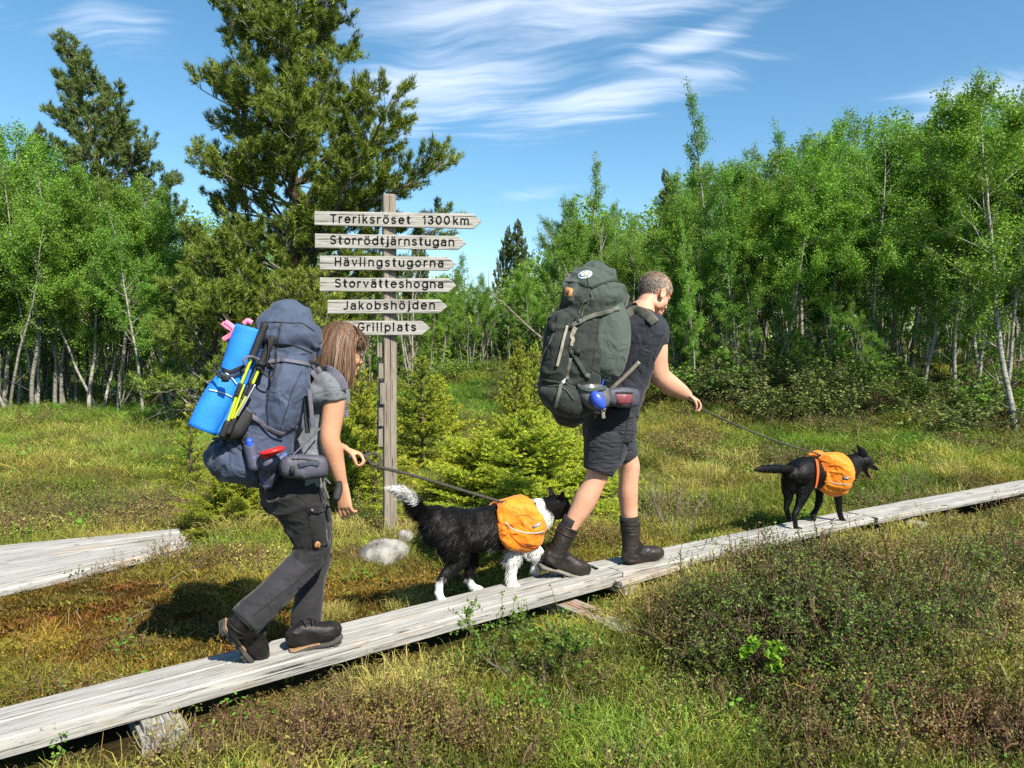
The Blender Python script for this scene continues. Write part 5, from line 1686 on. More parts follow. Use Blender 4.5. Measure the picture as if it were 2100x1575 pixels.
# ------------------------------------------------------------------ the woman
def zw(px): return 3.916 / (1 + .70 * (1050 - px) / 1500)
DW = unit(np.array((.80, .60, 0)))          # walking direction
LW = np.array((-DW[1], DW[0], 0))           # her left (away from the camera)
def woman():
    base = np.array((*P(620, 1330, 3.2)[:2], BH))
    root = empty('person', base, 'woman in grey shirt and dark trousers walking bent under a blue-grey rucksack, holding a leash', 'person')
    hc = P(703, 716, zw(703) + .0)
    fwd = unit(DW * 1.0 + np.array((0, 0, -.30))); up = unit(np.array((0, 0, 1)) + DW * .30)
    pc, A = head_pieces(hc, fwd, up, 1.0, ([P(678, 780, zw(675)), P(664, 812, zw(664))], (.052, .08)))
    body = list(pc)
    fa = DW
    body.append(limb([(684, 775, 0, 20, 1.3), (668, 797, 0, 28, 2.1), (655, 835, 0, 34, 1.65), (636, 890, 0, 33, 1.5), (614, 950, 0, 34, 1.4), (608, 980, 0, 33, 1.3)], zw, fw=fa, n=20))
    # legs (inside the trousers)
    body.append(limb([(606, 990, -.07, 32, 1), (624, 1060, -.085, 30, 1), (642, 1130, -.09, 22, 1), (575, 1200, -.10, 24, 1), (500, 1282, -.10, 14, 1)], zw, n=14))
    body.append(limb([(614, 1000, .09, 32, 1), (640, 1080, .10, 26, 1), (650, 1140, .08, 22, 1), (632, 1220, .06, 22, 1), (622, 1300, .05, 14, 1)], zw, n=14))
    # near arm
    zs = lambda px: 3.17 + (px - 690) * .0016
    arm = limb([(682, 798, 0, 21, 1), (686, 818, 0, 22.5, 1.0), (681, 860, 0, 22.5, 1.0), (676, 898, 0, 21, 1.0), (682, 925, 0, 21.5, .95), (692, 962, 0, 16.5, .95), (702, 996, 0, 11.5, .8), (704, 1004, 0, 12, .8)], zs, n=18)
    body.append(arm)
    wr = P(704, 1000, 3.19)
    body += hand_pieces(wr, P(707, 1040, 3.18) - wr, DW * .5 + LW * .55 + np.array((.2, 0, 0)), .95, (.55, .75, .95, 1.1), side=-1, thumb_out=.55)
    # far arm: shoulder hidden, forearm comes forward
    shf = P(654, 800, zw(654)) + LW * .17
    el = P(668, 905, zw(668)) + LW * .26
    wf = P(706, 922, 3.42)
    Af = catmull(np.array([(*shf, .05), (*((shf + el) / 2), .043), (*el, .036), (*((el + wf) / 2), .034), (*wf, .024)]), 4)
    body.append(tube(Af[:, :3], Af[:, 3], Af[:, 3], n=14))
    body += hand_pieces(wf, P(736, 932, 3.42) - wf, np.array((.1, -.25, -1)), .95, (1.5, 1.6, 1.7, 1.75), side=-1, thumb_curl=.5, thumb_out=.4)
    me = fuse('body', body, .0048, M['skin_w'], 2)
    obj('body', me, root)
    eyes(hc, A, 1.0, root)
    # shirt
    sh = [limb([(688, 771, 0, 23, 1.55), (672, 794, 0, 36, 2.35), (657, 838, 0, 45, 1.75), (640, 890, 0, 45, 1.55), (622, 945, 0, 48, 1.5), (613, 990, 0, 50, 1.5)], zw, fw=fa, n=22, flat_cap=True),
          limb([(648, 812, .09, 28, 1.2), (668, 807, .04, 28, 1.15), (683, 806, 0, 25, 1.0)], zs, n=18, flat_cap=True),
          limb([(666, 788, .08, 27, 1.1), (676, 790, .03, 27, 1.1), (684, 799, 0, 26.5, 1.05), (686, 818, 0, 26.5, 1.1)], zs, n=18, flat_cap=True)]
    Vf = catmull(np.array([(*shf, .066), (*(shf * .5 + el * .5), .060)]), 3)
    sh.append(tube(Vf[:, :3], Vf[:, 3], Vf[:, 3], n=14, flat_cap=True))
    me = fuse('shirt', sh, .006, M['grey_tee'], 8, lambda co, no: fold_noise(co, no, .007, np.array((.2, .1, 1)), 9, 11, 3))
    obj('t_shirt', me, root)
    # trousers: thigh part and washed shins
    pel = limb([(604, 970, 0, 50, 1.35), (594, 998, 0, 60, 1.2), (602, 1026, 0, 58, 1.15)], zw, fw=fa, n=20, flat_cap=True)
    near = limb([(600, 1003, -.075, 58, .85), (619, 1048, -.085, 51, .9), (637, 1095, -.09, 39, .95), (640, 1128, -.09, 36, .95), (618, 1160, -.095, 34, .95), (573, 1206, -.10, 34, .95), (530, 1248, -.10, 36, .95), (502, 1276, -.10, 36, .95)], zw, n=22, flat_cap=True)
    far = limb([(612, 1000, .09, 50, .95), (634, 1062, .10, 43, .9), (648, 1130, .08, 31, .95), (640, 1180, .06, 29, .95), (630, 1250, .05, 30, .95), (628, 1300, .05, 31, .95)], zw, n=22, flat_cap=True)
    def wr_t(co, no):
        a = fold_noise(co, no, .012, np.array((-.25, -.1, 1)), 11, 31, 3.2)
        k = 1.15 - .55 * sst(.55, .35, co[:, 2])
        return a * k
    me = fuse('trousers', [pel, near, far], .0055, [M['trek_black'], M['trek_shin']], 2, wr_t)
    # shin panels below the knees are a lighter fabric
    ctr = np.empty(len(me.polygons) * 3, np.float32); me.polygons.foreach_get('center', ctr); ctr = ctr.reshape(-1, 3)
    knee = P(640, 1130, zw(640)); sh_dir = unit(P(500, 1280, zw(500)) - knee)
    kk = P(648, 1160, zw(648))
    isf = (ctr @ LW) > (P(630, 1200, zw(630) - .02) @ LW) + .0
    shin = np.where(isf, ctr[:, 2] < kk[2] - .0, ((ctr - knee) @ sh_dir) > .075)
    me.polygons.foreach_set('material_index', shin.astype(np.int32))
    tr = obj('trousers', me, root)
    bv = bvh_of(me)
    def cuffp(nm, pix, w): strap(bv, pix, w, M['trek_shin'], tr, .0035, .003, nm, dens=3)
    cuffp('cuff_band', [(481, 1247), (500, 1262), (518, 1280), (527, 1290)], 9)
    cuffp('cuff_band', [(601, 1297), (615, 1302), (640, 1302), (655, 1297)], 12)
    # cargo pocket with flap and tag
    patch(bv, [(636, 1052), (664, 1052), (668, 1080), (671, 1110), (670, 1120), (641, 1124), (639, 1090)], M['trek_black'], tr, 'cargo_pocket', .006, .003, puff=.004)
    patch(bv, [(628, 1033), (650, 1031), (666, 1030), (668, 1048), (650, 1053), (633, 1052)], M['trek_black'], tr, 'pocket_flap', .011, .003)
    patch(bv, ell(638.5, 1044, 2.2, 2.2, 0, 10), M['sole_pale'], tr, 'snap_button', .016, .002, rings=2)
    t = patch(bv, ell(650, 1116, 5.2, 7, 8, 16), M['leather_tag'], tr, 'leather_badge', .0125, .002, rings=2)
    patch(bv, [(648, 1120), (651, 1111), (653, 1113), (650, 1118), (651, 1121)], M['tag_mark'], t, 'badge_print', .015, .0005, rings=1)
    strap(bv, [(628, 1032), (632, 1060), (637, 1090), (635, 1126)], 2.0, M['sock'], tr, .003, .002, 'seam', dens=3)
    strap(bv, [(648, 1152), (610, 1190), (570, 1222), (520, 1262)], 2.0, M['sock'], tr, .002, .002, 'seam', dens=4)
    # boots
    side_v = LW
    f_up = unit(np.array((.62, .4, .75)))
    b, fr = boot('boot', root, (450, 1281), (521, 1361), (492, 1283, zw(495) - .10), (505, 1268, zw(500) - .10), zw(470) - .10 + .03, zw(500) - .10 + .12, .098, .047, M['boot'], (M['sole'], M['sole']), side_v, P(560, 1240, 3) - P(490, 1320, 3), 'rear boot with lifted heel', rand=M['sole_tan'])
    b2, fr = boot('boot', root, (592, 1342), (699, 1312), (618, 1300, zw(618) + .05), (622, 1280, zw(622) + .05), 3.205, 3.30, .10, .048, M['boot'], (M['sole'], M['sole']), side_v, np.array((0, 0, 1.)), 'front boot flat on the plank', rand=M['sole_tan'])
    # hair: bob
    rng = rng_(9)
    n = 8500
    u = rng.normal(0, 1, (n * 2, 3)); u = unit(u)
    u = u[(u[:, 2] > -.15) & ~((u[:, 0] > .24) & (u[:, 2] < .42))][:n]
    n = len(u)
    rad = np.array((.108, .088, .098)); c0 = np.array((-.014, 0, .028))
    part = np.array((.35, 0, .95)); k = 9
    paths = np.zeros((n, k, 3))
    az = np.arctan2(u[:, 1], u[:, 0]); elv0 = np.arcsin(np.clip(u[:, 2], -1, 1))
    end = rng.uniform(-.132, -.085, n) + .02 * np.cos(az * 2)
    # face opening
    face = (np.abs(az) < R(76))
    end = np.where(face, rng.uniform(.030, .045, n), end)
    cl_id = (vn(u * 7, 1, 13, 1) * 40).astype(int) + (vn(u * 9 + 5, 1, 17, 1) * 40).astype(int) * 40
    crg = rng_(5).normal(0, 1, (1700, 4))
    curl = rng.normal(0, .004, (n, 3)) + crg[cl_id % 1700, :3] * .015
    lump = (vn(u * 5, 1, 3, 2) - .5)
    gdown = unit(np.array((0, 0, -1.)) @ A.T)      # world down in head frame
    for i in range(k):
        t = i / (k - 1)
        # slide down over the skull then hang
        e = elv0 * (1 - t) + np.where(face, .12, -.25) * t
        rr = rad * (1 + .05 * lump[:, None] + .015 * math.sin(i * 1.3)) * (1 - .09 * t * face)[:, None]
        onp = np.stack([np.cos(e) * np.cos(az), np.cos(e) * np.sin(az), np.sin(e)], 1) * rr + c0
        zt = (elv0 * 0 + c0[2] + rad[2] * np.sin(elv0)) * (1 - t) + end * t
        hang = onp.copy(); hang[:, 2] = np.minimum(hang[:, 2], zt)
        flare = np.stack([np.cos(az), np.sin(az), np.zeros(n)], 1) * (.012 * t * t)[..., None] if False else np.stack([np.cos(az), np.sin(az), np.zeros(n)], 1) * (.010 * t * t) * np.where(face, -.4, 1)[:, None]
        paths[:, i] = np.where((zt < hang[:, 2] + 1e-9)[:, None], hang, onp) + flare + curl * t
        below = np.maximum(0, c0[2] - .03 - zt)
        paths[:, i] += gdown * (below * .55)[:, None] * np.where(face, 0, 1)[:, None]
        paths[:, i, 2] += (below * .35) * np.where(face, 0, 1)
    pw = hc + paths @ A
    base_c = np.array((.052, .030, .019)); hi = np.array((.165, .092, .053))
    w = np.clip(rng.uniform(0, .6, n) + np.abs(crg[cl_id % 1700, 3]) * .45, 0, 1)[:, None] ** 1.5
    cols = base_c * (1 - w) + hi * w
    ho = strands('hair', np.tile(hc, (n, 1)), pw, .0036, M['hair_w'], root, cols, rng)
    # scalp cap under the strands
    V, Q, T = ellipsoid((0, 0, 0), (1, 1, 1), None, 40)
    loc = V * rad * .985 + c0
    keep = (V[:, 2] > -.35) & ~((np.abs(np.arctan2(V[:, 1], V[:, 0])) < R(72)) & (V[:, 2] < .30))
    Qk = Q[keep[Q].all(1)]; Tk = T[keep[T].all(1)]
    mb = MB(); mb.add(hc + loc @ A, Qk, Tk, c=base_c * .9)
    # back and side curtain so that no neck shows through
    azs = np.linspace(R(80), R(280), 30); rows = []
    for z, s in ((.0, 1.0), (-.03, 1.0), (-.06, .99), (-.09, .97), (-.112, .93)):
        p = np.stack([np.cos(azs) * rad[0] * s + c0[0], np.sin(azs) * rad[1] * s, np.full(30, z)], 1)
        p = p + gdown * max(0, -z) * .55 + np.array((0, 0, .35 * max(0, -z)))
        rows.append(p)
    V = hc + np.concatenate(rows) @ A
    i = np.arange(4)[:, None] * 30 + np.arange(29)[None, :]
    mb.add(V, np.stack([i, i + 1, i + 31, i + 30], -1).reshape(-1, 4), c=base_c * .8)
    obj('hair_base', mb.mesh('hair_base', M['hair_w']), ho)
    # spectacles
    mb = MB()
    for y in (-1, 1):
        c = np.array((.100, y * .033, -.010)); t = np.linspace(0, 2 * math.pi, 17)
        ring = np.stack([np.full(17, c[0]), c[1] + .023 * np.cos(t), c[2] + .016 * np.sin(t)], 1)
        mb.add(*tube(hc + ring @ A, .0012, .0012, n=6, cap=False))
        mb.add(*tube(hc + np.array([(.098, y * .056, -.006), (.05, y * .074, -.006), (.0, y * .080, -.004)]) @ A, .0014, .0014, fw=A[2], n=6))
    mb.add(*tube(hc + np.array([(.101, -.010, -.006), (.104, 0, -.003), (.101, .010, -.006)]) @ A, .0012, .0012, fw=A[2], n=6))
    obj('glasses', mb.mesh('glasses', M['sole']), root)
    return root
WOMAN = woman()

# ------------------------------------------------------------------ the man
def zm(px): return 4.06 / (1 - .0004 * (px - 1050))
DM = unit(np.array((.83, .56, 0))); LM = np.array((-DM[1], DM[0], 0))
def man():
    base = np.array((*P(1250, 1175, 4.4)[:2], BH))
    root = empty('person', base, 'man in dark T-shirt and shorts striding with a big green rucksack, holding out a leash', 'person')
    hc = P(1344, 602, zm(1340))
    fwd = unit(DM + np.array((0, 0, -.55)) + np.array((.05, -.1, 0))); up = unit(np.array((0, 0, 1)) + DM * .55)
    pc, A = head_pieces(hc, fwd, up, 1.06, ([P(1316, 640, zm(1312)), P(1297, 668, zm(1297))], (.062, .09)))
    body = list(pc)
    zs = lambda px: 4.36 + (px - 1340) * .0012
    body.append(limb([(1314, 640, 0, 25, 1.3), (1298, 665, 0, 32, 2.1), (1287, 710, 0, 37, 1.65), (1274, 770, 0, 33, 1.4), (1257, 840, 0, 32, 1.4), (1252, 870, 0, 31, 1.3)], zm, fw=DM, n=20))
    arm = limb([(1336, 682, 0, 24, 1), (1345, 707, 0, 24, 1), (1347, 745, 0, 22.5, 1.0), (1354, 772, 0, 22, 1.0), (1374, 789, 0, 21, .95), (1397, 803, .02, 16, .95), (1409, 810, .03, 11.5, .85)], zs, n=18)
    body.append(arm)
    wr = P(1407, 809, 4.46)
    body += hand_pieces(wr, P(1432, 825, 4.50) - wr, np.array((-.25, -.05, -1)), .98, (1.25, 1.3, 1.35, 1.35), side=-1, thumb_curl=.5, thumb_out=.4)
    # far arm, mostly hidden by the body
    shf = P(1290, 690, zm(1290)) + LM * .20
    el = P(1300, 775, zm(1300)) + LM * .22; wf = P(1296, 735, zm(1300)) + LM * .10 + DM * .17
    Af = catmull(np.array([(*shf, .055), (*((shf + el) / 2), .047), (*el, .040), (*((el + wf) / 2), .038), (*wf, .027)]), 4)
    body.append(tube(Af[:, :3], Af[:, 3], Af[:, 3], n=14))
    body += hand_pieces(wf, -LM * .6 + np.array((0, 0, .8)), -DM, .98, (1.1, 1.2, 1.2, 1.2), side=-1)
    # legs
    zb = lambda px: 4.30 + (px - 1200) * .0006
    body.append(limb([(1243, 890, 0.04, 30, 1), (1234, 930, 0.03, 29, 1.0), (1227, 968, 0.01, 24, 1.0), (1219, 990, 0, 21.5, 1.05), (1202, 1022, 0, 24, 1.0), (1190, 1045, 0, 21.5, 1.0), (1176, 1068, 0, 18, 1), (1160, 1100, 0, 14, 1), (1143, 1140, 0, 14, 1)], zb, n=20))
    zf_ = lambda px: 4.54
    body.append(limb([(1264, 880, 0, 29, 1), (1280, 930, 0, 25, 1.0), (1290, 957, 0, 22.5, 1), (1289, 985, 0, 20, 1.05), (1288, 1010, 0, 20.5, 1.05), (1289, 1040, 0, 18.5, 1.0), (1291, 1060, 0, 17.5, 1), (1294, 1100, 0, 14, 1), (1294, 1145, 0, 14, 1)], zf_, n=20))
    me = fuse('body', body, .0055, M['skin_m'], 2)
    obj('body', me, root)
    eyes(hc, A, 1.06, root)
    # T-shirt
    sh = [limb([(1312, 645, 0, 31, 1.5), (1299, 668, 0, 41, 2.15), (1289, 710, 0, 49, 1.75), (1277, 765, 0, 45, 1.55), (1264, 815, 0, 42, 1.5), (1255, 845, 0, 43, 1.5)], zm, fw=DM, n=24, flat_cap=True),
          limb([(1330, 666, .03, 32, 1.05), (1341, 680, 0, 31, 1.0), (1344, 706, 0, 26, 1.0)], zs, n=18, flat_cap=True),
          tube(np.array([shf, shf * .5 + el * .5]), np.array((.075, .066)), np.array((.075, .066)), n=14, flat_cap=True)]
    me = fuse('t_shirt', sh, .006, M['navy_tee'], 2, lambda co, no: fold_noise(co, no, .011, np.array((-.5, -.3, 1)), 12, 21, 3.5))
    obj('t_shirt', me, root)
    # shorts
    pel = limb([(1252, 838, 0, 43, 1.5), (1250, 870, 0, 46, 1.45), (1248, 900, 0, 46, 1.35)], zm, fw=DM, n=22, flat_cap=True)
    n_ = limb([(1246, 890, -.06, 46, 1.0), (1240, 925, -.08, 44, .95), (1226, 968, -.10, 31, 1.15)], lambda px: 4.42, n=22, flat_cap=True)
    f_ = limb([(1260, 880, 0, 38, 1.0), (1272, 915, 0.0, 35, 1.0), (1284, 942, 0.0, 26.5, 1.05)], lambda px: 4.54, n=22, flat_cap=True)
    me = fuse('shorts', [pel, n_, f_], .0055, M['shorts'], 2, lambda co, no: fold_noise(co, no, .008, np.array((-.1, -.05, 1)), 12, 51, 4))
    sh_o = obj('shorts', me, root)
    bv = bvh_of(me)
    strap(bv, [(1199, 962), (1215, 968), (1235, 972), (1252, 973)], 3, M['sock'], sh_o, .002, .002, 'hem', dens=3)
    strap(bv, [(1287, 850), (1283, 890), (1270, 940)], 2, M['sock'], sh_o, .002, .002, 'seam', dens=3)
    # socks and boots
    def sock(a, b, z):
        V = limb([(a[0], a[1], z, a[2], 1), (b[0], b[1], z, b[2], 1)], n=20, flat_cap=True)
        mb = MB(); mb.add(*V); obj('sock', mb.mesh('sock', M['sock']), root)
    sock((1175, 1063, 19.5), (1158, 1096, 19), 4.29); sock((1289.5, 1058, 19.3), (1292, 1092, 19), 4.54)
    boot('boot', root, (1104, 1163), (1201, 1189), (1141, 1136, 4.26), (1166, 1081, 4.28), 4.24, 4.33, .112, .056, M['boot_brown'], (M['sole_pale'], M['sole']), LM, P(1170, 1080, 4.3) - P(1140, 1170, 4.3), 'rear boot with raised heel', height=.062)
    boot('boot', root, (1277, 1168), (1357, 1150), (1294, 1120, 4.53), (1292.5, 1072, 4.54), 4.50, 4.64, .112, .056, M['boot_brown'], (M['sole_pale'], M['sole']), LM, np.array((0, 0, 1.)), 'front boot flat on the plank', height=.062)
    # boot laces / folds
    # cropped hair
    rng = rng_(19)
    V, Q, T = ellipsoid((0, 0, 0), (1, 1, 1), None, 56)
    rad = np.array((.1015, .0812, .0915)) * 1.06; c0 = np.array((-.014, 0, .029)) * 1.06
    az = np.abs(np.arctan2(V[:, 1], V[:, 0]))
    line = np.interp(az, [0, R(40), R(62), R(80), R(95), R(115), R(180)], [.42, .30, -.02, -.22, -.12, -.62, -.72])
    keep = V[:, 2] > line
    def col(u):
        side = sst(.6, -.1, u[:, 2]); back = sst(.1, -.8, u[:, 0])
        c = np.array((.50, .37, .28)) * (1 - side[:, None]) + np.array((.42, .35, .30)) * side[:, None]
        c = c * (1 - back[:, None] * .45)
        return c * (.75 + .5 * vn(u * 6, 1, 4, 3)[:, None])
    loc = V * rad * (1 + .02 * (vn(V * 4, 1, 3, 2) - .5)[:, None]) + c0
    mb = MB(); mb.add(hc + loc @ A, Q[keep[Q].all(1)], T[keep[T].all(1)], c=col(V))
    ho = obj('hair', mb.mesh('hair', M['hair_m']), root)
    u = unit(rng.normal(0, 1, (16000, 3))); a2 = np.abs(np.arctan2(u[:, 1], u[:, 0]))
    ln = np.interp(a2, [0, R(40), R(62), R(80), R(95), R(115), R(180)], [.42, .30, -.02, -.22, -.12, -.62, -.72]) + rng.normal(0, .05, len(u))
    u = u[u[:, 2] > ln]; n = len(u)
    p0 = u * rad + c0
    d = unit(u + np.array((.5, 0, -.5)) * .9 + rng.normal(0, .25, (n, 3)))
    L = rng.uniform(.007, .013, n)[:, None]
    pa = np.stack([p0, p0 + d * L * .5, p0 + d * L + np.array((0, 0, -.001))], 1)
    cl = col(u) * rng.uniform(.75, 1.35, (n, 1))
    strands('cropped_hair', np.tile(hc, (n, 1)), hc + pa @ A, .0016, M['hair_m'], ho, cl, rng)
    # brow
    for y in (-1, 1):
        mb = MB(); mb.add(*tube(hc + (np.array([(.094, y * .014, .010), (.090, y * .030, .015), (.080, y * .048, .010)]) * 1.06) @ A, .003, .0018, fw=A[2], n=6), c=np.array((.14, .10, .07)))
        obj('eyebrow', mb.mesh('eyebrow', M['hair_m']), root)
    return root
MAN = man()
# ------------------------------------------------------------------ rucksacks and what hangs on them
M['pk_blue'] = mat_cloth('slate blue pack fabric', (.048, .066, .112), (.035, .050, .088), .55, 13, rough=.7)
M['pk_blue_dk'] = mat_cloth('dark slate pack fabric', (.032, .042, .064), (.024, .032, .050), .5, 14, rough=.65)
M['web_purple'] = mat_plain('grey-violet webbing', (.11, .105, .14), (.08, .078, .105), 30, .8, .3, 300)
M['web_black'] = mat_plain('black webbing', (.007, .007, .008), (.014, .014, .015), 30, .7, .3, 200)
M['pk_green'] = mat_cloth('grey-green waxed canvas', (.046, .062, .051), (.034, .048, .040), .5, 11, rough=.75)
M['pk_green_lit'] = mat_cloth('sunlit grey-green canvas', (.066, .086, .071), (.050, .067, .056), .5, 10, rough=.8)  # lighter copy of the canvas, sunlight painted into the side pocket
M['pk_green_dk'] = mat_cloth('shaded grey-green canvas', (.021, .027, .0235), (.015, .020, .0175), .5, 12, rough=.75)  # darker copy of the canvas, shade painted into the back of the pack
M['web_sand'] = mat_plain('sand webbing', (.27, .25, .20), (.20, .185, .15), 30, .8, .3, 300)
M['web_olive'] = mat_plain('olive webbing', (.12, .12, .095), (.08, .08, .065), 30, .8, .3, 300)
M['mat_blue'] = mat_plain('blue foam mat', (.012, .20, .72), (.010, .16, .62), 12, .75, .25, 120)
M['cord'] = mat_plain('white cord', (.7, .7, .7), None, 10, .7)
M['pink'] = mat_plain('pink ribbon', (.75, .22, .33), (.62, .14, .25), 30, .6)
M['pole_lime'] = mat_plain('lime pole', (.42, .50, .03), (.35, .42, .02), 10, .35)
M['alu'] = mat_plain('aluminium', (.6, .6, .6), None, 10, .3, metal=.9)
M['red_cup'] = mat_plain('red rubber', (.62, .02, .02), (.5, .015, .015), 20, .45)
M['blue_cap'] = mat_plain('blue plastic', (.02, .08, .55), (.02, .06, .42), 10, .3)
M['blue_bottle'] = mat_plain('blue enamel', (.035, .085, .50), (.03, .06, .36), 14, .4)
M['white_pl'] = mat_plain('white plastic', (.7, .72, .72), None, 10, .35)
M['orange'] = mat_cloth('orange nylon', (.80, .235, .012), (.68, .17, .010), .5, 15, rough=.55)
M['orange_dk'] = mat_cloth('deep orange nylon', (.62, .10, .008), (.55, .08, .006), .4, 15, rough=.55)
M['reflect'] = mat_plain('grey reflective piping', (.5, .5, .5), None, 10, .4)
M['tag_grey'] = mat_plain('grey woven label', (.22, .22, .25), None, 10, .6)
def mat_mesh(name, c1, c2, fleck, gs=22):
    m, t, b, out = mat_new(name)
    tc = t.n('ShaderNodeTexCoord'); v = tc.outputs['Object']
    vo = t.n('ShaderNodeTexVoronoi'); vo.inputs['Scale'].default_value = 380; t.l(v, vo.inputs['Vector'])
    c = t.mix(t.mapr(vo.outputs['Distance'], .2, .5), c1, c2)
    g = t.mapr(t.noise(v, gs, 5, .7, 1.), .58, .68)
    c = t.mix(t.m('MULTIPLY', g, .75), c, fleck)  # noise flecks of a second colour
    t.l(c, b.inputs['Base Color']); b.inputs['Roughness'].default_value = .6
    bp = t.n('ShaderNodeBump'); bp.inputs['Strength'].default_value = .3; bp.inputs['Distance'].default_value = .002
    t.l(vo.outputs['Distance'], bp.inputs['Height']); t.l(bp.outputs[0], b.inputs['Normal'])
    return m
M['net_blue'] = mat_mesh('blue-grey netting', (.09, .09, .14), (.05, .05, .085), (.10, .20, .60))
M['net_grey'] = mat_mesh('grey netting', (.12, .12, .13), (.07, .07, .075), (.28, .28, .30))
M['net_dark'] = mat_mesh('violet-grey netting', (.075, .072, .10), (.04, .04, .06), (.12, .11, .16))
M['net_red'] = mat_mesh('netting over red wrappers', (.30, .05, .06), (.12, .03, .04), (.35, .33, .33), 40)

def rope(name, pts, r, mat, parent=None, sub=5, n=6, flat=1.0):
    A = catmull(np.asarray(pts, float), sub)
    mb = MB(); mb.add(*tube(A, r, r * flat, n=n)); return obj(name, mb.mesh(name, mat), parent)
def ppts(L): return [P(*q) for q in L]

def pack_woman():
    base = P(500, 1000, 3.05)
    root = empty('backpack', base, 'large slate-blue trekking rucksack on the woman\'s back', 'backpack')
    W = lambda px: zw(px)
    fn = lambda a, d, f, s, st=3.: (lambda co, no: fold_noise(co, no, a, np.array(d), f, s, st))
    ax = P(600, 650, zw(600)) - P(490, 980, zw(490))
    bag = fuse('main_bag', [limb([(528, 955, 0, 50, 1.0, 2.6), (520, 930, 0, 70, .95, 2.8), (530, 890, 0, 74, .92, 2.8), (552, 830, 0, 76, .88, 2.8), (572, 770, 0, 68, .9, 2.6), (588, 722, 0, 60, .95, 2.4), (596, 690, 0, 56, 1, 2.4)], W, n=26)],
               .007, M['pk_blue'], 3, fn(.022, (.3, .1, 1), 9, 61, 3.5))
    obj('main_bag', bag, root)
    lower = fuse('lower', [limb([(545, 972, 0, 27, 1.5, 2.2), (508, 955, 0, 42, 1.5, 2.4), (474, 942, 0, 48, 1.35, 2.4), (453, 937, 0, 36, 1.35, 2.2)], W, n=26), limb([(474, 916, 0, 28, 1.5), (458, 950, 0, 28, 1.4), (500, 974, 0, 20, 1.8)], W, n=20)],
                .007, M['pk_blue'], 3, fn(.016, (1, .5, .3), 9, 63, 3))
    obj('bottom_compartment', lower, root)
    lid = fuse('lid', [limb([(592, 730, 0, 52, 1.0, 2.6), (592, 700, 0, 62, 1.0, 2.6), (592, 668, 0, 58, .95, 2.4), (596, 650, 0, 42, .9, 2.2)], W, n=26), limb([(545, 700, -.02, 20, 2.2), (550, 672, -.01, 22, 2.0)], W, n=18), limb([(640, 720, 0, 20, 2.0), (636, 690, 0, 18, 2.2)], W, n=18)],
              .007, M['pk_blue'], 3, fn(.022, (.1, .1, 1), 10, 65, 3.5))
    obj('lid', lid, root)
    side = fuse('side', [limb([(600, 752, -.10, 30, .9), (592, 790, -.13, 40, .75), (580, 832, -.13, 43, .7), (568, 868, -.12, 36, .7), (562, 888, -.10, 22, .7)], W, n=22)],
               .006, M['pk_blue'], 3, fn(.020, (1, .4, -.2), 11, 67, 5))
    obj('side_pocket', side, root)
    _b0 = bvh_of(bag, lower, side)
    net_o = patch(_b0, [(499, 904), (512, 918), (530, 930), (550, 937), (568, 936), (583, 929), (578, 950), (566, 975), (552, 998), (543, 1003), (533, 990), (522, 962), (510, 932)], M['net_blue'], root, 'mesh_pocket', .022, .03, rings=4, puff=.03, fall=2.98)
    net = net_o.data
    belt = fuse('belt', [limb([(592, 957, 0, 22, .9, 2.8), (625, 957, 0, 26, .8, 3), (655, 957, .01, 24, .8, 2.8)], lambda px: 3.04 + (px - 620) * .0006, n=20)], .0055, M['net_dark'], 2, fn(.007, (1, 0, .2), 16, 71, 2))
    obj('hip_belt_pocket', belt, root)
    bv = bvh_of(bag, lower, lid, side, net, belt)
    st = lambda nm, pix, w, m, off=.006, th=.004, fall=None, dens=3: strap(bv, pix, w, M[m], root, off, th, nm, fall, dens=dens)
    st('compression_strap', [(462, 770), (490, 815), (515, 850), (545, 872), (580, 888)], 9, 'web_purple', .012)
    st('lid_strap', [(545, 742), (575, 740), (600, 742), (632, 748)], 8, 'web_purple', .007)
    st('lid_seam', [(536, 662), (560, 660), (590, 662), (620, 664), (645, 680)], 2.2, 'web_black', .002, .002)
    st('lid_cord', [(577, 662), (572, 690), (567, 715), (564, 740)], 2.6, 'web_black', .006, .003)
    st('lid_hem', [(542, 708), (570, 706), (600, 708), (640, 724)], 3, 'web_black', .002, .002)
    st('side_seam', [(620, 760), (600, 800), (585, 850), (575, 880)], 1.8, 'web_black', .002, .002)
    st('side_seam', [(565, 770), (553, 800), (548, 840), (552, 880)], 1.8, 'web_black', .002, .002)
    st('bottom_zip', [(432, 912), (450, 906), (478, 910), (500, 930), (514, 965)], 3.5, 'web_black', .003, .002)
    st('bottom_strap', [(460, 905), (448, 930), (442, 960), (438, 972)], 6, 'pk_blue_dk', .007)
    st('bottom_strap', [(500, 905), (510, 930), (522, 960), (536, 995)], 7, 'web_black', .004)
    st('pocket_rim', [(500, 903), (512, 918), (532, 930), (555, 936), (576, 930)], 8, 'pk_blue', .008, .006)
    st('haul_webbing', [(430, 905), (460, 900), (490, 898)], 7, 'web_black', .010)
    st('tool_loop', [(540, 690), (546, 702), (541, 712)], 3, 'web_black', .01)
    st('belt_zip', [(598, 942), (625, 942), (652, 946)], 3, 'web_black', .003, .002)
    st('belt_flap', [(612, 955), (635, 950), (654, 952)], 10, 'pk_blue_dk', .005, .004)
    # loose tape ends and buckles
    rope('hanging_tape', [P(628, 812, 3.06), P(628, 850, 3.05), P(631, 888, 3.04)], .010, M['web_black'], root, flat=.2)
    rope('hanging_tape', [P(634, 800, 3.04), P(638, 840, 3.03), P(641, 876, 3.03)], .010, M['web_purple'], root, flat=.2)
    rope('stabiliser_tape', [P(657, 878, 3.10), P(630, 905, 3.06), P(602, 932, 3.03)], .0035, M['web_purple'], root)
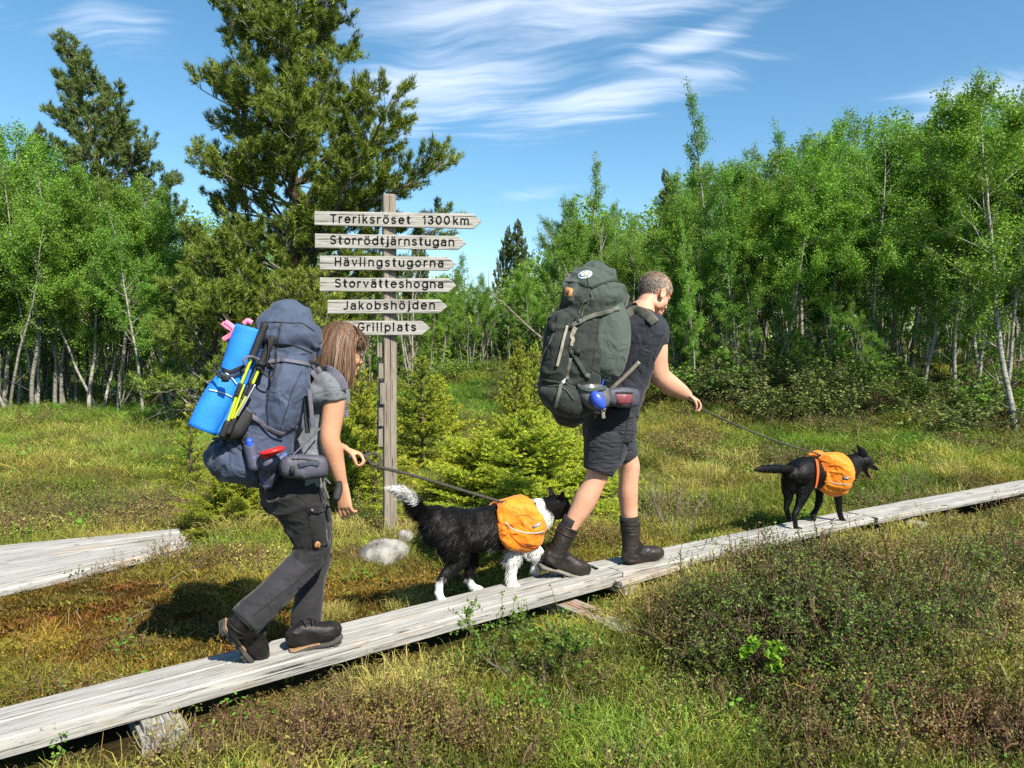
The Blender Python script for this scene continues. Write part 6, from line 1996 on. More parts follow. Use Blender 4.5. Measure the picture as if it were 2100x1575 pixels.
    rope('front_tape', [P(703, 800, 3.28), P(708, 830, 3.26), P(712, 856, 3.25)], .009, M['web_purple'], root, flat=.25)
    rope('hanging_tape', [P(658, 940, 3.12), P(664, 975, 3.10), P(677, 992, 3.10)], .004, M['web_olive'], root, flat=.4)
    rope('hanging_tape', [P(660, 975, 3.10), P(666, 1000, 3.10), P(674, 1022, 3.10)], .005, M['web_olive'], root, flat=.4)
    for (px, py, w, h, m, z) in ((462, 777, 8, 6, 'web_black', 2.86), (516, 855, 9, 8, 'web_black', None), (497, 898, 8, 8, 'web_black', None), (460, 908, 5, 4, 'web_purple', None), (555, 752, 6, 4, 'web_black', None), (600, 965, 5, 7, 'web_black', None)):
        o = patch(bv, [(px - w, py - h), (px, py - h - 1), (px + w, py - h), (px + w, py + h), (px, py + h + 1), (px - w, py + h)], M[m], root, 'buckle', .014, .009, fall=z, rings=1)
    # padded shoulder strap over the near shoulder
    bs = bvh_of(bpy.data.objects['t_shirt'].data)
    Ps, Ns = on(bs, catmull([(650, 768), (664, 761), (682, 766), (697, 782), (704, 800)], 3), .006, 3.2)
    A0 = P(640, 772, 3.16)
    ribbon([A0] + Ps, .040, .010, None, 3, M['web_purple'], 'shoulder_strap', root)
    rope('load_lifter', [P(634, 742, 3.14), P(650, 746, 3.17), P(664, 757, 3.19)], .008, M['web_black'], root, flat=.5)
    # foam mat, strapped across the back
    ma = empty('sleeping_mat', P(455, 780, 2.9), 'bright blue foam sleeping mat strapped to the back of the woman\'s rucksack', 'sleeping mat')
    def mz(px): return zw(px) - .10
    m1 = limb([(511, 673, 0, 28, 1.0, 2.2), (499, 712, 0, 29.5, 1.0, 2.2), (484, 752, 0, 28, .9, 2.1), (471, 776, 0, 24.5, .9, 2.1), (455, 802, 0, 29, .95, 2.2), (434, 842, 0, 31, 1.0, 2.3), (414, 883, 0, 30, 1.0, 2.3)], mz, n=30, sub=6, flat_cap=True)
    mb = MB(); mb.add(*m1); ro = obj('mat_roll', mb.mesh('mat_roll', M['mat_blue']), ma)
    # free outer edge of the roll: a flap lying against it
    fl = [(530, 684), (524, 715), (508, 752), (498, 778), (482, 812), (462, 852), (444, 892)]
    pts = [P(x, y, mz(x) - .035) for x, y in fl]
    ribbon(pts, .045, .008, [unit(CAM - q + np.array((.6, 0, 0)) * 3) for q in pts], 4, M['mat_blue'], 'mat_flap', ma)
    bm = bvh_of(ro.data)
    strap(bm, [(430, 800), (445, 803), (462, 808), (474, 814)], 2.2, M['cord'], ma, .004, .003, 'cord', dens=3)
    strap(bm, [(461, 762), (475, 775), (484, 788)], 2.2, M['cord'], ma, .006, .003, 'cord', dens=3)
    for pix, w, m in (([(452, 752), (470, 762), (490, 754), (512, 744)], 7, 'web_black'), ([(450, 764), (466, 772), (486, 766), (505, 752)], 6, 'pk_blue_dk')):
        strap(bm, pix, w, M[m], root, .008, .004, 'mat_strap', fall=2.9, dens=3)
    rope('mat_strap', [P(505, 752, 2.93), P(500, 738, 2.92), P(515, 731, 2.95), P(540, 742, 3.0)], .0055, M['web_purple'], root, flat=.3)
    rope('mat_strap', [P(446, 748, 2.9), P(440, 756, 2.9), P(450, 772, 2.88), P(464, 780, 2.87)], .005, M['web_black'], root, flat=.4)
    # ribbon bow
    rb = empty('pink_ribbon', P(466, 680, 2.92), 'pink ribbon tied behind the top of the blue mat', 'ribbon')
    for a in ([(480, 678), (468, 672), (456, 663)], [(480, 680), (472, 688), (458, 697)], [(482, 676), (474, 668), (462, 660)], [(500, 664), (508, 658), (516, 662)]):
        rope('ribbon_end', [P(x, y, 3.0 + .1 * (x > 490)) for x, y in a], .011, M['pink'], rb, flat=.25)
    # trekking poles, lashed beside the mat
    for k, (a, b, c, lab) in enumerate((((522, 720), (490, 800), (466, 868), 'lime trekking pole lashed to the rucksack nearest the blue mat'), ((536, 745), (512, 800), (478, 862), 'lime and silver trekking pole lashed nearest the side pocket'))):
        r = empty('trekking_pole', P(*b, 2.9), lab, 'trekking pole', 'trekking poles on the rucksack')
        z = lambda px: zw(px) - .165
        q0, q1, q2 = P(*a, z(a[0])), P(*b, z(b[0])), P(*c, z(c[0]))
        rope('shaft', [q0, q1, q2], .0065, M['pole_lime'], r, n=8)
        e = unit(q0 - q1)
        rope('lower_shaft', [q1 + e * .02 + np.array((.012, 0, 0)), q2 + np.array((.02, -.003, .02))], .005, M['alu'] if k else M['pole_lime'], r, n=8)
        rope('grip', [q0 - e * .02, q0 + e * .05, q0 + e * .11], .016, M['web_black'], r, n=10)
        rope('clamp', [q1 - e * .02, q1 + e * .02], .012, M['web_black'], r, n=8)
        rope('basket', [q2, q2 - e * .05], .014, M['web_black'], r, n=8)
        rope('wrist_strap', [q0 + e * .08, q0 + e * .05 + (.04, 0, .0), q0 + (.045, 0, -.05), q0 - e * .04 + (.02, 0, 0), q0 + e * .02], .004, M['web_black'], r)
    bag2 = fuse('tool_sleeve', [limb([(505, 850, -.135, 15, .6), (485, 880, -.14, 19, .6), (470, 892, -.13, 14, .6)], W, n=14)], .006, M['web_black'], 2)
    obj('tool_sleeve', bag2, root)
    # bottle and cup in the net pocket
    bo = empty('water_bottle', P(512, 912, 2.95), 'small clear bottle with blue cap standing in the net pocket of the blue rucksack', 'bottle')
    rope('bottle_body', [P(513, 917, 2.975), P(522, 955, 2.975)], .026, M['net_blue'], bo, n=14)
    rope('cap', [P(511, 905, 2.965), P(513, 914, 2.965)], .015, M['blue_cap'], bo, n=12)
    cu = empty('drinking_cup', P(557, 925, 2.95), 'red rubber drinking cup stuck in the net pocket of the blue rucksack', 'cup')
    c = P(558, 925, 2.955); t = np.linspace(0, 2 * math.pi, 20)
    mb = MB(); mb.add(*tube(np.array([c + np.array((math.cos(a) * .036, math.sin(a) * .036, .010 * math.cos(a))) for a in t]), .010, .016, fw=(0, 0, 1), n=8, cap=False))
    mb.add(*tube(np.array([c + (.03, 0, .004), c + (0, -.02, -.008), c + (-.03, -.01, -.02)]), .011, .011, fw=(0, 0, 1), n=10)); obj('cup_body', mb.mesh('cup_body', M['red_cup']), cu)
    return root
pack_woman()

def pack_man():
    root = empty('backpack', P(1180, 850, 4.2), 'big dark green canvas trekking rucksack on the man\'s back', 'backpack')
    def Z(px): return 4.24 + (px - 1190) * .0009
    fn = lambda a, d, f, s, st=3.: (lambda co, no: fold_noise(co, no, a, np.array(d), f, s, st))
    FD = unit(np.array((.83, .56, 0)))
    bag = fuse('bag', [limb([(1172, 838, .0, 38, 1.1, 2.5), (1168, 805, 0, 60, 1.0, 3), (1174, 755, 0, 64, .95, 3), (1186, 705, 0, 64, .95, 3), (1198, 660, 0, 60, .95, 2.8), (1212, 628, 0, 52, 1, 2.5)], Z, n=28)],
               .008, M['pk_green_dk'], 3, fn(.022, (.2, 0, 1), 9, 81, 3))
    obj('main_bag', bag, root)
    lid = fuse('lid', [limb([(1215, 632, 0, 60, .95, 2.6), (1216, 606, 0, 64, .95, 2.6), (1222, 580, 0, 52, .95, 2.3), (1228, 566, 0, 34, .9, 2.1)], Z, n=28), limb([(1166, 618, 0, 16, 2.6), (1174, 592, 0, 18, 2.4)], Z, n=18), limb([(1270, 622, 0, 18, 2.4), (1268, 596, 0, 18, 2.4)], Z, n=18)],
               .007, M['pk_green'], 3, fn(.026, (.15, 0, 1), 10, 83, 3.5))
    obj('lid', lid, root)
    side = fuse('side', [limb([(1252, 640, -.10, 30, .9, 2.4), (1252, 668, -.13, 40, .75, 2.6), (1247, 710, -.14, 44, .7, 2.8), (1240, 745, -.13, 42, .7, 2.8), (1232, 764, -.11, 34, .7, 2.4)], Z, n=24)],
                .006, M['pk_green_lit'], 3, fn(.010, (1, .3, .1), 9, 85, 5))
    obj('side_pocket', side, root)
    s2 = fuse('s2', [limb([(1150, 660, -.08, 26, .9), (1144, 705, -.09, 30, .9), (1138, 760, -.09, 30, .9), (1136, 790, -.07, 24, .9)], Z, n=20)], .006, M['pk_green_dk'], 3, fn(.012, (.3, 0, 1), 12, 87, 2.5))
    obj('front_pocket', s2, root)
    low = fuse('low', [limb([(1120, 805, -.06, 16, 1.6), (1150, 815, -.09, 34, 1.1, 2.6), (1180, 822, -.08, 34, 1.1, 2.6), (1204, 826, -.04, 22, 1.2)], Z, n=20)], .007, M['pk_green_dk'], 3, fn(.012, (.2, 0, 1), 11, 89, 2.5))
    obj('bottom_compartment', low, root)
    gus = fuse('gus', [limb([(1146, 806, -.135, 12, .8), (1160, 825, -.145, 20, .7), (1168, 842, -.13, 10, .8)], Z, n=16)], .006, M['pk_green'], 3, fn(.012, (1, 0, .1), 14, 90, 2.5))
    obj('gusset_pocket', gus, root)
    net = fuse('net', [limb([(1186, 800, -.16, 12, 1, 2), (1204, 808, -.19, 22, .8, 2.3), (1226, 815, -.19, 28, .75, 2.2), (1242, 812, -.17, 18, .8, 2)], Z, n=18)], .006, M['net_grey'], 3, fn(.006, (1, 0, .1), 16, 91, 2.5))
    obj('mesh_pocket', net, root)
    bp_ = fuse('bp', [limb([(1252, 814, 0, 18, .9, 3), (1276, 815, .01, 21.5, .8, 3.4), (1297, 816, .03, 20, .8, 3)], lambda px: 4.14 + (px - 1275) * .001, n=20)], .006, M['net_dark'], 2)
    obj('hip_belt_pocket', bp_, root)
    bv = bvh_of(bag, lid, side, s2, low, gus, net, bp_)
    st = lambda nm, pix, w, m, off=.006, th=.004, fall=None, dens=3: strap(bv, pix, w, M[m], root, off, th, nm, fall, dens=dens)
    patch(bv, ell(1199.5, 564, 15, 7.5, -14), M['white_pl'], root, 'round_badge', .004, .001, rings=3)
    patch(bv, ell(1199.5, 563.5, 11.5, 5, -14), M['blue_bottle'], root, 'badge_ring', .0055, .001, rings=3)
    patch(bv, ell(1199.5, 563.5, 9, 3.6, -14), M['white_pl'], root, 'badge_field', .007, .001, rings=3)
    patch(bv, [(1197, 565), (1199, 560), (1203, 563), (1201, 566)], M['pole_lime'], root, 'badge_mark', .0085, .001, rings=1)
    t = patch(bv, [(1163, 589), (1174, 593), (1172, 606), (1166, 610), (1159, 607), (1159, 597)], M['leather_tag'], root, 'leather_badge', .006, .002, rings=2)
    patch(bv, [(1164, 606), (1163, 600), (1166, 595), (1170, 597), (1167, 600), (1167, 604)], M['tag_mark'], t, 'badge_print', .0085, .0006, rings=1)
    st('daisy_webbing', [(1161, 669), (1155, 695), (1149, 722), (1142, 751)], 6, 'web_sand', .014)
    st('daisy_webbing', [(1180, 671), (1173, 690), (1168, 710)], 9, 'web_sand', .014)
    st('lid_strap', [(1270, 634), (1240, 640), (1210, 650), (1180, 664), (1168, 672)], 9, 'web_olive', .010)
    st('compression_strap', [(1166, 712), (1178, 730), (1190, 750), (1204, 772)], 8, 'pk_green', .010)
    st('compression_strap', [(1188, 745), (1196, 756), (1205, 772)], 12, 'pk_green_dk', .008)
    st('lid_cord', [(1212, 600), (1214, 612), (1206, 622), (1196, 636), (1192, 650)], 2.4, 'web_olive', .006)
    st('lid_cord', [(1214, 612), (1200, 616), (1192, 632), (1186, 645)], 2.2, 'web_olive', .008)
    st('lid_seam', [(1160, 578), (1185, 580), (1205, 588), (1225, 586), (1250, 576), (1272, 580)], 2.4, 'web_black', .003, .002)
    st('lid_seam', [(1204, 562), (1205, 575), (1208, 590)], 2, 'web_black', .003, .002)
    st('lid_buckle_row', [(1212, 590), (1240, 580), (1262, 574)], 5, 'pk_green_dk', .006)
    st('side_seam', [(1229, 650), (1224, 690), (1218, 730), (1212, 764)], 2, 'web_black', .002, .002)
    st('side_hem', [(1210, 752), (1230, 766), (1252, 768)], 2.5, 'web_black', .002, .002)
    st('front_zip', [(1152, 620), (1140, 660), (1128, 700), (1119, 740)], 2.5, 'web_black', .004, .003)
    st('loop_cord', [(1137, 684), (1128, 705), (1118, 725), (1112, 745)], 2, 'web_olive', .012)
    st('bottom_seam', [(1110, 778), (1135, 782), (1160, 786), (1180, 798)], 3, 'pk_green', .004, .003)
    st('bottom_seam', [(1110, 790), (1140, 792), (1160, 800), (1176, 820)], 3, 'pk_green', .006, .003)
    st('bottom_strap', [(1152, 790), (1146, 810), (1140, 835)], 7, 'web_olive', .012)
    st('front_webbing', [(1170, 735), (1166, 760), (1162, 780)], 7, 'web_olive', .008)
    st('pocket_rim', [(1184, 790), (1200, 799), (1220, 800), (1240, 796)], 8, 'pk_green', .009, .007)
    st('belt_flap', [(1262, 805), (1280, 805), (1297, 806)], 3, 'web_black', .004, .002)
    patch(bv, [(1262, 808), (1296, 809), (1296, 828), (1264, 829)], M['net_red'], root, 'net_window', .005, .002, rings=2)
    st('hanging_tape', [(1237, 836), (1237, 848), (1238, 858)], 7, 'web_sand', .012, fall=4.05)
    for (px, py, w, h, m) in ((1155, 782, 3.5, 3.5, 'white_pl'), (1166, 668, 6, 5, 'web_black'), (1204, 771, 5, 5, 'web_olive'), (1184, 722, 6, 5, 'web_black'), (1132, 672, 6, 8, 'web_black'), (1186, 658, 7, 4, 'web_black')):
        patch(bv, [(px - w, py - h), (px, py - h - 1), (px + w, py - h), (px + w, py + h), (px, py + h + 1), (px - w, py + h)], M[m], root, 'buckle', .014, .008, rings=1)
    # shoulder strap and stabilisers
    bs = bvh_of([c for c in MAN.children if c.name.startswith('t_shirt')][0].data)
    Ps, Ns = on(bs, catmull([(1284, 652), (1300, 640), (1318, 643), (1334, 654), (1343, 664)], 3), .010, 4.3)
    ribbon([P(1276, 660, 4.28)] + Ps, .058, .016, None, 3, M['web_olive'], 'shoulder_strap', root)
    Ps, Ns = on(bs, catmull([(1283, 634), (1292, 624), (1306, 628)], 3), .012, 4.3)
    if len(Ps) > 1: ribbon(Ps, .03, .012, None, 3, M['web_black'], 'load_lifter', root)
    Ps, Ns = on(bs, catmull([(1311, 742), (1292, 762), (1270, 784), (1252, 802)], 3), .008, 4.2)
    ribbon(Ps, .021, .004, None, 3, M['web_sand'], 'belt_strap', root)
    rope('hanging_tape', [P(1320, 745, 4.46), P(1321, 780, 4.45), P(1321, 806, 4.45)], .010, M['web_black'], root, flat=.3)
    rope('haul_loop', [P(1106, 780, 4.05), P(1098, 790, 4.03), P(1097, 803, 4.03), P(1104, 808, 4.05)], .004, M['web_black'], root)
    bo = empty('water_bottle', P(1227, 820, 4.0), 'blue bottle with white lid in the net pocket of the green rucksack', 'bottle')
    c = P(1229, 822, 3.995)
    obj('bottle_body', fuse('bb', [ellipsoid(c + (-.006, .02, .0), (.040, .040, .060), frame((.8, 0, .5), (-.5, 0, .8)), 20)], .005, M['blue_bottle'], 1), bo)
    rope('lid_cap', [P(1212, 799, 4.05), P(1212, 797, 4.05)], .026, M['white_pl'], bo, n=14)
    rope('drinking_tube', [P(1232, 798, 4.05), P(1236, 785, 4.08), P(1240, 772, 4.14)], .004, M['blue_cap'], bo)
pack_man()
# ------------------------------------------------------------------ dogs
M['fur_bw'] = mat_vcol('black and white fur', .5, .2, noise_amt=.35, nscale=60)
M['fur_black'] = mat_vcol('short black fur', .38, .2, noise_amt=.5, nscale=130, bump=.5)
M['dog_nose'] = mat_plain('wet black nose', (.01, .01, .01), None, 10, .25)
M['tongue'] = mat_plain('pink tongue', (.45, .12, .13), None, 10, .4)
M['dog_eye'] = mat_plain('brown dog eye', (.03, .015, .006), None, 10, .08)

def surf_samples(me, n, rng):
    me.calc_loop_triangles()
    t = np.empty(len(me.loop_triangles) * 3, np.int32); me.loop_triangles.foreach_get('vertices', t); t = t.reshape(-1, 3)
    co = mesh_co(me)
    a, b, c = co[t[:, 0]], co[t[:, 1]], co[t[:, 2]]
    nr = np.cross(b - a, c - a); ar = np.linalg.norm(nr, axis=1); nr = unit(nr)
    i = rng.choice(len(t), n, p=ar / ar.sum())
    u = rng.rand(n, 1); v = rng.rand(n, 1); f = (u + v > 1)[:, 0]; u[f] = 1 - u[f]; v[f] = 1 - v[f]
    return a[i] + (b[i] - a[i]) * u + (c[i] - a[i]) * v, nr[i]
def face_cols(me, cols):
    ca = me.color_attributes.new('Col', 'FLOAT_COLOR', 'POINT')
    c = np.ones((len(me.vertices), 4), np.float32); c[:, :3] = cols; ca.data.foreach_set('color', c.ravel())
def fur(name, p, n, flow, L, w, mat, parent, cols, rng, curl=.2, lift=.35):
    k = 4; m = len(p)
    d = unit(flow - n * (flow * n).sum(1, keepdims=True) * .8)
    d = unit(d + n * lift + rng.normal(0, curl, (m, 3)))
    L = np.asarray(L).reshape(-1, 1) * rng.uniform(.6, 1.3, (m, 1))
    c = rng.normal(0, curl * 1.2, (m, 3))
    pa = [p - n * .004]
    q = p
    for i in range(1, k):
        dd = unit(d - n * (lift * .6 * i / k) + np.array((0, 0, -.22 * i / k)) + c * (i / k))
        q = q + dd * L / (k - 1); pa.append(q)
    pa = np.stack(pa, 1)
    return strands(name, p - n * .05, pa, w, mat, parent, cols, rng)

def ear(base, tip, width, depth_v, mat_me):
    pass

def collie():
    zd = lambda px: 3.93 + .0016 * (px - 900)
    root = empty('dog', (*P(980, 1215, 4.0)[:2], BH), 'long-haired black and white border collie with white tail tip wearing an orange pack', 'dog')
    DF = unit(np.array((.79, .61, 0)))
    pc = [limb([(893, 1058, 0, 26, .85), (908, 1074, 0, 41, .72), (935, 1082, 0, 43, .72), (970, 1084, 0, 42, .75), (1010, 1078, 0, 43, .80), (1050, 1070, 0, 45, .80), (1084, 1062, .02, 40, .8), (1108, 1052, .08, 31, .85), (1128, 1043, .13, 24, 1)], zd, n=20)]
    pc.append(limb([(918, 1085, -.05, 33, .6), (934, 1118, -.06, 29, .55), (944, 1142, -.05, 20, .6), (926, 1165, -.04, 12.5, .8), (905, 1186, -.03, 9, .9), (900, 1205, -.03, 8, .9), (903, 1224, -.04, 8.5, 1.1), (911, 1234, -.05, 8, 1.2)], zd, n=16))
    pc.append(limb([(935, 1090, .09, 30, .6), (956, 1125, .09, 24, .55), (966, 1150, .10, 15, .7), (962, 1172, .10, 10, .9), (962, 1190, .10, 8, .9), (972, 1204, .09, 8, 1.1), (985, 1210, .08, 8, 1.2)], zd, n=16))
    pc.append(limb([(1066, 1095, -.06, 26, .6), (1060, 1125, -.06, 17, .7), (1053, 1155, -.06, 11.5, .9), (1050, 1180, -.06, 9, .9), (1053, 1198, -.06, 9, 1), (1062, 1207, -.07, 8.5, 1.3)], zd, n=16))
    pc.append(limb([(1080, 1100, .08, 24, .6), (1094, 1124, .07, 15, .7), (1107, 1137, .05, 11, .9), (1106, 1152, .06, 8.5, .9), (1098, 1164, .07, 8, 1.1)], zd, n=16))
    hc = P(1146, 1038, 4.44); hf = unit(np.array((.86, .5, -.28)))
    A = frame(hf, (0, 0, 1))
    E = lambda p, r: pc.append(ellipsoid(hc + np.array(p) @ A, r, A, 16))
    E((0, 0, 0), (.075, .062, .062)); E((.05, 0, -.012), (.05, .042, .042)); E((.10, 0, -.030), (.055, .027, .027)); E((.085, 0, -.048), (.05, .022, .016)); E((.0, 0, -.03), (.06, .055, .05))
    pc.append(tube(np.array([P(1118, 1048, 4.36), hc]), .07, .06, n=14))
    for y in (-1, 1):
        b0 = hc + np.array((-.025, y * .045, .045)) @ A; t0 = hc + np.array((-.045, y * .075, .095)) @ A
        pc.append(tube(np.array([b0, (b0 + t0) / 2, t0]), np.array((.026, .021, .006)), np.array((.010, .008, .005)), fw=A[0], n=10))
    tail = [(897, 1050, 0, 13, 1), (876, 1052, -.03, 14, 1), (858, 1045, -.05, 14, 1), (848, 1030, -.06, 12, 1), (838, 1018, -.07, 10.5, 1), (822, 1007, -.08, 8.5, 1), (803, 1000, -.09, 3, 1)]
    pc.append(limb(tail, zd, n=12))
    me = fuse('body', pc, .0065, M['fur_bw'], 3, lambda co, no: (vn(co * np.array((1, 1, 1.6)), 16, 3, 3) - .5) * .012)
    K = np.array((.0038, .0035, .0038)); Wt = np.array((.74, .72, .68))
    def col(p):
        q = to_px(p); x, y = q[:, 0], q[:, 1]
        jit = (vn(p, 40, 3, 2) - .5) * 8
        w = np.zeros(len(p))
        # collar: a slanting band behind the head
        u = x - (1097 + (y - 1027) * .42)
        w = np.maximum(w, sst(-3, 1, u + jit) * sst(26, 20, u + jit + (y < 1040) * 6) * (y < 1100) * (x > 1080))
        w = np.maximum(w, sst(1186, 1194, y + jit + (x < 930) * 2 - (x > 940) * (x < 1000) * -6) * (x < 1010))
        w = np.maximum(w, sst(1116, 1124, y + jit) * (x > 1012) * (p[:, 2] < .62))
        w = np.maximum(w, sst(862, 852, x - (y - 1010) * .25 + jit * .5) * (y < 1034 + jit * .3))
        # blaze
        loc = (p - hc) @ A.T
        w = np.maximum(w, (loc[:, 0] > .06) * (np.abs(loc[:, 1]) < .016))
        return K * (1 - w[:, None]) + Wt * w[:, None]
    co = mesh_co(me); face_cols(me, col(co))
    body = obj('body', me, root)
    rng = rng_(33)
    p, n = surf_samples(me, 90000, rng)
    q = to_px(p); x, y = q[:, 0], q[:, 1]
    flow = np.tile(-DF * .8 + np.array((0, 0, -.75)), (len(p), 1))
    tl = x < 900
    tail_c = np.array([P(a, b, zd(a) + c) for a, b, c, *_ in tail])
    if tl.any():
        dd = np.linalg.norm(p[tl][:, None] - tail_c[None], axis=2); j = np.minimum(dd.argmin(1), len(tail) - 2)
        tt = unit(tail_c[j + 1] - tail_c[j])
        istail = (dd.min(1) < .07) & (y[tl] < 1075)
        fl = flow[tl]; fl[istail] = (tt + np.array((0, 0, -.55)))[istail]
        tip = istail & (y[tl] < 1030); fl[tip] = (tt + np.array((0, 0, -.12)))[tip]
        flow[tl] = fl
    leg = (y > 1150)
    flow[leg] = np.array((-.35, -.1, -1))
    hd = np.linalg.norm(p - hc, axis=1) < .13
    flow[hd] = -hf
    L = np.full(len(p), .038)
    L[(y > 1105) & (x > 1000)] = .050
    L[leg] = .014; L[leg & (x > 1030) & (x < 1052)] = .045
    L[(y > 1150) & (y < 1185) & (x < 1000)] = .03
    L[hd] = .012
    L[tl & (y < 1085)] = .060; L[(x < 850) & (y < 1015)] = .04
    L[(y > 1085) & (y < 1150) & (x < 1000)] = .045
    band = (x > 1085) & (x < 1140) & ~hd; L[band] = .04
    c = col(p) * rng.uniform(.6, 1.5, (len(p), 1)); c = np.clip(c, 0, .82)
    # wavy locks: neighbours share a bend
    lock = (np.stack([vn(p, 30, s, 2) for s in (1, 2, 3)], 1) - .5) * 1.6
    flow = flow + lock * (L[:, None] > .02)
    fur('coat', p, n, flow, L, .0017, M['fur_bw'], body, c, rng, .10, .16)
    for y_ in (-1, 1):
        V, Q, T = ellipsoid(hc + np.array((.062, y_ * .032, .012)) @ A, (.010, .010, .010), A, 10)
        mb = MB(); mb.add(V, Q, T); obj('eye', mb.mesh('eye', M['dog_eye']), root)
    V, Q, T = ellipsoid(hc + np.array((.152, 0, -.026)) @ A, (.012, .014, .011), A, 12)
    mb = MB(); mb.add(V, Q, T); obj('nose', mb.mesh('nose', M['dog_nose']), root)
    # pack
    bag = empty('dog_pack', P(1060, 1040, 4.1), 'orange dog saddlebag worn by the border collie', 'dog pack')
    cloth_fn = lambda a, f, s: (lambda co, no: fold_noise(co, no, a, np.array((.3, 0, 1)), f, s, 2.5))
    sad = fuse('saddle', [limb([(1024, 1077, 0, 49, .82), (1044, 1072, 0, 51, .86), (1066, 1066, 0, 51, .84), (1080, 1063, .01, 48, .84)], zd, n=26, flat_cap=True)], .006, M['orange'], 2, cloth_fn(.006, 16, 3))
    # the saddle only covers the back: drop what is below the belly line
    import bmesh
    bm = bmesh.new(); bm.from_mesh(sad)
    zc = P(1050, 1092, 4.15)[2]
    bmesh.ops.delete(bm, geom=[v for v in bm.verts if v.co.z < zc + .0 * v.co.x], context='VERTS'); bm.to_mesh(sad); bm.free()
    obj('saddle', sad, bag)
    for sgn, nm in ((-1, 'near'), (1, 'far')):
        off = .0 if sgn < 0 else .31; dx = 0 if sgn < 0 else -24
        pn = fuse('pannier', [limb([(1040 + dx, 1040, -.10 + off, 24, .45), (1050 + dx, 1055, -.125 + off, 37, .32, 2.6), (1064 + dx, 1074, -.14 + off, 49, .32, 2.8), (1078 + dx, 1094, -.145 + off, 48, .40, 2.8), (1089 + dx, 1110, -.13 + off, 31, .6, 2.4)], zd, n=26)], .006, M['orange'], 3, cloth_fn(.015, 15, 5))
        o = obj('pannier', pn, bag)
        if sgn < 0:
            bv = bvh_of(pn)
            strap(bv, [(1036, 1070), (1050, 1084), (1075, 1092), (1100, 1093), (1116, 1089)], 2.2, M['reflect'], o, .002, .002, 'piping', dens=3)
            strap(bv, [(1058, 1060), (1068, 1056), (1084, 1058), (1094, 1066)], 1.6, M['orange_dk'], o, .002, .002, 'seam', dens=3)
            strap(bv, [(1040, 1080), (1055, 1105), (1078, 1120), (1098, 1123)], 3, M['orange_dk'], o, .002, .003, 'seam', dens=3)
            t = patch(bv, [(1090, 1079), (1108, 1070), (1109, 1076), (1094, 1084)], M['tag_grey'], o, 'woven_label', .005, .002, rings=2)
            patch(bv, [(1095, 1079.5), (1106, 1074), (1106.6, 1075.8), (1096, 1081)], M['reflect'], t, 'label_print', .008, .0006, rings=1)
    bs = bvh_of(sad)
    strap(bs, [(1030, 1035), (1036, 1033), (1044, 1034), (1048, 1038)], 6, M['web_black'], bag, .016, .006, 'grab_handle', dens=3)
    patch(bs, [(1029, 1036), (1036, 1031), (1045, 1032), (1050, 1037), (1044, 1042), (1033, 1041)], M['web_black'], bag, 'handle_slot', .004, .002, rings=2)
    bb = bvh_of(me)
    strap(bb, [(1022, 1040), (1027, 1065), (1030, 1090), (1033, 1108)], 9, M['orange_dk'], bag, .025, .004, 'girth_strap', dens=3)
    return bag
collie()

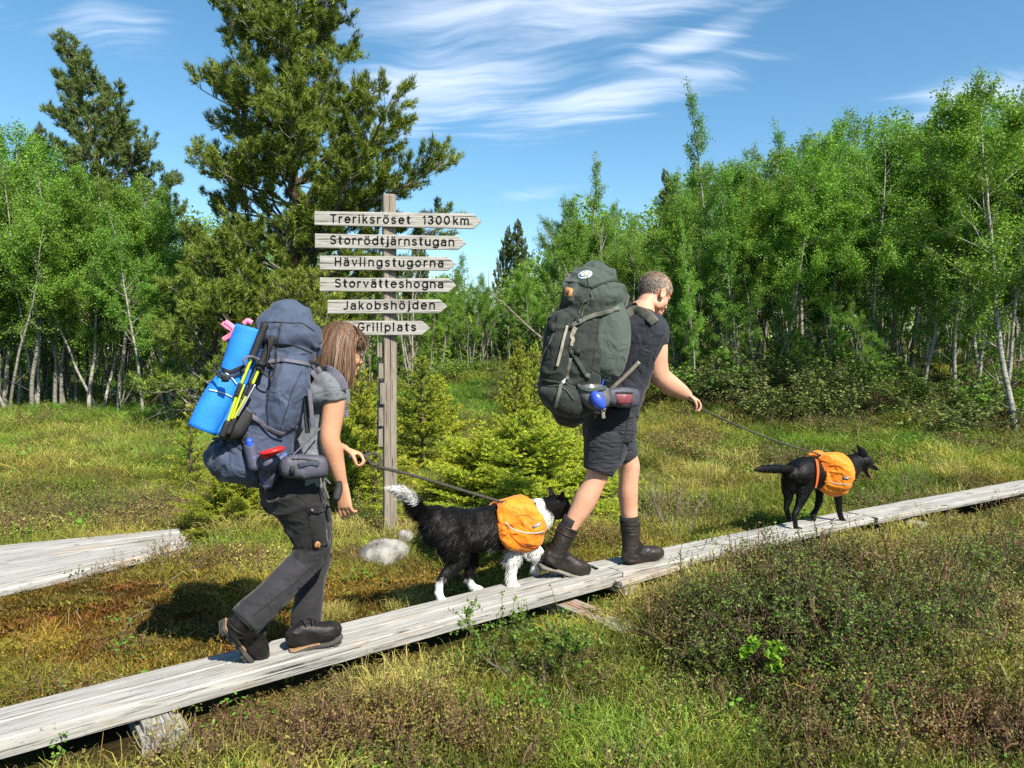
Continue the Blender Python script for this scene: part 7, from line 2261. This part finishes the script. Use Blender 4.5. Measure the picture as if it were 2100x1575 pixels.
def black_dog():
    zb = lambda px: 5.45 + .0026 * (px - 1620)
    root = empty('dog', (*P(1685, 1080, 5.55)[:2], BH), 'short-haired black dog with one pricked ear and open mouth wearing an orange pack', 'dog')
    pc = [limb([(1620, 972, 0, 14, 1.2), (1630, 972, 0, 27, 1.05), (1645, 971, 0, 34, .85), (1668, 970, 0, 34, .8), (1694, 969, 0, 36, .8), (1720, 966, 0, 36, .8), (1738, 958, 0, 28, .8), (1752, 950, 0, 20, .9), (1766, 946, 0, 16, .9)], zb, n=20)]
    pc.append(limb([(1630, 972, .02, 23, 1.1), (1626, 990, .04, 22, 1.0)], zb, n=16))
    pc.append(limb([(1650, 978, -.05, 22, .8), (1649, 1000, -.06, 18, .8), (1645, 1020, -.06, 12, .9), (1637, 1040, -.05, 8, .9), (1630, 1056, -.05, 6, 1), (1631, 1072, -.06, 5, 1), (1633, 1083, -.06, 5.5, 1), (1641, 1087, -.08, 6, 1.2)], zb, n=14))
    pc.append(limb([(1620, 985, .05, 18, .9), (1617, 1005, .06, 14, .9), (1617, 1022, .07, 9, .9), (1613, 1040, .08, 6, 1), (1616, 1056, .08, 5, 1), (1620, 1066, .07, 5, 1.1)], zb, n=14))
    pc.append(limb([(1682, 985, .12, 14, .9), (1681, 1005, .12, 9, .9), (1680, 1025, .12, 7.5, 1), (1675, 1042, .11, 6, 1), (1668, 1056, .10, 6, 1), (1668, 1065, .10, 5.5, 1.1)], zb, n=14))
    pc.append(limb([(1716, 985, -.04, 16, .8), (1718, 1010, -.04, 10, .9), (1720, 1030, -.04, 7, 1), (1722, 1050, -.04, 6, 1), (1727, 1065, -.05, 5.5, 1), (1736, 1073, -.05, 6, 1.2)], zb, n=14))
    pc.append(limb([(1632, 966, 0, 10, 1), (1612, 962, -.03, 9, 1), (1590, 961, -.06, 9, 1), (1568, 961, -.09, 8, 1), (1548, 963, -.11, 3, 1)], zb, n=12))
    hz = 5.80; hc = P(1771, 946, hz)
    hf = unit(np.array((.90, .28, -.42))); A = frame(hf, (0, 0, 1))
    E = lambda p, r, t=None: pc.append(ellipsoid(hc + np.array(p) @ A, r, A, 16))
    E((0, 0, .0), (.078, .056, .058)); E((-.02, 0, -.02), (.06, .05, .05)); E((.055, 0, -.004), (.045, .038, .036))
    E((.105, 0, -.008), (.052, .022, .020)); E((.145, 0, -.010), (.018, .015, .014))
    jaw = unit(np.array((1, 0, -.55)))
    j0 = hc + np.array((.02, 0, -.045)) @ A; j1 = hc + np.array((.075, 0, -.080)) @ A; j2 = hc + np.array((.115, 0, -.098)) @ A
    pc.append(tube(np.array([j0, j1, j2]), np.array((.024, .013, .007)), np.array((.030, .017, .010)), fw=A[2], n=12))
    b0 = hc + np.array((-.040, -.034, .035)) @ A; t0 = P(1758, 913, hz - .05)
    pc.append(tube(np.array([b0, (b0 + t0) / 2 + (0, 0, .004), t0]), np.array((.034, .031, .009)), np.array((.012, .008, .005)), fw=(1, 0, 0), n=12))
    b0 = hc + np.array((-.03, .038, .040)) @ A
    pc.append(tube(np.array([b0, b0 + np.array((-.03, .05, .03))]), np.array((.028, .012)), np.array((.010, .005)), fw=(1, 0, 0), n=12))
    me = fuse('body', pc, .006, M['fur_black'], 3, lambda co, no: (vn(co, 20, 3, 3) - .5) * .005)
    face_cols(me, np.tile((.0035, .0033, .0036), (len(me.vertices), 1)))
    body = obj('body', me, root)
    rng = rng_(44)
    p, n = surf_samples(me, 40000, rng)
    hd = np.linalg.norm(p - hc, axis=1) < .16
    flow = np.tile(np.array((-.75, -.5, -.5)), (len(p), 1)); flow[hd] = -hf
    L = np.where(hd, .005, .009); q = to_px(p); L[(q[:, 0] < 1625) & (q[:, 1] < 975)] = .020
    fur('coat', p, n, flow, L, .0013, M['fur_black'], body, np.array((.0045, .0042, .0046)) * rng.uniform(.6, 1.5, (len(p), 1)), rng, .08, .06)
    for y_ in (-1, 1):
        V, Q, T = ellipsoid(hc + np.array((.060, y_ * .031, .018)) @ A, (.009, .009, .009), A, 10)
        mb = MB(); mb.add(V, Q, T); obj('eye', mb.mesh('eye', M['dog_eye']), root)
    V, Q, T = ellipsoid(hc + np.array((.160, 0, -.004)) @ A, (.011, .013, .010), A, 12)
    mb = MB(); mb.add(V, Q, T); obj('nose', mb.mesh('nose', M['dog_nose']), root)
    mb = MB(); mb.add(*tube(np.array([hc + np.array((.04, 0, -.045)) @ A, hc + np.array((.08, 0, -.066)) @ A, hc + np.array((.112, 0, -.088)) @ A]), .011, .004, fw=A[1], n=10)); obj('tongue', mb.mesh('tongue', M['tongue']), root)
    bag = empty('dog_pack', P(1695, 940, 5.6), 'orange dog saddlebag worn by the black dog', 'dog pack')
    cloth_fn = lambda a, f, s: (lambda co, no: fold_noise(co, no, a, np.array((.3, 0, 1)), f, s, 2.5))
    sad = fuse('saddle', [limb([(1671, 968, 0, 37, .84), (1690, 969, 0, 40, .86), (1715, 967, 0, 40.5, .84), (1726, 965, 0, 38, .84)], zb, n=26, flat_cap=True)], .006, M['orange'], 2, cloth_fn(.005, 16, 3))
    import bmesh
    bm = bmesh.new(); bm.from_mesh(sad); zc = P(1690, 985, 5.6)[2]
    bmesh.ops.delete(bm, geom=[v for v in bm.verts if v.co.z < zc], context='VERTS'); bm.to_mesh(sad); bm.free()
    obj('saddle', sad, bag)
    for sgn in (-1, 1):
        off = .0 if sgn < 0 else .34; dx = 0 if sgn < 0 else -26; dy = 0 if sgn < 0 else -6
        pn = fuse('pannier', [limb([(1694 + dx, 942 + dy, -.11 + off, 20, .5), (1700 + dx, 954 + dy, -.135 + off, 29, .34, 2.5), (1708 + dx, 972 + dy, -.15 + off, 37, .34, 2.8), (1713 + dx, 991 + dy, -.155 + off, 35, .42, 2.8), (1717 + dx, 1004 + dy, -.14 + off, 22, .6, 2.3)], zb, n=26)], .006, M['orange'], 3, cloth_fn(.014, 15, 5))
        o = obj('pannier', pn, bag)
        if sgn < 0:
            bv = bvh_of(pn)
            strap(bv, [(1682, 970), (1694, 982), (1715, 992), (1742, 993)], 1.7, M['reflect'], o, .002, .002, 'piping', dens=3)
            strap(bv, [(1694, 962), (1702, 955), (1718, 955), (1730, 962)], 1.4, M['orange_dk'], o, .002, .002, 'seam', dens=3)
            t = patch(bv, [(1728, 978), (1741, 977), (1741, 983), (1729, 983)], M['tag_grey'], o, 'woven_label', .005, .002, rings=2)
            patch(bv, [(1731, 980), (1739, 979.5), (1739, 981.3), (1731, 981.5)], M['reflect'], t, 'label_print', .008, .0006, rings=1)
    bs = bvh_of(sad)
    patch(bs, [(1677, 938), (1684, 935), (1692, 936), (1693, 941), (1684, 942)], M['web_black'], bag, 'handle_slot', .006, .002, rings=2)
    bb = bvh_of(me)
    strap(bb, [(1672, 945), (1674, 965), (1672, 985), (1668, 1000)], 7, M['orange_dk'], bag, .016, .004, 'girth_strap', dens=3)
black_dog()

# ------------------------------------------------------------------ leashes
def leashes():
    M['leash'] = mat_plain('dark braided leash', (.035, .032, .028), (.06, .055, .045), 60, .7, .4, 300)
    l = empty('leash', P(740, 945, 3.40), 'dark flat leash from the woman\'s hand to the border collie\'s orange pack', 'leash')
    rope('line', [P(716, 936, 3.36), P(738, 943, 3.42), P(780, 958, 3.55), P(850, 976, 3.72), P(930, 1000, 3.92), P(1016, 1026, 4.10), P(1036, 1033, 4.13)], .0085, M['leash'], l, flat=.35)
    rope('hand_loop', [P(738, 930, 3.40), P(752, 938, 3.40), P(762, 952, 3.41), P(776, 951, 3.42), P(781, 940, 3.43), P(770, 930, 3.43), P(756, 932, 3.42), P(748, 938, 3.41), P(742, 944, 3.41)], .007, M['leash'], l, flat=.4)
    o = obj('reel_grip', fuse('g', [limb([(690, 1022, 3.10, 8, .8), (694, 1005, 3.12, 9, .8), (696, 990, 3.14, 6, .8)], n=12)], .003, M['web_black'], 1), None)
    tag(o, 'black dog-lead grip held down in the woman\'s nearer hand', 'leash grip')
    rope('slack_line', [P(692, 1018, 3.12), P(684, 1032, 3.14), P(672, 1040, 3.18), P(668, 1020, 3.2), P(678, 1000, 3.22), P(690, 982, 3.24), P(706, 950, 3.36)], .004, M['leash'], l)
    l = empty('leash', P(1432, 832, 4.5), 'thin dark leash running from the man\'s fist to the black dog', 'leash')
    rope('line', [P(1412, 822, 4.49), P(1436, 838, 4.52), P(1480, 858, 4.68), P(1550, 889, 4.98), P(1620, 914, 5.28), P(1668, 928, 5.5), P(1688, 936, 5.60)], .0065, M['leash'], l)
leashes()
# ------------------------------------------------------------------ foreground plants one can point to
def leaf_cloud(name, C, size, mat, parent, seed, aspect=.7):
    mb = MB(); leaves_into(mb, np.array(C), size, rng_(seed), aspect=aspect)
    o = obj(name, mb.mesh(name, mat, False), parent); o['kind'] = 'stuff'; return o
def dwarf(label, stems, base, r, leaf_n, seed, shoots=()):
    b = GS(*base); z = b[1]
    root = empty('dwarf_birch', b, label, 'dwarf birch', 'small dwarf birches in the foreground')
    rng = rng_(seed); mb = MB(); C = []
    def q(px, py, dz=0): return P(px, py, z + dz)
    for s, r0, r1, twigs in stems:
        ax = catmull(np.array([q(*p) for p in s]), 4)
        tubes_into(mb, ax, r0, r1, 6)
        for k in range(twigs):
            i = rng.randint(int(len(ax) * .45), len(ax))
            d = unit(ax[min(i, len(ax) - 1)] - ax[max(i - 2, 0)] + rng.normal(0, .8, 3) + (0, 0, .25))
            tw = grow(ax[i], d, rng.uniform(.04, .12), 5, rng, .25, .04); tubes_into(mb, tw, .0018, .0008, 3)
            for _ in range(leaf_n):
                j = rng.randint(1, 6); C.append(tw[min(j, 5)] + rng.normal(0, .007, 3))
    for s, n in shoots:
        ax = catmull(np.array([q(*p) for p in s]), 4); tubes_into(mb, ax, .0018, .0008, 4)
        for _ in range(n): C.append(ax[rng.randint(2, len(ax))] + rng.normal(0, .006, 3))
    obj('stem', mb.mesh('stem', M['twig']), root)
    leaf_cloud('foliage', C, .015, M['shrub_leaf'], root, seed)
dwarf('small dwarf birch with crooked stems leaning left below the boardwalk',
      [([(1062, 1410), (1048, 1398, .02), (1022, 1370, .04), (1012, 1340, .03), (1010, 1300, .02)], .009, .003, 24), ([(1022, 1370, .04), (995, 1352, 0), (975, 1320, -.05), (962, 1280, -.06), (955, 1262)], .006, .002, 30),
       ([(1058, 1408), (1060, 1380, .1), (1058, 1345, .12), (1050, 1300, .1)], .004, .0015, 20), ([(1012, 1340, .03), (1030, 1310), (1060, 1282), (1080, 1268)], .003, .0012, 26)], (1062, 1412), .3, 13, 61,
      [([(1032, 1290), (1030, 1250), (1029, 1214)], 26), ([(1052, 1285), (1053, 1255), (1053, 1225)], 10)])
dwarf('small dwarf birch with one dark bent stem and flat leafy top, by the crooked one',
      [([(1116, 1413), (1115, 1396), (1116, 1376, .02), (1126, 1364, .03), (1146, 1350, .03), (1158, 1336)], .012, .005, 8), ([(1156, 1338), (1170, 1335), (1186, 1324), (1194, 1300)], .004, .0015, 24),
       ([(1156, 1338), (1145, 1330), (1128, 1322), (1120, 1315)], .004, .0015, 24), ([(1158, 1336), (1160, 1318), (1158, 1300)], .003, .0015, 20)], (1116, 1414), .3, 13, 62,
      [([(1158, 1300), (1152, 1270), (1140, 1235), (1128, 1198)], 8), ([(1190, 1300), (1196, 1290), (1203, 1282)], 12)])
# bright rowan seedling in the dark heather
def seedling(label, base, tops, n, size, seed, mat='bright_leaf'):
    b = GS(*base); root = empty('seedling', b, label, 'seedling', 'leafy seedlings in the foreground')
    rng = rng_(seed); mb = MB(); C = []
    for (px, py, r) in tops:
        t = P(px, py, b[1] - .08)
        ax = catmull(np.array([b, (b + t) / 2 + rng.normal(0, .01, 3), t]), 4); tubes_into(mb, ax, .003, .0012, 5)
        for _ in range(n): C.append(t + unit(rng.normal(0, 1, 3)) * rng.rand() ** .4 * np.array((1, 1, 1.2)) * r * b[1] / F)
    obj('stem', mb.mesh('stem', M['twig']), root)
    leaf_cloud('foliage', C, size, M[mat], root, seed, .62)
seedling('bright green young rowan seedling with large leaves glowing in the dark heather', (1590, 1395), [(1585, 1355, 20), (1592, 1372, 18), (1598, 1335, 18), (1545, 1322, 14), (1528, 1335, 11), (1580, 1330, 15)], 17, .038, 71)
seedling('small green sprig at the near plank edge, left of the boot', (570, 1400), [(560, 1378, 12), (585, 1372, 14), (592, 1392, 10)], 8, .024, 72)
seedling('leafy sprig at the lower left corner below the boardwalk', (120, 1560), [(112, 1530, 12), (128, 1512, 12), (118, 1550, 12)], 8, .020, 73, 'shrub_leaf')
seedling('leafy sprig on the moss behind the near planks at the left', (118, 1425), [(115, 1402, 12), (130, 1405, 12), (108, 1412, 10)], 9, .020, 74, 'shrub_leaf')
seedling('leafy sprig hanging over the plank beside the sleeper block', (283, 1470), [(283, 1456, 6), (300, 1475, 5)], 6, .016, 75, 'shrub_leaf')
seedling('leafy sprig growing before the split rail at the man\'s front boot', (1285, 1200), [(1282, 1172, 8), (1284, 1185, 9), (1280, 1195, 8)], 9, .016, 76, 'shrub_leaf')
seedling('leafy sprig on the moss between the woman\'s boots', (585, 1285), [(580, 1262, 9), (572, 1272, 8)], 9, .018, 77, 'shrub_leaf')
seedling('fresh green plant on the peat left of the black dog', (1520, 985), [(1515, 962, 10), (1535, 966, 10), (1500, 968, 8)], 12, .03, 78, 'bright_leaf')
seedling('bright green sprig below the heather at the bottom right', (1545, 1520), [(1542, 1500, 10), (1535, 1508, 8)], 9, .02, 79, 'shrub_leaf')
seedling('bright leaves in the grass at the bottom centre', (1250, 1535), [(1248, 1526, 9), (1262, 1530, 8)], 9, .018, 80, 'shrub_leaf')

_hx = [(1455, 1270, 1165), (1590, 1255, 1140), (1450, 1350, 1230), (1610, 1350, 1205), (1690, 1330, 1190), (1760, 1300, 1180), (1840, 1310, 1190),
       (1680, 1420, 1290), (1760, 1440, 1320), (1850, 1420, 1310), (1920, 1360, 1260), (1960, 1270, 1165), (2040, 1240, 1130), (2090, 1200, 1085), (1990, 1190, 1085), (1780, 1510, 1400), (1480, 1190, 1120), (1560, 1175, 1108)]
for i, (px, py, top) in enumerate(_hx):
    b = GS(px, py)
    tz = P(px, top, b[1])[2]; Hh = max(.18, tz - b[2])
    tr, cr, H = SHR[2] if i % 3 else SHR[4 - 2]
    stand('dwarf_birch', 'dwarf birch', (tr, cr), b, Hh / H * 1.25, i * 1.37, ('low dwarf birch in the dark heather at the lower right' if py > 1280 else 'low dwarf birch on the heather hummock nearer the boardwalk'), 'dwarf birches on the heather hummock', ('stems', 'foliage'), sz=Hh / H)

# ------------------------------------------------------------------ ground cover, instanced
def grass_patch(seed, n=120, R_=.12, h0=.04, h1=.12, w=.0026, lean=.6, dead=.3):
    rng = rng_(seed)
    a = rng.rand(n) * 6.283; r = R_ * np.sqrt(rng.rand(n))
    b = np.stack([np.cos(a) * r, np.sin(a) * r, np.full(n, -.012)], 1)
    h = rng.uniform(h0, h1, n); d = rng.normal(0, lean, (n, 3)); d[:, 2] = 1; d = unit(d)
    bend = rng.normal(0, 1, (n, 3)); bend[:, 2] = 0; bend = unit(bend) * rng.uniform(.1, .75, n)[:, None]
    sd = unit(np.cross(d, rng.normal(0, 1, (n, 3))))
    ww = w * rng.uniform(.7, 1.3, n)[:, None]
    p1 = b + d * (h * .45)[:, None] + bend * (h * .10)[:, None]
    p2 = b + d * (h * .80)[:, None] + bend * (h * .34)[:, None]
    p3 = b + d * (h * .95)[:, None] + bend * (h * .75)[:, None] - np.array((0, 0, 1)) * (h * .12)[:, None]
    V = np.stack([b - sd * ww * .5, b + sd * ww * .5, p1 - sd * ww * .5, p1 + sd * ww * .5, p2 - sd * ww * .35, p2 + sd * ww * .35, p3], 1).reshape(-1, 3)
    i = np.arange(n)[:, None] * 7
    Q = np.concatenate([i + np.array((0, 1, 3, 2)), i + np.array((2, 3, 5, 4))]); T = i + np.array((4, 5, 6))
    c = np.stack([rng.rand(n), (rng.rand(n) < dead) * rng.uniform(.5, 1, n), np.zeros(n)], 1)
    mb = MB(); mb.add(V, Q, T, c=np.repeat(c, 7, 0))
    return mb.mesh('grass_patch', M['grass'], False)
def moss_patch(seed, n=240, R_=.12, h0=.006, h1=.022):
    rng = rng_(seed)
    a = rng.rand(n) * 6.283; r = R_ * np.sqrt(rng.rand(n))
    b = np.stack([np.cos(a) * r, np.sin(a) * r, np.full(n, -.004)], 1)
    h = rng.uniform(h0, h1, n); d = rng.normal(0, .7, (n, 3)); d[:, 2] = .8; d = unit(d)
    sd = unit(np.cross(d, rng.normal(0, 1, (n, 3)))) * rng.uniform(.0016, .004, n)[:, None]
    V = np.stack([b - sd, b + sd, b + d * h[:, None]], 1).reshape(-1, 3)
    c = np.stack([rng.rand(n), (rng.rand(n) < .25) * 1., np.zeros(n)], 1)
    mb = MB(); mb.add(V, None, np.arange(3 * n).reshape(-1, 3), c=np.repeat(c, 3, 0))
    return mb.mesh('moss_patch', M['moss'], False)
def heath_patch(seed, stems=16, R_=.12, H=.13, nleaf=300, leaf=.011):
    rng = rng_(seed); sm = MB(); lm = MB(); C = []
    for s in range(stems):
        a = rng.rand() * 6.28; r = R_ * math.sqrt(rng.rand())
        ax = grow((math.cos(a) * r, math.sin(a) * r, -.01), (rng.normal(0, .35), rng.normal(0, .35), 1), H * rng.uniform(.5, 1.15), 4, rng, .22, .03)
        T = unit(np.gradient(ax, axis=0)); sd = unit(np.cross(T, rng.normal(0, 1, 3))) * .0016
        V = np.stack([ax - sd, ax + sd], 1).reshape(-1, 3)
        sm.add(V, [(2 * i, 2 * i + 1, 2 * i + 3, 2 * i + 2) for i in range(4)], c=np.array((rng.rand(), 0, 0)))
        C.append(ax[1:])
        for b in range(3):
            tw = grow(ax[rng.randint(1, 4)], unit(rng.normal(0, 1, 3) + (0, 0, .8)), H * .4, 3, rng, .25)
            V = np.stack([tw - sd[:1] * .6, tw + sd[:1] * .6], 1).reshape(-1, 3)
            sm.add(V, [(2 * i, 2 * i + 1, 2 * i + 3, 2 * i + 2) for i in range(3)], c=np.array((rng.rand(), 0, 0))); C.append(tw[1:])
    C = np.concatenate(C); C = C[rng.randint(0, len(C), nleaf)] + rng.normal(0, .009, (nleaf, 3))
    leaves_into(lm, C, leaf, rng, aspect=.6, tipc=(rng.rand(nleaf) < .3) * 1.)
    V = np.concatenate([np.concatenate(sm.V), np.concatenate(lm.V)]); n0 = sm.n
    Q = np.concatenate([np.concatenate(sm.Q), np.concatenate(lm.Q) + n0])
    mi = np.concatenate([np.zeros(sum(len(q) for q in sm.Q)), np.ones(nleaf)])
    return mesh_np('heath_patch', V, [Q], False, [M['heath_stem'], M['heath_leaf']], np.concatenate(sm.C + lm.C), mi)
def leafy_patch(seed, n=26, R_=.07):
    rng = rng_(seed); mb = MB()
    a = rng.rand(n) * 6.28; r = R_ * np.sqrt(rng.rand(n))
    C = np.stack([np.cos(a) * r, np.sin(a) * r, rng.uniform(.02, .08, n)], 1)
    leaves_into(mb, C, .020, rng, up=1.2, aspect=.7)
    return mb.mesh('leafy_patch', M['heath_leaf'], False)

def instancer(name, variants, pos, rot, scl, idx, tint, kind='stuff'):
    """one object: a cloud of points, each carrying a patch of plants"""
    src = bpy.data.collections.new(name + '_patches')
    for k, me in enumerate(variants):
        src.objects.link(bpy.data.objects.new('%s_%02d' % (me.name, k), me))
    me = bpy.data.meshes.new(name)
    n = len(pos)
    me.vertices.add(n); me.vertices.foreach_set('co', np.asarray(pos, np.float32).ravel())
    def attr(nm, typ, arr, key):
        at = me.attributes.new(nm, typ, 'POINT'); at.data.foreach_set(key, np.ascontiguousarray(arr).ravel())
    attr('rotv', 'FLOAT_VECTOR', rot.astype(np.float32), 'vector')
    attr('sclv', 'FLOAT_VECTOR', scl.astype(np.float32), 'vector')
    attr('idx', 'INT', idx.astype(np.int32), 'value')
    attr('tint', 'FLOAT_COLOR', np.concatenate([tint, np.ones((n, 1))], 1).astype(np.float32), 'color')
    me.update()
    o = obj(name, me); tag(o, kind=kind)
    ng = bpy.data.node_groups.new(name, 'GeometryNodeTree')
    ng.interface.new_socket('Geometry', in_out='INPUT', socket_type='NodeSocketGeometry')
    ng.interface.new_socket('Geometry', in_out='OUTPUT', socket_type='NodeSocketGeometry')
    N = ng.nodes; L = ng.links
    gi = N.new('NodeGroupInput'); go = N.new('NodeGroupOutput')
    ci = N.new('GeometryNodeCollectionInfo'); ci.inputs[0].default_value = src
    ci.inputs['Separate Children'].default_value = True; ci.inputs['Reset Children'].default_value = True
    ip = N.new('GeometryNodeInstanceOnPoints'); ip.inputs['Pick Instance'].default_value = True
    L.new(gi.outputs[0], ip.inputs['Points']); L.new(ci.outputs[0], ip.inputs['Instance'])
    def na(nm, typ):
        a = N.new('GeometryNodeInputNamedAttribute'); a.data_type = typ; a.inputs[0].default_value = nm
        return [s for s in a.outputs if s.enabled][0]
    L.new(na('idx', 'INT'), ip.inputs['Instance Index'])
    L.new(na('rotv', 'FLOAT_VECTOR'), ip.inputs['Rotation']); L.new(na('sclv', 'FLOAT_VECTOR'), ip.inputs['Scale'])
    L.new(ip.outputs[0], go.inputs[0])
    md = o.modifiers.new('plants', 'NODES'); md.node_group = ng
    return o
def scatter():
    rng = rng_(2024)
    bands = [(1.5, 3.4, 200, 1.0), (3.4, 5.5, 150, 1.05), (5.5, 8.5, 80, 1.35), (8.5, 13, 40, 1.8), (13, 20, 18, 2.4), (20, 32, 8, 3.2)]
    X = []; Y = []; S = []
    for (a, b, dens, s) in bands:
        w = .80 * b + .9
        n = int((b - a) * 2 * w * dens)
        x = rng.uniform(-w, w, n); y = rng.uniform(a, b, n)
        ok = np.abs(x) < .78 * y + .7
        X.append(x[ok]); Y.append(y[ok]); S.append(np.full(ok.sum(), s))
    X, Y, S = map(np.concatenate, (X, Y, S))
    d = board_dist(X, Y)
    a, b = LP_AXIS; ab = b - a
    t = ((X - a[0]) * ab[0] + (Y - a[1]) * ab[1]) / (ab ** 2).sum(); tc = np.clip(t, -1.2, 1.0)
    dl = np.hypot(X - a[0] - tc * ab[0], Y - a[1] - tc * ab[1])
    sb = G(350, 1488, .03); ok = (np.hypot(X - sb[0], Y - sb[1]) > .17) & (d > .17) & (dl > .34 + .18 * np.clip(1 - t, 0, 1.5))
    X, Y, S, d, dl = X[ok], Y[ok], S[ok], d[ok], dl[ok]
    c, moss, heath, lush, bare, straw = zones(X, Y)
    Z = gh(X, Y)
    u = rng.rand(len(X))
    pm = moss * .86; phh = heath * .85 * (1 - pm)
    kind = np.where(u < bare * .8, 3, np.where(u < pm, 1, np.where(u < pm + phh, 2, 0)))
    kind = np.where((kind == 1) & (Y > 9), 0, kind)
    rot = np.stack([rng.normal(0, .12, len(X)), rng.normal(0, .12, len(X)), rng.rand(len(X)) * 6.28], 1)
    jit = rng.uniform(.72, 1.3, (len(X), 1)) * (1 + rng.normal(0, .10, (len(X), 3)))
    tint = np.clip(c * jit, .004, .9)
    near = sst(.17, .5, d) * .5 + .5
    for nm, k, vs, hs, gain in (('grass', 0, [grass_patch(1), grass_patch(2, 100, .12, .05, .15), grass_patch(3, 130, .12, .025, .08, lean=.9)], (.75, 1.3), .98),
                          ('moss', 1, [moss_patch(11), moss_patch(12, 200, .12, .008, .03), moss_patch(13)], (.8, 1.5), .92),
                          ('heather', 2, [heath_patch(21), heath_patch(22, 14, .12, .17, 340), heath_patch(23, 20, .12, .09, 240)], (.7, 1.35), 1.0)):
        m = kind == k
        n = m.sum()
        s = (S * rng.uniform(*hs, len(X)))[m]
        hz = np.where(S[m] > 1.2, S[m] ** -.35, 1.0) * near[m] * (1 - .35 * moss[m] * (k == 0))
        instancer(nm, vs, np.stack([X, Y, Z], 1)[m], rot[m], np.stack([s, s, s * hz], 1), rng.randint(0, len(vs), n), np.clip(tint[m] * gain, 0, .95))
    # sparse grass through the moss and heather, leafy sprigs everywhere
    m = ((kind == 1) & (rng.rand(len(X)) < .07)) | ((kind == 2) & (rng.rand(len(X)) < .16))
    s = (S * .8)[m]; n = m.sum()
    vs = [grass_patch(5, 22, .10, .04, .12, dead=.7), grass_patch(6, 14, .10, .06, .15, dead=.7)]
    instancer('sparse_grass', vs, np.stack([X, Y, Z], 1)[m], rot[m], np.stack([s, s, s], 1), rng.randint(0, 2, n), np.tile((.21, .20, .055), (n, 1)) * jit[m])
    m = (rng.rand(len(X)) < .07) & (Y < 14) & (kind != 3) & (vn(np.stack([X, Y], 1), 1.8, 77, 2) > .45)
    s = (S * rng.uniform(.6, 1.4, len(X)))[m]; n = m.sum()
    vs = [leafy_patch(31), leafy_patch(32, 16)]
    instancer('berry_leaves', vs, np.stack([X, Y, Z + .01], 1)[m], rot[m], np.stack([s, s, s], 1), rng.randint(0, 2, n), np.tile((.10, .24, .022), (n, 1)) * rng.uniform(.6, 1.4, (n, 1)))
    # straw tussocks
    T = [(1205, 1215, 1.5), (1225, 1235, 1.4), (1185, 1205, 1.1), (470, 1100, 1.6), (500, 1090, 1.5), (540, 1085, 1.4), (560, 1070, 1.3), (430, 1085, 1.3), (680, 1110, 1.4), (700, 1095, 1.3), (655, 1085, 1.2), (300, 1430 + 100, 1.2), (1960, 1010 + 30, 1.5), (1850, 1100, 1.5), (1780, 1110, 1.6), (1900, 1085, 1.5),
         (1480, 1215, 1.3), (1440, 1200, 1.2), (840, 1120, 1.3), (865, 1100, 1.3), (830, 1250, .8), (690, 1265, .8), (760, 1470, 1.3), (820, 1440, 1.3), (900, 1420, 1.2), (1500, 960, 1.6), (1450, 985, 1.6), (1560, 985, 1.5), (1400, 1010, 1.4), (1960, 980, 1.6), (1500, 1165, 1.2), (1545, 1150, 1.3), (1600, 1135, 1.3), (1650, 1125, 1.3), (1700, 1112, 1.3), (1750, 1105, 1.4), (1820, 1095, 1.4), (1720, 1130, 1.4), (1790, 1130, 1.4), (1370, 1225, 1.1), (1400, 1215, 1.2), (1340, 1240, 1.1)]
    pos = []; sc = []
    for px, py, s in T:
        b = GS(px, py)
        for _ in range(5):
            pos.append(b + np.append(rng.normal(0, .055 * s, 2), 0)); sc.append(s * rng.uniform(.8, 1.15))
    pos = np.array(pos); sc = np.array(sc); keep = board_dist(pos[:, 0], pos[:, 1]) > .19; pos = pos[keep]; sc = sc[keep]; n = len(pos)
    instancer('straw_tussocks', [grass_patch(41, 110, .07, .09, .17, lean=.45, dead=.6), grass_patch(42, 90, .07, .08, .19, lean=.55, dead=.6)], pos, np.stack([np.zeros(n), np.zeros(n), rng.rand(n) * 6.28], 1), np.repeat(sc[:, None], 3, 1),
              rng.randint(0, 2, n), np.tile((.40, .35, .13), (n, 1)) * rng.uniform(.8, 1.2, (n, 1)))
    # dry twigs and litter on the peat
    mb = MB()
    for k in range(420):
        if k < 170: px, py = rng.normal(330, 45), rng.normal(1048, 22)
        else: px, py = rng.uniform(0, 2100), rng.uniform(1000, 1560)
        g = GS(px, py)
        if board_dist(g[:1], g[1:2])[0] < .22: continue
        az = rng.rand() * 6.28
        ax = grow(g + (0, 0, .012), (math.cos(az), math.sin(az), rng.uniform(-.02, .25)), rng.uniform(.06, .28), 5, rng, .18)
        tubes_into(mb, ax, .0028, .001, 4)
    o = obj('dry_litter', mb.mesh('dry_litter', M['dry_twig'])); tag(o, kind='stuff')
scatter()

ordinals()
